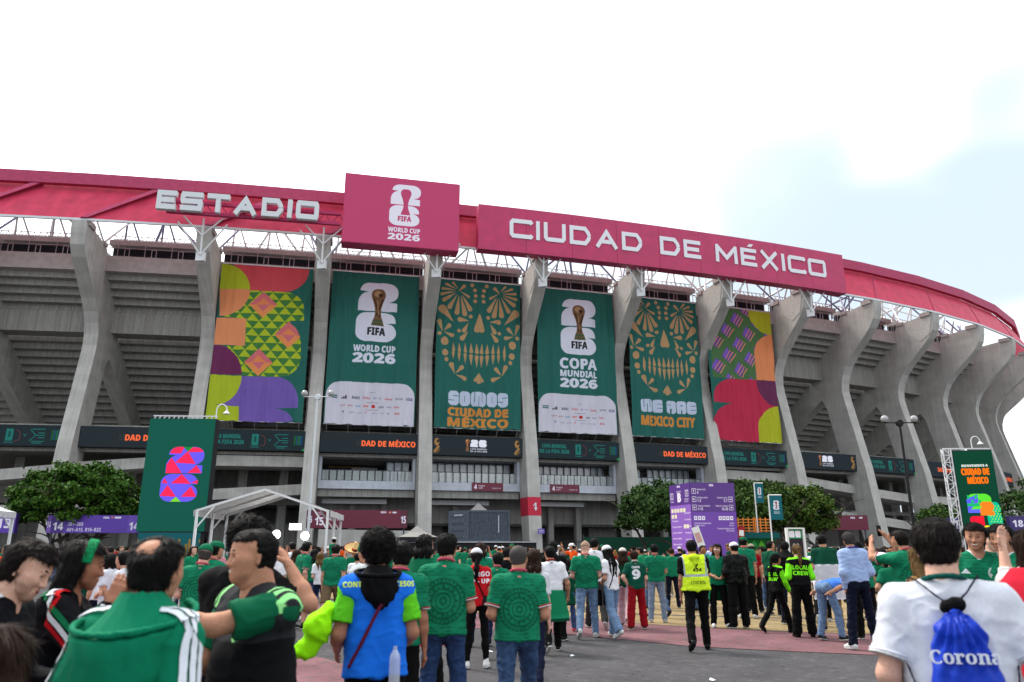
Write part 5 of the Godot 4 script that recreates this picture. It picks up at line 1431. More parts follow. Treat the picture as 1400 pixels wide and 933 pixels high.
	for k in 17:
		var y := 0.2 + k * 0.45
		for f in [[Vector3(-1.2, 0, 0), Vector3(-1.65, 0, 0)], [Vector3(-1.65, 0, 0), Vector3(-1.65, 0, -0.45)]]:
			var a: Vector3 = f[k % 2]; var b: Vector3 = f[(k + 1) % 2]
			tr.tube(a + Vector3(0, y, 0), b + Vector3(0, y + 0.45, 0), 0.025, 0.025, 5)
			tr.tube(a + Vector3(0, y, 0), b + Vector3(0, y, 0), 0.02, 0.02, 5)
	obj("mast", tr.mesh(), M.white_paint, t)
	var bs := MB.new()
	bs.box(Vector3(-0.2, 0.2, -0.35), Vector3(3.0, 0.4, 1.6))
	obj("ballast", bs.mesh(), M.concrete, t)
	var tb := MB.new()
	tb.bar(Vector3(-1.6, 7.85, -0.2), Vector3(1.1, 7.78, -0.2), 0.08)
	obj("top_rail", tb.mesh(), M.white_paint, t)
	gooseneck(t, Vector3(0.1, 7.8, -0.2), 0.8, 0.25, M.white_paint)
	# direction kiosk
	var pu := Color(0.42, 0.25, 0.66); var pd := Color(0.33, 0.18, 0.52); var pl := Color(0.55, 0.38, 0.75); var w := Color(0.92, 0.9, 0.96)
	var kr := Cv.new(400, 560, pu)
	kr.rect(0, 0, 400, 178, pd)
	kr.text("FIFA", 174, 8, 12, w, 36, 0, 1.0)
	for q in [[12, 34, 0], [12, 84, 1], [12, 134, 1], [340, 84, 2], [340, 134, 2]]:
		kr.rect(q[0], q[1], 38, 32, w); kr.rect(q[0] + 3, q[1] + 3, 32, 26, pd)
		var cx: float = q[0] + 19.0; var cy: float = q[1] + 16.0
		if q[2] == 0: kr.line(Vector2(cx, cy - 9), Vector2(cx, cy + 9), 4, w); kr.poly(pv([cx - 8, cy - 2, cx, cy - 11, cx + 8, cy - 2]), w)
		else:
			var s := -1.0 if q[2] == 1 else 1.0
			kr.line(Vector2(cx - 10, cy), Vector2(cx + 10, cy), 4, w); kr.poly(pv([cx + s * 2, cy - 8, cx + s * 12, cy, cx + s * 2, cy + 8]), w)
	for q in [["PUERTA GATE", 60, 36, 0, "4"], ["PUERTAS GATES", 60, 86, 0, "1-3"], ["TÚNELES TUNNELS", 60, 136, 0, "1-15"], ["PUERTAS GATES", 330, 86, 2, "5-7"], ["TÚNELES TUNNELS", 330, 136, 2, "16-30"]]:
		kr.text(q[0], q[1], q[2], 9, w, 0, q[3]); kr.text(q[4], q[1], q[2] + 14, 17, w, 0, q[3])
	for q in [20, 56, 90, 240, 274, 308, 342]: kr.rect(q, 202, 28, 24, w); kr.rect(q + 8, 210, 12, 8, pu)
	kr.text("Acceso para discapacitados", 20, 240, 9, w, 150); kr.text("Disabled access", 20, 254, 8, w, 90)
	kr.text("Salida", 372, 240, 9, w, 0, 2); kr.text("Way out", 372, 254, 8, w, 0, 2); kr.text("Tiendas oficiales y más", 372, 272, 9, w, 150, 2); kr.text("Official store", 372, 286, 8, w, 0, 2)
	var kl := Cv.new(230, 560, pl)
	kl.rect(0, 0, 230, 130, pd)
	kl.text("FIFA", 90, 8, 10, w, 34, 0, 1.0); kl.text("PUERTA", 106, 40, 10, w, 0, 1); kl.text("B", 108, 56, 52, w, 34, 1, 3.0)
	for q in [[8, 50], [176, 40]]:
		kl.rect(q[0], q[1], 34, 40, w); kl.rect(q[0] + 4, q[1] + 4, 26, 32, pd); kl.line(Vector2(q[0] + 17, q[1] + 8), Vector2(q[0] + 17, q[1] + 32), 4, w)
	kl.text("TÚNEL", 8, 100, 9, w); kl.text("TIENDA", 166, 92, 9, w); kl.text("OFICIAL", 166, 106, 8, w)
	for q in [[12, 150], [46, 150], [78, 150], [112, 150], [144, 150], [12, 186], [46, 186], [142, 250], [172, 250]]: kl.rect(q[0], q[1], 26, 24, Color(0.9, 0.88, 0.75))
	for k in 9:
		kl.text(["Taxis", "Transporte público", "Servicios médicos", "Atención al público", "Objetos perdidos", "Salida norte", "Calle del estadio", "Museo", "Baños"][k], 14, 222 + k * 36.0, 9, w, 70 + (k * 37) % 40)
		kl.text(["Museum", "Entrada", "Sala", "Prensa", "Acceso", "Kiosco", "Agua", "Puntos", "Salida"][k], 218, 176 + k * 40.0, 9, w, 60, 2)
	t = thing("direction_kiosk", "tall purple direction kiosk with white gate numbers between the trees", "kiosk", Vector3(9.28, 0, -40), 0.0)
	var c0 := Vector3.ZERO; var c1 := Vector3(2.36, 0, -0.2); var c2 := Vector3(-0.62, 0, -2.2); var c3 := c1 + c2
	mb = MB.new()
	mb.hexa([c0, c1, c3, c2, c0 + Vector3(0, 5, 0), c1 + Vector3(0, 5, 0), c3 + Vector3(0, 5, 0), c2 + Vector3(0, 5, 0)])
	obj("body", mb.mesh(), mat(pd, 0.5), t)
	obj("front_print", plate(c0 + Vector3(0, 0, 0.015), c1 + Vector3(0, 0, 0.015), 0.3, 4.98), printed(kr.tex(), 0.5), t)
	obj("side_print", plate(c2 + Vector3(-0.015, 0, 0.004), c0 + Vector3(-0.015, 0, 0.004), 0.3, 4.98), printed(kl.tex(), 0.5), t)
	# gate signs
	var g14 := Cv.new(660, 120, Color(0.36, 0.22, 0.66))
	g14.rect(28, 0, 92, 120, Color(0.30, 0.17, 0.55)); g14.rect(566, 0, 94, 120, Color(0.42, 0.28, 0.72)); g14.rect(0, 0, 28, 120, Color(0.5, 0.36, 0.74))
	g14.text("14", 44, 48, 52, w, 70, 0, 1.5); g14.text("TÚNEL", 60, 14, 9, w); g14.text("TUNNEL", 60, 27, 9, w)
	g14.text("Secciones", 150, 14, 9, w); g14.text("Sections", 150, 28, 9, w)
	g14.text("201–205", 146, 48, 24, w, 108); g14.text("A01–A15, B16–B22", 142, 86, 24, w, 240); g14.text("FIFA", 390, 10, 12, w, 40, 0, 1.0)
	g14.poly(pv([440, 8, 462, 8, 452, 22]), Color(0.9, 0.5, 0.15)); g14.rect(468, 9, 46, 12, w); g14.text("14", 578, 48, 52, w, 66, 0, 1.5); g14.text("14", 2, 40, 46, w, 24)
	gate_sign("gate_sign", "purple gate sign reading 14 under the round tree", -26.35, -21.0, -44, 2.52, 3.5, g14.tex(), Color(0.33, 0.2, 0.6))
	var g13 := Cv.new(400, 120, Color(0.36, 0.22, 0.66))
	g13.text("13", 300, 34, 56, w, 80, 0, 1.5)
	gate_sign("gate_sign", "purple gate sign ending in 3 at the left edge", -32.4, -28.15, -44, 2.52, 3.62, g13.tex(), Color(0.33, 0.2, 0.6))
	var mr := Color(0.42, 0.115, 0.215)
	var g15 := Cv.new(760, 140, mr)
	g15.rect(0, 0, 46, 140, Color(0.36, 0.1, 0.19)); g15.rect(710, 0, 50, 140, Color(0.36, 0.1, 0.19))
	g15.text("15", 6, 46, 52, w, 36, 0, 1.5); g15.text("15", 66, 56, 60, w, 64, 0, 1.5); g15.text("TÚNEL", 74, 14, 9, w); g15.text("TUNNEL", 74, 28, 9, w)
	g15.text("Secciones", 164, 16, 10, w); g15.text("Sections", 164, 32, 10, w); g15.text("103–106", 164, 56, 25, w, 112); g15.text("FIFA", 562, 10, 14, w, 40, 0, 1.0); g15.rect(622, 12, 18, 12, Color(0.9, 0.6, 0.5)); g15.rect(650, 12, 30, 12, w); g15.text("15", 716, 48, 54, w, 36, 0, 1.5)
	gate_sign("gate_sign", "long maroon gate sign reading 15 103–106 above the pale wall", -16.45, -8.4, -62, 3.25, 4.66, g15.tex(), Color(0.34, 0.1, 0.18))
	var gm := Cv.new(560, 110, mr)
	gm.text("FIFA", 430, 12, 12, w, 34, 0, 1.0); gm.rect(496, 12, 26, 11, w); gm.text("COM", 250, 60, 16, w)
	gate_sign("gate_sign", "maroon gate sign half hidden behind the right hand tree", 22.6, 28.45, -62, 3.1, 4.25, gm.tex(), Color(0.34, 0.1, 0.18))
	var g17 := Cv.new(220, 110, Color(0.22, 0.15, 0.42))
	g17.text("17", 20, 30, 52, w, 70, 0, 1.5)
	gate_sign("gate_sign", "small purple sign reading 17 left of the truss mast", 31.6, 33.0, -56, 2.85, 3.85, g17.tex(), Color(0.2, 0.14, 0.4))
	var g18 := Cv.new(420, 110, Color(0.22, 0.15, 0.42))
	g18.text("18", 22, 30, 48, w, 70, 0, 1.5); g18.text("18", 150, 44, 52, w, 70, 0, 1.5); g18.text("TÚNEL", 152, 12, 8, w); g18.text("TUNNEL", 152, 24, 8, w)
	gate_sign("gate_sign", "purple sign reading 18 at the right edge under the tree", 30.75, 34.6, -48, 2.7, 3.62, g18.tex(), Color(0.2, 0.14, 0.4))
	# plaques on the terrace ledges, gate number on the rib
	for b in [3, 4]:
		var pc := Cv.new(400, 100, mr)
		pc.text("4", 26, 22, 56, w, 34, 0, 1.5); pc.text("PUERTA", 84, 30, 16, w); pc.text("GATE", 84, 56, 16, w); pc.text("Túneles 11–20", 370, 56, 14, w, 110, 2)
		var pf := [0.47, 0.24][b - 3] as float
		var pt := thing("gate_plaque", "maroon plaque reading 4 on the ledge under the %s banner" % ["SOMOS skull", "COPA MUNDIAL"][b - 3], "sign", Vector3.ZERO, 0.0, "maroon plaques on the terrace ledges")
		bay_part("board", b, pf, pf + 0.3, -5.99, -5.92, 7.6, 8.5, mat(mr, 0.5), pt)
		obj("print", plate(B(b, pf + 0.002, -5.905, 0), B(b, pf + 0.298, -5.905, 0), 7.62, 8.48), printed(pc.tex(), 0.5), pt)
	var gw := thing("gate_band", "red painted wrap with white 4 round the middle rib foot", "sign")
	var rb := rib_basis(4)
	var gp := MB.new()
	gp.prism(PackedVector2Array([Vector2(-2.85, 5.0), Vector2(-3.1, 6.9), Vector2(-6.02, 6.9), Vector2(-5.67, 5.0)]), rb, -0.7, 0.7)
	obj("wrap", gp.mesh(), mat(lin(0.5, 0.03, 0.06), 0.6), gw)
	var n4 := MB.new()
	var at4 := P(4, -2.9, 0)
	var tm4 := TextMesh.new()
	tm4.text = "4"; tm4.font_size = 64; tm4.pixel_size = 0.018; tm4.depth = 0.03
	var o4 := obj("numeral", tm4, M.letter_face, gw)
	o4.position = P(4, -2.93, 5.95)
	o4.rotation.y = -frame_at(4)[2]
	var small := thing("small_notice", "small purple notice on the middle rib foot", "sign", P(4, -2.2, 3.4), -frame_at(4)[2])
	mb = MB.new(); mb.box(Vector3(0.45, 0, -0.03), Vector3(0.7, 0.5, 0.06)); obj("board", mb.mesh(), mat(Color(0.45, 0.35, 0.75), 0.5), small)
	mb = MB.new(); mb.box(Vector3(0.45, 0.08, 0.01), Vector3(0.5, 0.06, 0.012)); obj("print_line", mb.mesh(), M.white_paint, small)
	mb = MB.new(); mb.box(Vector3(0.45, -0.08, 0.01), Vector3(0.4, 0.06, 0.012)); obj("print_line", mb.mesh(), M.white_paint, small)
	# tents
	var cloth := grained(lin(0.66, 0.66, 0.67), noise_tex(0.02, Color(0.85, 0.85, 0.85), Color(1, 1, 1), 4, 15), 0.4, 0.8)
	cloth.backlight_enabled = true
	cloth.backlight = Color(0.35, 0.35, 0.35)
	tent("white frame tent with open gable beside the left screen", Vector3(-10.95, 0, -34), 0.1, 5.6, 5.0, 3.3, 4.25, cloth)
	tent("white tent corner at the left edge of the crowd", Vector3(-26.2, 0, -33.0), 0.0, 6.0, 3.0, 3.3, 4.2, cloth)
	var grey := mat(lin(0.25, 0.24, 0.23), 0.8)
	popup("grey pointed canopy tent left of the container", Vector3(-5.85, 0, -48), 2.3, 2.35, 3.06, grey)
	popup("grey canopy peak showing behind the container", Vector3(-3.1, 2.25, -71), 3.0, 2.3, 3.5, grey)
	# stage with container
	var stg := thing("stage_platform", "low black stage platform with white edge behind the crowd", "platform", Vector3(-3.5, 0, -66))
	mb = MB.new(); mb.box(Vector3(-1.5, 1.08, -4), Vector3(14, 2.16, 12)); obj("skirt", mb.mesh(), M.black, stg)
	mb = MB.new(); mb.box(Vector3(-1.5, 2.2, -4), Vector3(14.2, 0.09, 12.2)); obj("deck", mb.mesh(), M.steel, stg)
	var blue := grained(lin(0.11, 0.13, 0.165), noise_tex(0.02, Color(0.75, 0.75, 0.75), Color(1, 1, 1), 5, 25), 0.3, 0.55)
	var ct := thing("shipping_container", "blue grey corrugated container standing on the black stage", "container", Vector3(-3.75, 2.25, -66.0), 0.0)
	mb = MB.new()
	var side := PackedVector2Array()
	for k in 21:
		var x := k * 0.165
		side.append(Vector2(x, 0.0)); side.append(Vector2(x + 0.06, 0.0)); side.append(Vector2(x + 0.085, -0.05)); side.append(Vector2(x + 0.14, -0.05))
	side.append(Vector2(3.465, 0.0)); side.append(Vector2(3.465, -0.3)); side.append(Vector2(0, -0.3))
	mb.prism(side, Transform3D(Basis(Vector3.RIGHT, Vector3(0, 0, 1), Vector3.UP), Vector3(0, 0, 0.02)), 0.12, 2.45)
	obj("side_wall", mb.mesh(), blue, ct)
	mb = MB.new(); mb.box(Vector3(1.73, 1.28, -1.6), Vector3(3.45, 2.3, 2.5)); obj("hull", mb.mesh(), blue, ct)
	for q in [[1.73, 2.52, 3.6, 0.14], [1.73, 0.06, 3.6, 0.14]]:
		mb = MB.new(); mb.box(Vector3(q[0], q[1], -1.2), Vector3(q[2], q[3], 2.5)); obj("rail", mb.mesh(), blue, ct)
	for q in [[0.0], [3.5]]:
		mb = MB.new(); mb.box(Vector3(q[0], 1.29, 0.0), Vector3(0.14, 2.58, 0.14)); obj("corner_post", mb.mesh(), blue, ct)
	var dm := MB.new()   # door end, turned away to the left
	dm.hexa([Vector3(-1.72, 0, -1.2), Vector3(-0.08, 0, -0.02), Vector3(-0.12, 0, -0.1), Vector3(-1.76, 0, -1.28), Vector3(-1.72, 2.58, -1.2), Vector3(-0.08, 2.58, -0.02), Vector3(-0.12, 2.58, -0.1), Vector3(-1.76, 2.58, -1.28)])
	var dd := obj("door_end", dm.mesh(), blue, ct)
	for k in 4:
		var gm2 := MB.new()
		var y := 0.25 + 0.6 * k
		gm2.hexa([Vector3(-1.5, y, -1.0), Vector3(-0.4, y, -0.2), Vector3(-0.43, y, -0.25), Vector3(-1.53, y, -1.05), Vector3(-1.5, y + 0.1, -1.0), Vector3(-0.4, y + 0.1, -0.2), Vector3(-0.43, y + 0.1, -0.25), Vector3(-1.53, y + 0.1, -1.05)])
		obj("door_rib", gm2.mesh(), M.dark_steel, dd)
	var tmc := TextMesh.new()
	tmc.text = "CON PIXI 1"; tmc.font_size = 32; tmc.pixel_size = 0.006; tmc.depth = 0.01
	var tco := obj("stencil", tmc, M.letter_face, ct)
	tco.position = Vector3(-0.83, 2.2, -0.5); tco.rotation.y = -0.62
	for k in 9:
		mb = MB.new(); mb.box(Vector3(2.62, 2.1 - k * 0.16, 0.035), Vector3(0.07, 0.11, 0.012)); obj("stencil_mark", mb.mesh(), M.letter_face, ct)
	# lamp posts
	lamp_post("pale lamp post with two globes before the ribs left of centre", -14.4, -55, 12.5, M.letter_grey)
	lamp_post("dark lamp post with two globes on the right", 25.85, -50, 9.75, M.black)
	# press lights
	for q in [[-12.08, 2.37, 0], [-10.61, 2.3, 0], [-11.13, 2.75, 1]]:
		var lt := thing("work_light", "bright %s press light on a stand %s" % ["rectangular" if q[2] == 1 else "round", "above the two round ones" if q[2] == 1 else ("left of the rib foot" if q[0] < -12 else "right of the rib foot")], "lamp", Vector3(q[0], 0, -40), 0.0, "press lights by the tent")
		var em := mat(Color(0.9, 0.9, 0.9), 0.4)
		em.emission_enabled = true; em.emission = Color(1, 0.98, 0.95); em.emission_energy_multiplier = 3.0
		var g := MB.new(); var hb := MB.new()
		if q[2] == 1:
			g.box(Vector3(0, q[1], 0.05), Vector3(0.62, 0.3, 0.03)); hb.box(Vector3(0, q[1], 0.0), Vector3(0.66, 0.34, 0.06))
		else:
			g.lathe(Vector3(0, q[1], 0.04), [[0.0, 0.02], [0.2, 0.02], [0.22, 0.0]], 20, Vector3(0, 0, 1)); hb.lathe(Vector3(0, q[1], -0.03), [[0.0, -0.04], [0.24, 0.0], [0.24, 0.06], [0.22, 0.065]], 20, Vector3(0, 0, 1))
		obj("glow_panel", g.mesh(), em, lt); obj("housing", hb.mesh(), M.black, lt)
		var sm := MB.new()
		sm.tube(Vector3(0, 0.5, -0.02), Vector3(0, q[1] - 0.15, -0.02), 0.02)
		for k in 3: sm.tube(Vector3(0, 0.55, -0.02), Vector3(cos(k * 2.1) * 0.45, 0, sin(k * 2.1) * 0.45), 0.015)
		obj("stand", sm.mesh(), M.black, lt)
		var sp := SpotLight3D.new()
		sp.name = "lamp_light"; lt.add_child(sp)
		sp.position = Vector3(0, q[1], 0.12); sp.rotation.y = PI
		sp.light_energy = 2.0; sp.light_size = 0.2; sp.spot_range = 60.0; sp.spot_angle = 60.0; sp.spot_attenuation = 2.0; sp.shadow_enabled = true
	# pole banners, portal, booth with orange fence
	for q in [[12.66, -38, 4.22, 3.03, 0.6, "teal pole banner with white emblem before the right tree"], [13.9, -44, 5.3, 4.2, 0.45, "teal pole banner showing above the tree behind"]]:
		var pt := thing("pole_banner", q[5], "banner", Vector3(q[0], 0, q[1]), 0.0, "teal pole banners")
		mb = MB.new(); mb.tube(Vector3.ZERO, Vector3(0, q[2], 0), 0.035); obj("pole", mb.mesh(), M.white_paint, pt)
		mb = MB.new(); mb.box(Vector3(0.04 + q[4] / 2, (q[2] + q[3]) / 2, 0), Vector3(q[4], q[2] - q[3], 0.02)); obj("flag", mb.mesh(), mat(Color(0.1, 0.38, 0.43), 0.7), pt)
		var pc := Cv.new(120, 230, Color(0.1, 0.38, 0.43))
		emblem(pc, 30, 50, 62, Color(0.85, 0.86, 0.9), Color(0.3, 0.2, 0.3), Color(0.5, 0.25, 0.25))
		pc.text("WORLD CUP", 61, 152, 8, w, 60, 1); pc.text("2026", 61, 164, 10, w, 60, 1)
		obj("print", plate(Vector3(0.05, 0, 0.013), Vector3(0.03 + q[4], 0, 0.013), q[3] + 0.01, q[2] - 0.01), printed(pc.tex(), 0.7), pt)
		mb = MB.new(); mb.tube(Vector3(0, q[2], 0), Vector3(q[4] + 0.05, q[2], 0), 0.03); obj("arm", mb.mesh(), M.white_paint, pt)
	var po := thing("photo_portal", "white photo frame portal with 26 on its head panel", "frame", Vector3(12.35, 0, -34), 0.0)
	for q in [[-0.36, 1.27, 0.09, 2.54], [0.36, 1.27, 0.09, 2.54]]:
		mb = MB.new(); mb.box(Vector3(q[0], q[1], 0), Vector3(q[2], q[3], 0.2)); obj("post", mb.mesh(), M.white_paint, po)
	mb = MB.new(); mb.box(Vector3(0, 2.52, 0), Vector3(0.63, 0.06, 0.2)); obj("lintel", mb.mesh(), M.white_paint, po)
	var pp := Cv.new(200, 300, Color(0.2, 0.17, 0.2))
	pp.rect(0, 0, 200, 76, Color(0.12, 0.55, 0.36)); pp.round_rect(16, 12, 78, 54, 14, w); pp.round_rect(104, 12, 78, 54, 14, w)
	pp.disc(80, 150, 34, 30, Color(0.06, 0.33, 0.28)); pp.disc(120, 150, 34, 30, Color(0.06, 0.33, 0.28)); pp.poly(pv([50, 160, 150, 160, 100, 215]), Color(0.06, 0.33, 0.28))
	pp.ring(76, 136, 22, 4, Color(0.8, 0.85, 0.85)); pp.ring(126, 136, 22, 4, Color(0.8, 0.85, 0.85))
	mb = MB.new(); mb.box(Vector3(0, 1.4, -0.05), Vector3(0.63, 2.16, 0.04)); obj("panel", mb.mesh(), M.black, po)
	obj("print", plate(Vector3(-0.31, 0, -0.02), Vector3(0.31, 0, -0.02), 0.9, 2.48), printed(pp.tex(), 0.6), po)
	var bo := thing("green_booth", "low green patterned sales booth right of the kiosk", "booth", Vector3(13.2, 0, -42))
	mb = MB.new(); mb.box(Vector3(0, 1.1, -0.8), Vector3(2.0, 2.2, 1.4)); obj("body", mb.mesh(), mat(Color(0.1, 0.42, 0.2), 0.7), bo)
	mb = MB.new(); mb.box(Vector3(0, 2.35, -0.7), Vector3(2.3, 0.3, 1.8)); obj("fascia", mb.mesh(), mat(Color(0.06, 0.33, 0.33), 0.6), bo)
	mb = MB.new(); mb.box(Vector3(0.72, 1.7, -0.08), Vector3(0.5, 0.7, 0.04)); obj("hatch", mb.mesh(), M.black, bo)
	for r in 3:
		for c in 3:
			mb = MB.new()
			var x := -0.75 + c * 0.4; var y := 1.05 + r * 0.37
			mb.prism(PackedVector2Array([Vector2(x, y), Vector2(x + 0.36, y), Vector2(x + 0.18, y + 0.33)]), Transform3D.IDENTITY, -0.1, -0.07)
			obj("triangle", mb.mesh(), mat(Color(0.36, 0.66, 0.2) if (r + c) % 2 == 0 else Color(0.2, 0.6, 0.3), 0.7), bo)
	var om := mat(lin(0.75, 0.22, 0.02), 0.5)
	for k in 2:
		var of := thing("orange_fence", "orange steel fence panel on the booth roof, %s" % ["left one by the kiosk", "right one by the pole banner"][k], "fence", Vector3(12.28 + 0.94 * k, 2.52, -42.3), 0.0, "orange fence panels")
		for r in 5:
			mb = MB.new(); mb.bar(Vector3(0.03, 0.08 + r * 0.15, 0), Vector3(0.87, 0.08 + r * 0.15, 0), 0.045); obj("rail", mb.mesh(), om, of)
		for c in 4:
			mb = MB.new(); mb.bar(Vector3(0.03 + c * 0.28, 0, 0.03), Vector3(0.03 + c * 0.28, 0.78, 0.03), 0.05); obj("upright", mb.mesh(), om, of)
	# hand-held boards above the crowd
	for q in [[8.6, 2.1, -36, 0.35, 0.9, 0.3, "white paddle sign held up aslant left of the kiosk"], [10.6, 2.3, -36, 0.3, 0.5, -0.05, "small red and white sign held up before the kiosk"], [27.2, 2.75, -40, 0.22, 0.4, 0.0, "small dark blue sign on a stick before the right screen"]]:
		var hs := thing("hand_sign", q[6], "sign", Vector3(q[0], 0, q[2]))
		var tilt := Basis(Vector3(0, 0, 1), q[5])
		var m: Material = [M.white_paint, mat(Color(0.6, 0.15, 0.17), 0.6), mat(Color(0.1, 0.1, 0.3), 0.6)][0 if q[5] > 0.1 else (1 if q[3] > 0.25 else 2)]
		mb = MB.new(); mb.box(Vector3(0, q[1] + 0.1, 0), Vector3(q[3], q[4], 0.02), tilt); obj("board", mb.mesh(), m, hs)
		mb = MB.new(); mb.box(Vector3(0, q[1] + 0.06, 0.018), Vector3(q[3] * 0.7, q[4] * 0.5, 0.008), tilt); obj("print", mb.mesh(), M.white_paint if q[5] < 0.1 else mat(Color(0.75, 0.6, 0.6), 0.6), hs)
		mb = MB.new(); mb.tube(Vector3(tilt.y.x * -q[4], q[1] - q[4] * 0.9 - 0.2, -0.02), Vector3(0, q[1] + 0.1, -0.02), 0.015); obj("stick", mb.mesh(), M.dark_steel, hs)
	# crowd barrier on the left
	for k in 2:
		var cb := thing("crowd_barrier", "white steel crowd barrier %s" % ["right of the long haired person with green headband", "behind the balding head"][k], "barrier", Vector3(-9.2 + 2.1 * k, 0, -19.0 + 0.3 * k), -0.1, "steel crowd barriers")
		mb = MB.new()
		mb.path(PackedVector3Array([Vector3(-1, 0.2, 0), Vector3(-1, 1.0, 0), Vector3(-0.95, 1.05, 0), Vector3(0.95, 1.05, 0), Vector3(1, 1.0, 0), Vector3(1, 0.2, 0), Vector3(-1, 0.2, 0)]), 0.022, 8)
		obj("frame", mb.mesh(), M.white_paint, cb)
		for c in 13:
			mb = MB.new(); mb.tube(Vector3(-0.9 + c * 0.15, 0.2, 0), Vector3(-0.9 + c * 0.15, 1.04, 0), 0.008, 0.008, 5); obj("upright", mb.mesh(), M.white_paint, cb)
		for s in [-0.8, 0.8]:
			mb = MB.new(); mb.path(PackedVector3Array([Vector3(s, 0.22, 0), Vector3(s, 0.03, 0.3), Vector3(s, 0.02, -0.3), Vector3(s, 0.22, 0)]), 0.018, 6); obj("foot", mb.mesh(), M.white_paint, cb)
	# dark gate fences under the terrace
	for q in [[3, 0.3, 0.9], [4, 0.05, 0.55]]:
		var b: int = q[0]
		var gf := thing("gate_fence", "tall black bar fence at the gate %s" % ["left of the red banded rib", "right of the red banded rib"][b - 3], "fence", Vector3.ZERO, 0.0, "bar fences at the gate")
		for hh in [0.25, 2.35]:
			mb = MB.new(); mb.bar(B(b, q[1], -3.0, hh), B(b, q[2], -3.0, hh), 0.06); obj("rail", mb.mesh(), M.black, gf)
		var nb := 36
		for k in nb:
			var f := lerpf(q[1], q[2], (k + 0.5) / nb)
			mb = MB.new(); mb.bar(B(b, f, -3.0, 0.02), B(b, f, -3.0, 2.55), 0.035); obj("bar", mb.mesh(), M.black, gf)
	var hf := thing("hedge_screen", "dark green windscreen fence left of the kiosk", "fence", Vector3(9.0, 0, -54.5))
	mb = MB.new(); mb.box(Vector3(0, 1.3, 0), Vector3(8.0, 2.3, 0.04)); obj("cloth", mb.mesh(), mat(lin(0.01, 0.06, 0.035), 0.9), hf)
	for k in 5:
		mb = MB.new(); mb.tube(Vector3(-4 + 2.0 * k, 0, -0.06), Vector3(-4 + 2.0 * k, 2.6, -0.06), 0.04); obj("post", mb.mesh(), M.dark_steel, hf)

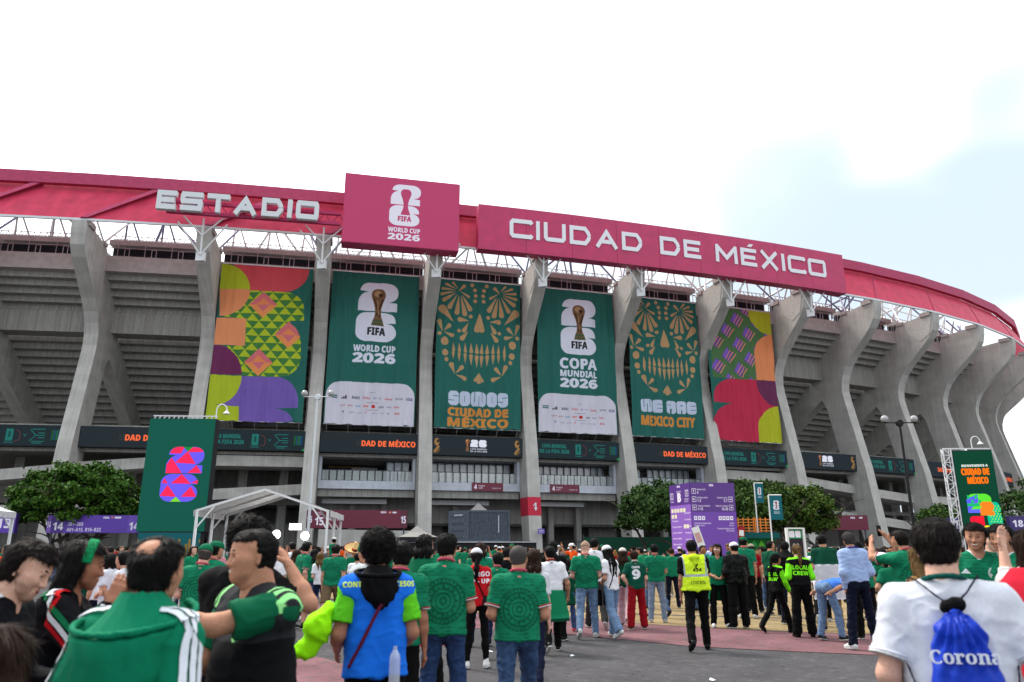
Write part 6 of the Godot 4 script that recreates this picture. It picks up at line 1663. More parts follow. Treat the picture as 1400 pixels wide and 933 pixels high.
# ---------- trees ----------
func tree(label: String, at: Vector3, rad: Vector3, mid_h: float, seed_: int, tint: Color, dome := false, leaves := 7500, grp := "forecourt trees") -> void:
	var t := thing("round_tree", label, "tree", at, 0.0, grp)
	var r := RandomNumberGenerator.new()
	r.seed = seed_
	var fn := FastNoiseLite.new()
	fn.seed = seed_; fn.frequency = 0.55; fn.fractal_octaves = 3
	# trunk and limbs
	var mb := MB.new()
	var stems := 5 if dome else 2
	for s in stems:
		var a := TAU * s / stems + r.randf() * 0.6
		var foot := Vector3(cos(a), 0, sin(a)) * (0.35 if dome else 0.12)
		var p := foot
		var dirv := Vector3(cos(a) * 0.35, 1, sin(a) * 0.35).normalized()
		var rr := 0.16 if dome else 0.15
		for k in 5:
			var q := p + dirv * (mid_h * 0.26) + Vector3(r.randf_range(-0.12, 0.12), 0, r.randf_range(-0.12, 0.12))
			mb.tube(p, q, rr, rr * 0.8, 8, false)
			if k >= 1:
				for e in 3:
					var b2 := r.randf() * TAU
					var tip := q + Vector3(cos(b2) * rad.x * 0.55, r.randf_range(0.2, 1.0) * rad.y * 0.5, sin(b2) * rad.z * 0.55)
					mb.tube(q, q.lerp(tip, 0.5) + Vector3(0, 0.15, 0), rr * 0.5, rr * 0.3, 6, false)
					mb.tube(q.lerp(tip, 0.5) + Vector3(0, 0.15, 0), tip, rr * 0.3, rr * 0.1, 5, false)
			p = q
			rr *= 0.8
			dirv = (dirv + Vector3(cos(a) * 0.12, 0, sin(a) * 0.12)).normalized()
	obj("trunk", mb.mesh(), grained(lin(0.12, 0.10, 0.085), noise_tex(0.05, Color(0.6, 0.6, 0.6), Color(1, 1, 1), 4, 33), 1.2, 0.95), t)
	# crown: leaf sprays gathered in clumps through the outer volume
	var v := PackedVector3Array(); var n := PackedVector3Array(); var c := PackedColorArray()
	var clumps := []
	var nc := 300 if dome else 190
	for k in nc:
		var d := Vector3(r.randfn(), r.randfn(), r.randfn()).normalized()
		if dome and d.y < -0.35: d.y = absf(d.y) * 0.3
		if d.y < -0.5: d.y *= 0.5
		var sh := 1.0 + (0.1 if dome else 0.26) * fn.get_noise_3d(d.x * 3.0, d.y * 3.0, d.z * 3.0)
		var f := (0.62 + 0.4 * sqrt(r.randf())) * sh
		clumps.append(Vector3(d.x * rad.x, d.y * rad.y, d.z * rad.z) * f)
	var mid := Vector3(0, mid_h, 0)
	for k in leaves:
		var cc: Vector3 = clumps[r.randi() % nc]
		var size := 0.5 * minf(1.0, rad.y / 1.6)
		var off3 := Vector3(r.randfn(), r.randfn() * 0.7, r.randfn()) * size * (0.36 if dome else 0.46)
		var p := mid + cc + off3
		if dome and p.y < mid_h - rad.y * 0.55: p.y = mid_h - rad.y * 0.55 + r.randf() * 0.3
		var nrm := (cc.normalized() * 0.7 + Vector3(0, 0.5, 0) + Vector3(r.randfn(), r.randfn(), r.randfn()) * 0.75).normalized()
		var tx := nrm.cross(Vector3(r.randfn(), r.randfn(), r.randfn())).normalized()
		var ty := nrm.cross(tx)
		var l := r.randf_range(0.15, 0.27)
		var wd := l * 0.36
		var base := p - tx * l * 0.5
		var tip := p + tx * l * 0.5 - nrm * l * 0.12
		var g := r.randf_range(0.65, 1.25)
		var yel := r.randf() ** 2.0
		var col := Color(tint.r * g * (1.0 + 0.9 * yel), tint.g * g * (1.0 + 0.35 * yel), tint.b * g)
		for q in [[base, p + ty * wd, tip], [base, tip, p - ty * wd]]:
			for e in 3:
				v.append(q[e]); n.append(nrm); c.append(col)
	var arr := []
	arr.resize(Mesh.ARRAY_MAX)
	arr[Mesh.ARRAY_VERTEX] = v; arr[Mesh.ARRAY_NORMAL] = n; arr[Mesh.ARRAY_COLOR] = c
	var am := ArrayMesh.new()
	am.add_surface_from_arrays(Mesh.PRIMITIVE_TRIANGLES, arr)
	if not M.has("leaf"):
		M.leaf = mat(Color.WHITE, 0.7)
		M.leaf.metallic_specular = 0.2
		M.leaf.vertex_color_use_as_albedo = true
		M.leaf.cull_mode = BaseMaterial3D.CULL_DISABLED
		M.leaf.backlight_enabled = true
		M.leaf.backlight = Color(0.2, 0.28, 0.06)
	obj("crown", am, M.leaf, t)

func build_trees() -> void:
	var g := Color(0.035, 0.095, 0.015)
	tree("wide dome shaped tree behind the purple sign 14", Vector3(-26.1, 0, -46.5), Vector3(3.75, 2.45, 3.3), 4.15, 1, g, true, 34000)
	tree("dense tree left of the purple kiosk", Vector3(9.3, 0, -50), Vector3(2.3, 1.75, 2.2), 3.95, 2, Color(0.03, 0.07, 0.022), false, 13000)
	tree("bushy tree right of the purple kiosk behind the pole banner", Vector3(15.6, 0, -49), Vector3(2.1, 1.75, 2.0), 4.0, 3, Color(0.04, 0.085, 0.022), false, 12000)
	tree("bright green tree left of the maroon sign", Vector3(18.6, 0, -50), Vector3(2.15, 1.7, 2.0), 3.8, 4, Color(0.05, 0.1, 0.02), false, 13000)
	tree("large dark tree at the right edge above sign 18", Vector3(38.0, 0, -56), Vector3(3.2, 2.4, 3.0), 3.7, 5, Color(0.03, 0.07, 0.02), false, 13000)
	tree("small tree between the lamp post and the truss mast", Vector3(33.2, 0, -60), Vector3(1.6, 1.3, 1.5), 3.5, 6, Color(0.035, 0.08, 0.02), false, 8000)

# ---------- people: tapered limbs blended on a grid and meshed as surface nets ----------
class Blob:
	var bones: Array = []      # [a, b, ra, rb, flat]  flat: 1 squares the b end off, 2 both ends
	var k := 0.04
	var cuts: Array = []       # [normal, distance]: keeps n.p < d
	var holes: Array = []      # [centre, radius] scooped out
	var keeps: Array = []      # [[n, d], [n, d]]: keeps where either holds
	func add(a: Vector3, b: Vector3, ra: float, rb: float, flat := 0) -> void:
		bones.append([a, b, ra, rb, flat])
	func value(q: Vector3) -> float:
		var o := 9.0
		for b in bones:
			var a: Vector3 = b[0]
			var ab: Vector3 = b[1] - a
			var l2 := maxf(ab.length_squared(), 1e-9)
			var t := clampf((q - a).dot(ab) / l2, 0.0, 1.0)
			var d := (q - a - ab * t).length() - lerpf(b[2], b[3], t)
			var h := k - absf(o - d)
			o = minf(o, d) - (h * h * 0.25 / k if h > 0.0 else 0.0)
		return o
	func land(from: Vector3, dir: Vector3, lift: float) -> Vector3:   # the point of the surface met from inside along dir
		var t := 0.0
		for i in 60:
			if value(from + dir * t) > 0.0: break
			t += 0.004
		return from + dir * (t + lift)
	func mesh_into(V: PackedVector3Array, N: PackedVector3Array, I: PackedInt32Array, cell: float) -> void:
		if bones.is_empty(): return
		var lo := Vector3(INF, INF, INF)
		var hi := -lo
		for b in bones:
			var r := Vector3.ONE * maxf(b[2], b[3])
			lo = lo.min((b[0] as Vector3) - r).min((b[1] as Vector3) - r)
			hi = hi.max((b[0] as Vector3) + r).max((b[1] as Vector3) + r)
		var pad := cell * 2.5
		lo -= Vector3.ONE * pad
		hi += Vector3.ONE * pad
		var nx := int((hi.x - lo.x) / cell) + 2
		var ny := int((hi.y - lo.y) / cell) + 2
		var nz := int((hi.z - lo.z) / cell) + 2
		var f := PackedFloat32Array()
		f.resize(nx * ny * nz)
		f.fill(9.0)
		var sx := ny * nz
		var kk := k
		for b in bones:
			var a: Vector3 = b[0]
			var ab: Vector3 = b[1] - a
			var ra: float = b[2]
			var dr: float = b[3] - ra
			var flat: int = b[4]
			var l2 := maxf(ab.length_squared(), 1e-9)
			var il := 1.0 / sqrt(l2)
			var inv := ab / l2
			var rr := maxf(ra, ra + dr) + kk + cell * 1.8
			var p0 := a.min(a + ab) - Vector3.ONE * rr - lo
			var p1 := a.max(a + ab) + Vector3.ONE * rr - lo
			var x0 := maxi(0, int(p0.x / cell)); var x1 := mini(nx - 1, int(p1.x / cell) + 1)
			var y0 := maxi(0, int(p0.y / cell)); var y1 := mini(ny - 1, int(p1.y / cell) + 1)
			var z0 := maxi(0, int(p0.z / cell)); var z1 := mini(nz - 1, int(p1.z / cell) + 1)
			var base := lo - a
			for x in range(x0, x1 + 1):
				var px := base.x + x * cell
				for y in range(y0, y1 + 1):
					var q := Vector3(px, base.y + y * cell, base.z + z0 * cell)
					var at := x * sx + y * nz + z0
					for z in range(z0, z1 + 1):
						var t0 := q.dot(inv)
						var t := clampf(t0, 0.0, 1.0)
						var d := (q - ab * t).length() - ra - dr * t
						if flat > 0:
							d = maxf(d, (t0 - 1.0) / il)
							if flat > 1: d = maxf(d, -t0 / il)
						var o := f[at]
						var h := kk - absf(o - d)
						if h > 0.0: f[at] = minf(o, d) - h * h * 0.25 / kk
						elif d < o: f[at] = d
						at += 1
						q.z += cell
		if cuts.size() or keeps.size() or holes.size():
			var at := 0
			for x in nx:
				for y in ny:
					var q := lo + Vector3(x * cell, y * cell, 0)
					for z in nz:
						if f[at] < 0.06:
							var v := f[at]
							for c in cuts: v = maxf(v, (c[0] as Vector3).dot(q) - c[1])
							for c in keeps: v = maxf(v, minf((c[0][0] as Vector3).dot(q) - c[0][1], (c[1][0] as Vector3).dot(q) - c[1][1]))
							for c in holes: v = maxf(v, c[1] - q.distance_to(c[0]))
							f[at] = v
						at += 1
						q.z += cell
		var idx := PackedInt32Array()
		idx.resize(nx * ny * nz)
		idx.fill(-1)
		var lim := cell * 1.9
		var offs := [0, 1, nz, nz + 1, sx, sx + 1, sx + nz, sx + nz + 1]
		var o1: int = offs[1]; var o2: int = offs[2]; var o3: int = offs[3]; var o4: int = offs[4]; var o5: int = offs[5]; var o6: int = offs[6]; var o7: int = offs[7]
		for x in nx - 1:
			for y in ny - 1:
				var at := x * sx + y * nz - 1
				for z in nz - 1:
					at += 1
					var a0 := f[at]
					if a0 > lim or a0 < -lim: continue
					var a1 := f[at + o1]; var a2 := f[at + o2]; var a3 := f[at + o3]
					var a4 := f[at + o4]; var a5 := f[at + o5]; var a6 := f[at + o6]; var a7 := f[at + o7]
					var m := int(a0 < 0.0) + int(a1 < 0.0) + int(a2 < 0.0) + int(a3 < 0.0) + int(a4 < 0.0) + int(a5 < 0.0) + int(a6 < 0.0) + int(a7 < 0.0)
					if m == 0 or m == 8: continue
					var s := Vector3.ZERO
					var c := 0
					# edges along z, y, x
					if (a0 < 0.0) != (a1 < 0.0): s += Vector3(0, 0, a0 / (a0 - a1)); c += 1
					if (a2 < 0.0) != (a3 < 0.0): s += Vector3(0, 1, a2 / (a2 - a3)); c += 1
					if (a4 < 0.0) != (a5 < 0.0): s += Vector3(1, 0, a4 / (a4 - a5)); c += 1
					if (a6 < 0.0) != (a7 < 0.0): s += Vector3(1, 1, a6 / (a6 - a7)); c += 1
					if (a0 < 0.0) != (a2 < 0.0): s += Vector3(0, a0 / (a0 - a2), 0); c += 1
					if (a1 < 0.0) != (a3 < 0.0): s += Vector3(0, a1 / (a1 - a3), 1); c += 1
					if (a4 < 0.0) != (a6 < 0.0): s += Vector3(1, a4 / (a4 - a6), 0); c += 1
					if (a5 < 0.0) != (a7 < 0.0): s += Vector3(1, a5 / (a5 - a7), 1); c += 1
					if (a0 < 0.0) != (a4 < 0.0): s += Vector3(a0 / (a0 - a4), 0, 0); c += 1
					if (a1 < 0.0) != (a5 < 0.0): s += Vector3(a1 / (a1 - a5), 0, 1); c += 1
					if (a2 < 0.0) != (a6 < 0.0): s += Vector3(a2 / (a2 - a6), 1, 0); c += 1
					if (a3 < 0.0) != (a7 < 0.0): s += Vector3(a3 / (a3 - a7), 1, 1); c += 1
					idx[at] = V.size()
					V.append(lo + (Vector3(x, y, z) + s / c) * cell)
					N.append(Vector3(a4 + a5 + a6 + a7 - a0 - a1 - a2 - a3, a2 + a3 + a6 + a7 - a0 - a1 - a4 - a5, a1 + a3 + a5 + a7 - a0 - a2 - a4 - a6).normalized())
		for x in range(1, nx - 1):
			for y in range(1, ny - 1):
				var at := x * sx + y * nz
				for z in range(1, nz - 1):
					at += 1
					var i0 := idx[at]
					var a0 := f[at]
					if a0 > lim or a0 < -lim: continue
					var n0 := a0 < 0.0
					if n0 != (f[at + 1] < 0.0):      # edge along z: cells around it in x, y
						quad(I, idx[at - sx - nz], idx[at - nz], i0, idx[at - sx], n0)
					if n0 != (f[at + nz] < 0.0):     # along y
						quad(I, idx[at - sx - 1], idx[at - sx], i0, idx[at - 1], n0)
					if n0 != (f[at + sx] < 0.0):     # along x
						quad(I, idx[at - nz - 1], idx[at - 1], i0, idx[at - nz], n0)
	func quad(I: PackedInt32Array, a: int, b: int, c: int, d: int, flip: bool) -> void:
		if a < 0 or b < 0 or c < 0 or d < 0: return
		if flip:
			I.append(a); I.append(c); I.append(b); I.append(a); I.append(d); I.append(c)
		else:
			I.append(a); I.append(b); I.append(c); I.append(a); I.append(c); I.append(d)

var fold_noise := FastNoiseLite.new()

func arrays_mesh(V: PackedVector3Array, N: PackedVector3Array, I: PackedInt32Array) -> ArrayMesh:
	var arr := []
	arr.resize(Mesh.ARRAY_MAX)
	arr[Mesh.ARRAY_VERTEX] = V; arr[Mesh.ARRAY_NORMAL] = N; arr[Mesh.ARRAY_INDEX] = I
	var m := ArrayMesh.new()
	if I.size(): m.add_surface_from_arrays(Mesh.PRIMITIVE_TRIANGLES, arr)
	return m

func blobs_mesh(list: Array, fold := 0.0, freq := 1.0, seed_ := 0) -> ArrayMesh:   # list of [Blob, cell]; all go into one mesh
	var V := PackedVector3Array(); var N := PackedVector3Array(); var I := PackedInt32Array()
	for e in list: (e[0] as Blob).mesh_into(V, N, I, e[1])
	if fold > 0.0: crease(V, N, I, fold, freq, seed_)
	return arrays_mesh(V, N, I)

func crease(V: PackedVector3Array, N: PackedVector3Array, I: PackedInt32Array, fold: float, freq: float, seed_: int) -> void:   # soft cloth folds, then normals anew
	for i in V.size():
		var p := V[i] * freq + Vector3(seed_ * 3.7, 0, 0)
		var d := 0.9 * fold_noise.get_noise_3d(p.x * 8.0 + p.y * 3.0, p.y * 3.5 - p.x * 2.0, p.z * 8.0)
		var rd := 1.0 - absf(fold_noise.get_noise_3d(p.x * 9.0 + p.y * 7.0, p.y * 13.0 - p.x * 6.0 + 40.0, p.z * 9.0)) * 1.6
		d += 0.9 * rd * rd * rd - 0.3
		V[i] += N[i] * fold * d
	var nn := PackedVector3Array()
	nn.resize(V.size())
	for i in range(0, I.size(), 3):
		var a := I[i]; var b := I[i + 1]; var c := I[i + 2]
		var q := (V[c] - V[a]).cross(V[b] - V[a])
		nn[a] += q; nn[b] += q; nn[c] += q
	for i in V.size():
		var q := nn[i].normalized()
		N[i] = q if q.dot(N[i]) > 0.0 else -q

func garment_mesh(b: Blob, cell: float, fold: float, seed_: int, T: Transform3D, s: float) -> ArrayMesh:   # with back and front halves laid out on one print
	var V := PackedVector3Array(); var N := PackedVector3Array(); var I := PackedInt32Array()
	b.mesh_into(V, N, I, cell)
	crease(V, N, I, fold, 1.0, seed_)
	var inv := T.affine_inverse()
	var v := PackedVector3Array(); var n := PackedVector3Array(); var u := PackedVector2Array()
	for i in range(0, I.size(), 3):
		var mid := (inv.basis * (N[I[i]] + N[I[i + 1]] + N[I[i + 2]])).z
		for e in 3:
			var p := inv * V[I[i + e]]
			v.append(V[I[i + e]]); n.append(N[I[i + e]])
			var x := clampf(p.x / (s * 0.6), -0.5, 0.5)
			var y := clampf((s * 0.56 - p.y) / (s * 0.72), 0.0, 1.0)
			u.append(Vector2(0.25 + x * 0.5, y) if mid > 0.0 else Vector2(0.75 - x * 0.5, y))
	var arr := []
	arr.resize(Mesh.ARRAY_MAX)
	arr[Mesh.ARRAY_VERTEX] = v; arr[Mesh.ARRAY_NORMAL] = n; arr[Mesh.ARRAY_TEX_UV] = u
	var m := ArrayMesh.new()
	if v.size(): m.add_surface_from_arrays(Mesh.PRIMITIVE_TRIANGLES, arr)
	return m

func loft(T: Transform3D, rows: Array, a0: float, a1: float, ripple: float, seed_: int, thick := 0.012) -> ArrayMesh:   # rows: [y, rx, rz, forward]; angle 0 is the back
	var n := 26
	var V := PackedVector3Array()
	var fine := []
	for j in rows.size() - 1:
		for k in 4: 
			var q := []
			for e in 4: q.append(lerpf(rows[j][e], rows[j + 1][e], k / 4.0))
			fine.append(q)
	fine.append(rows[rows.size() - 1])
	var m := fine.size()
	var st := SurfaceTool.new()
	st.begin(Mesh.PRIMITIVE_TRIANGLES)
	for side in 2:
		for j in m:
			for i in n + 1:
				var t := deg_to_rad(lerpf(a0, a1, float(i) / n))
				var v := float(j) / (m - 1)
				var r := 1.0 + ripple * (0.25 + v) * (sin(t * 9.0 + seed_) * 0.6 + fold_noise.get_noise_2d(t * 20.0 + seed_ * 7.0, v * 6.0))
				var q: Array = fine[j]
				var rx: float = q[1] * r - (thick if side == 1 else 0.0)
				var rz: float = q[2] * r - (thick if side == 1 else 0.0)
				st.set_uv(Vector2(float(i) / n, v))
				st.add_vertex(T * Vector3(sin(t) * rx, q[0], cos(t) * rz + q[3]))
	var per := m * (n + 1)
	for side in 2:
		for j in m - 1:
			for i in n:
				var k := side * per + j * (n + 1) + i
				var e := [k, k + 1, k + n + 2, k, k + n + 2, k + n + 1]
				if side == 1: e = [k, k + n + 2, k + 1, k, k + n + 1, k + n + 2]
				for q in e: st.add_index(q)
	for i in n:   # hem and neck edges
		for j in [0, m - 1]:
			var k: int = j * (n + 1) + i
			for q in [k, k + per, k + per + 1, k, k + per + 1, k + 1]: st.add_index(q)
	st.generate_normals()
	return st.commit()

# ---------- skeleton ----------
const ARMS := {   # upper arm and forearm for the right side, in the trunk's frame (x outwards, forward -z)
	"down": [[0.16, -1.0, 0.06], [0.06, -1.0, -0.22]],
	"back": [[0.14, -1.0, 0.38], [0.08, -1.0, 0.05]],
	"fore": [[0.14, -1.0, -0.35], [0.0, -0.8, -0.6]],
	"phone": [[0.2, -1.0, -0.1], [-0.45, 0.12, -0.85]],
	"hold": [[0.25, -1.0, 0.12], [-0.5, -0.25, -0.75]],
	"hip": [[0.5, -0.85, 0.2], [-0.55, -0.7, -0.25]],
	"out": [[0.75, -0.5, -0.3], [0.4, -0.3, -0.85]],
	"reach": [[0.35, -0.25, -0.9], [-0.1, 0.05, -1.0]],
	"up": [[0.45, 0.15, -0.85], [-0.15, 0.95, -0.25]],
	"wave": [[0.75, 0.35, -0.2], [0.1, 1.0, -0.1]],
	"photo": [[0.3, 0.1, -0.95], [-0.25, 0.75, -0.6]],
	"cross": [[0.2, -1.0, -0.12], [-0.95, 0.05, -0.45]],
	"head": [[0.95, -0.1, -0.1], [-0.75, 0.85, 0.1]],
	"bent": [[0.3, -0.95, 0.25], [-0.15, -0.35, -0.95]],
	"low": [[0.1, -1.0, -0.1], [0.0, -1.0, -0.1]],
	"pocket": [[0.22, -1.0, 0.22], [-0.12, -0.95, -0.3]],
}
const LEGS := {   # right thigh swing, right knee, left thigh swing, left knee, spread (degrees)
	"stand": [2.0, 3.0, -2.0, 2.0, 5.0],
	"wide": [2.0, 3.0, -3.0, 3.0, 10.0],
	"ease": [9.0, 14.0, -3.0, 2.0, 6.0],
	"walk": [20.0, 10.0, -18.0, 22.0, 3.0],
	"walk2": [-17.0, 24.0, 20.0, 9.0, 3.0],
	"step": [12.0, 8.0, -12.0, 24.0, 4.0],
	"step2": [-12.0, 26.0, 12.0, 8.0, 4.0],
	"sit": [80.0, 88.0, 76.0, 84.0, 14.0],
	"bend": [14.0, 12.0, 4.0, 14.0, 7.0],
}

func skeleton(H: float, w: float, d: Dictionary) -> Dictionary:
	var s := H / 1.712
	var J := {"s": s, "w": w}
	var lg: Array = LEGS[d.get("legs", "stand")]
	var lean := deg_to_rad(d.get("lean", 3.0) as float)
	var side := deg_to_rad(d.get("side", 0.0) as float)
	var tb := Basis(Vector3(0, 0, 1), side) * Basis(Vector3(1, 0, 0), -lean) * Basis(Vector3(0, 1, 0), deg_to_rad(d.get("twist", 0.0) as float))
	var pelvis := Vector3(0, 0.93 * s, 0)
	for i in 2:
		var sg := 1.0 if i == 0 else -1.0
		var sw := deg_to_rad(lg[i * 2]); var kn := deg_to_rad(lg[i * 2 + 1]); var sp := deg_to_rad(lg[4] as float)
		var hip := pelvis + Vector3(sg * 0.088 * s * lerpf(1.0, w, 0.5), -0.02 * s, 0)
		var th := Vector3(sg * sin(sp), -cos(sw) * cos(sp), -sin(sw)).normalized()
		var knee := hip + th * 0.43 * s
		var a2 := sw - kn
		var sh := Vector3(sg * sin(sp) * 0.7, -cos(a2), -sin(a2)).normalized()
		var ankle := knee + sh * 0.41 * s
		var fp := clampf(a2 * 0.9, -0.75, 0.1)
		var fd := Vector3(sg * 0.18, sin(fp) * 1.0, -cos(fp)).normalized()
		var key := "r" if i == 0 else "l"
		J["hip" + key] = hip; J["knee" + key] = knee; J["ank" + key] = ankle; J["toe" + key] = fd
	var low := minf(J.ankr.y + minf(0.0, J.toer.y * 0.17 * s), J.ankl.y + minf(0.0, J.toel.y * 0.17 * s))
	var lift := 0.085 * s - low
	if d.has("seat"): lift = (d.seat as float) - pelvis.y
	for k in ["hipr", "kneer", "ankr", "hipl", "kneel", "ankl"]: J[k] += Vector3(0, lift, 0)
	pelvis.y += lift
	J.pelvis = pelvis; J.tb = tb
	J.T = Transform3D(tb, pelvis)
	J.neck = pelvis + tb * Vector3(0, 0.515 * s, 0.0)
	for i in 2:
		var sg := 1.0 if i == 0 else -1.0
		var key := "r" if i == 0 else "l"
		var arm = d.get("arm" + key, "down")
		var A: Array = ARMS[arm] if arm is String else arm
		var sh := pelvis + tb * Vector3(sg * 0.163 * w * s, 0.432 * s, 0.005)
		var u := tb * Vector3(sg * A[0][0], A[0][1], A[0][2]).normalized()
		var f := tb * Vector3(sg * A[1][0], A[1][1], A[1][2]).normalized()
		J["sh" + key] = sh
		J["el" + key] = sh + u * 0.285 * s
		J["wr" + key] = sh + u * 0.285 * s + f * 0.245 * s
		J["fd" + key] = f
	var hb := tb * Basis(Vector3(0, 1, 0), deg_to_rad(d.get("hy", 0.0) as float)) * Basis(Vector3(1, 0, 0), deg_to_rad(-(d.get("hp", 4.0) as float))) * Basis(Vector3(0, 0, 1), deg_to_rad(d.get("hr", 0.0) as float))
	if d.has("level"): hb = Basis(Vector3(0, 1, 0), deg_to_rad(d.get("hy", 0.0) as float)) * Basis(Vector3(1, 0, 0), deg_to_rad(-(d.get("hp", 4.0) as float)))
	var hs: float = lerpf(s, 1.0, 0.45) * 0.955
	J.hs = hs
	J.HT = Transform3D(hb.scaled_local(Vector3.ONE * hs), J.neck + tb * Vector3(0, 0.025 * s, -0.014) + hb * Vector3(0, 0.115, -0.02) * hs)
	return J

func hand_bones(B: Blob, w: Vector3, dir: Vector3, palm_n: Vector3, s: float, curl: float, thumb_side: Vector3, fine: bool) -> void:
	var x := thumb_side
	var k := w + dir * 0.085 * s
	for e in [-0.026, -0.009, 0.009, 0.026]:
		B.add(w + x * e * 0.7 * s, k + x * e * s, 0.016 * s, 0.013 * s)
	if not fine:
		B.add(k, k + (dir + palm_n * curl).normalized() * 0.07 * s, 0.024 * s, 0.014 * s)
		B.add(w + x * 0.02 * s, w + (dir * 0.6 + x * 0.9).normalized() * 0.075 * s, 0.014 * s, 0.01 * s)
		return
	var lens := [0.062, 0.078, 0.083, 0.074]
	for e in 4:
		var o: float = [-0.029, -0.01, 0.0095, 0.028][e]
		var l: float = lens[e] * s
		var p := k + x * o * s
		var dd := (dir + x * (e - 1.5) * 0.05).normalized()
		for q in 3:
			dd = (dd + palm_n * curl * [0.45, 0.75, 0.5][q]).normalized()
			var p2: Vector3 = p + dd * l * [0.46, 0.32, 0.24][q]
			B.add(p, p2, (0.0095 - 0.001 * q) * s, (0.0088 - 0.001 * q) * s)
			p = p2
	var tp := w + x * 0.022 * s + dir * 0.018 * s
	var td := (dir * 0.7 + x * 0.8 + palm_n * 0.35).normalized()
	B.add(tp, tp + td * 0.042 * s, 0.015 * s, 0.012 * s)
	B.add(tp + td * 0.042 * s, tp + td * 0.042 * s + (td * 0.6 + dir * 0.5 + palm_n * 0.2).normalized() * 0.034 * s, 0.0115 * s, 0.0095 * s)

func head_bones(B: Blob, T: Transform3D, r: float, face: bool, d: Dictionary) -> void:
	var q := func(x: float, y: float, z: float) -> Vector3: return T * Vector3(x, y, z)
	B.add(q.call(0, 0.035, 0.028), q.call(0, 0.04, -0.018), 0.084 * r, 0.079 * r)
	var fat := maxf(0.0, (d.get("w", 1.0) as float) - 1.0)
	B.add(q.call(0, -0.035, -0.03), q.call(0, -0.082, -0.062), (0.056 + 0.05 * fat) * r, (0.034 + 0.04 * fat) * r)
	if fat > 0.1: B.add(q.call(0, -0.09, -0.03), q.call(0, -0.11, -0.01), 0.05 * r, 0.055 * r)
	for s in [-1.0, 1.0]:
		B.add(q.call(s * 0.03, -0.01, -0.045), q.call(s * 0.025, -0.06, -0.045), (0.046 + 0.04 * fat) * r, (0.036 + 0.05 * fat) * r)
		B.add(q.call(s * 0.074, 0.008, 0.012), q.call(s * 0.078, -0.028, 0.006), 0.014 * r, 0.009 * r)
		if face:
			B.add(q.call(s * 0.036, -0.022, -0.074), q.call(s * 0.046, -0.03, -0.055), 0.022 * r, 0.02 * r)
	if face:
		B.add(q.call(0, 0.012, -0.093), q.call(0, -0.026, -0.110), 0.0085 * r, 0.0125 * r)
		B.add(q.call(-0.011, -0.03, -0.098), q.call(0.011, -0.03, -0.098), 0.009 * r, 0.009 * r)
		B.add(q.call(-0.032, 0.026, -0.083), q.call(0.032, 0.026, -0.083), 0.014 * r, 0.014 * r)
		B.add(q.call(-0.017, -0.056, -0.091), q.call(0.017, -0.056, -0.091), 0.0085 * r, 0.0085 * r)
		B.add(q.call(-0.013, -0.067, -0.089), q.call(0.013, -0.067, -0.089), 0.009 * r, 0.009 * r)
		B.add(q.call(0, -0.092, -0.075), q.call(0, -0.096, -0.075), 0.018 * r, 0.018 * r)

var cloth_mats := {}

func cloth(c: Color, kind := "") -> StandardMaterial3D:
	var key := c.to_html() + kind
	if cloth_mats.has(key): return cloth_mats[key]
	var m := mat(c, 0.88)
	m.metallic_specular = 0.25
	match kind:
		"denim":
			if not M.has("denim_tex"): M.denim_tex = noise_tex(0.03, Color(0.62, 0.66, 0.72), Color(1, 1, 1), 5, 61, 256)
			m.albedo_texture = M.denim_tex; m.uv1_triplanar = true; m.uv1_scale = Vector3.ONE * 2.2
		"skin":
			if not M.has("skin_tex"): M.skin_tex = noise_tex(0.05, Color(0.88, 0.84, 0.82), Color(1, 1, 1), 4, 62, 256)
			m.albedo_texture = M.skin_tex; m.uv1_triplanar = true; m.uv1_scale = Vector3.ONE * 4.0
			m.roughness = 0.55
			m.subsurf_scatter_enabled = true; m.subsurf_scatter_strength = 0.06
		"hair":
			if not M.has("hair_tex"): M.hair_tex = noise_tex(0.09, Color(0.45, 0.45, 0.45), Color(1, 1, 1), 4, 63, 256)
			m.albedo_texture = M.hair_tex; m.uv1_triplanar = true; m.uv1_scale = Vector3(9, 2.5, 9)
			m.roughness = 0.62
		"leather": m.roughness = 0.35
		"shiny": m.roughness = 0.4
		_:
			if not M.has("weave_tex"): M.weave_tex = noise_tex(0.06, Color(0.93, 0.93, 0.93), Color(1, 1, 1), 4, 64, 256)
			m.albedo_texture = M.weave_tex; m.uv1_triplanar = true; m.uv1_scale = Vector3.ONE * 3.0
	cloth_mats[key] = m
	return m

func print_mat(key: String) -> StandardMaterial3D:
	if cloth_mats.has("print_" + key): return cloth_mats["print_" + key]
	var m := printed(shirt_print(key), 0.85)
	cloth_mats["print_" + key] = m
	return m

const SKIN := [Color(0.80, 0.62, 0.53), Color(0.73, 0.54, 0.44), Color(0.64, 0.45, 0.36), Color(0.85, 0.68, 0.60)]
const HAIRC := {"black": Color(0.085, 0.078, 0.078), "dark": Color(0.13, 0.10, 0.085), "brown": Color(0.24, 0.16, 0.11), "blonde": Color(0.52, 0.40, 0.24), "grey": Color(0.36, 0.34, 0.33), "light": Color(0.6, 0.5, 0.4)}

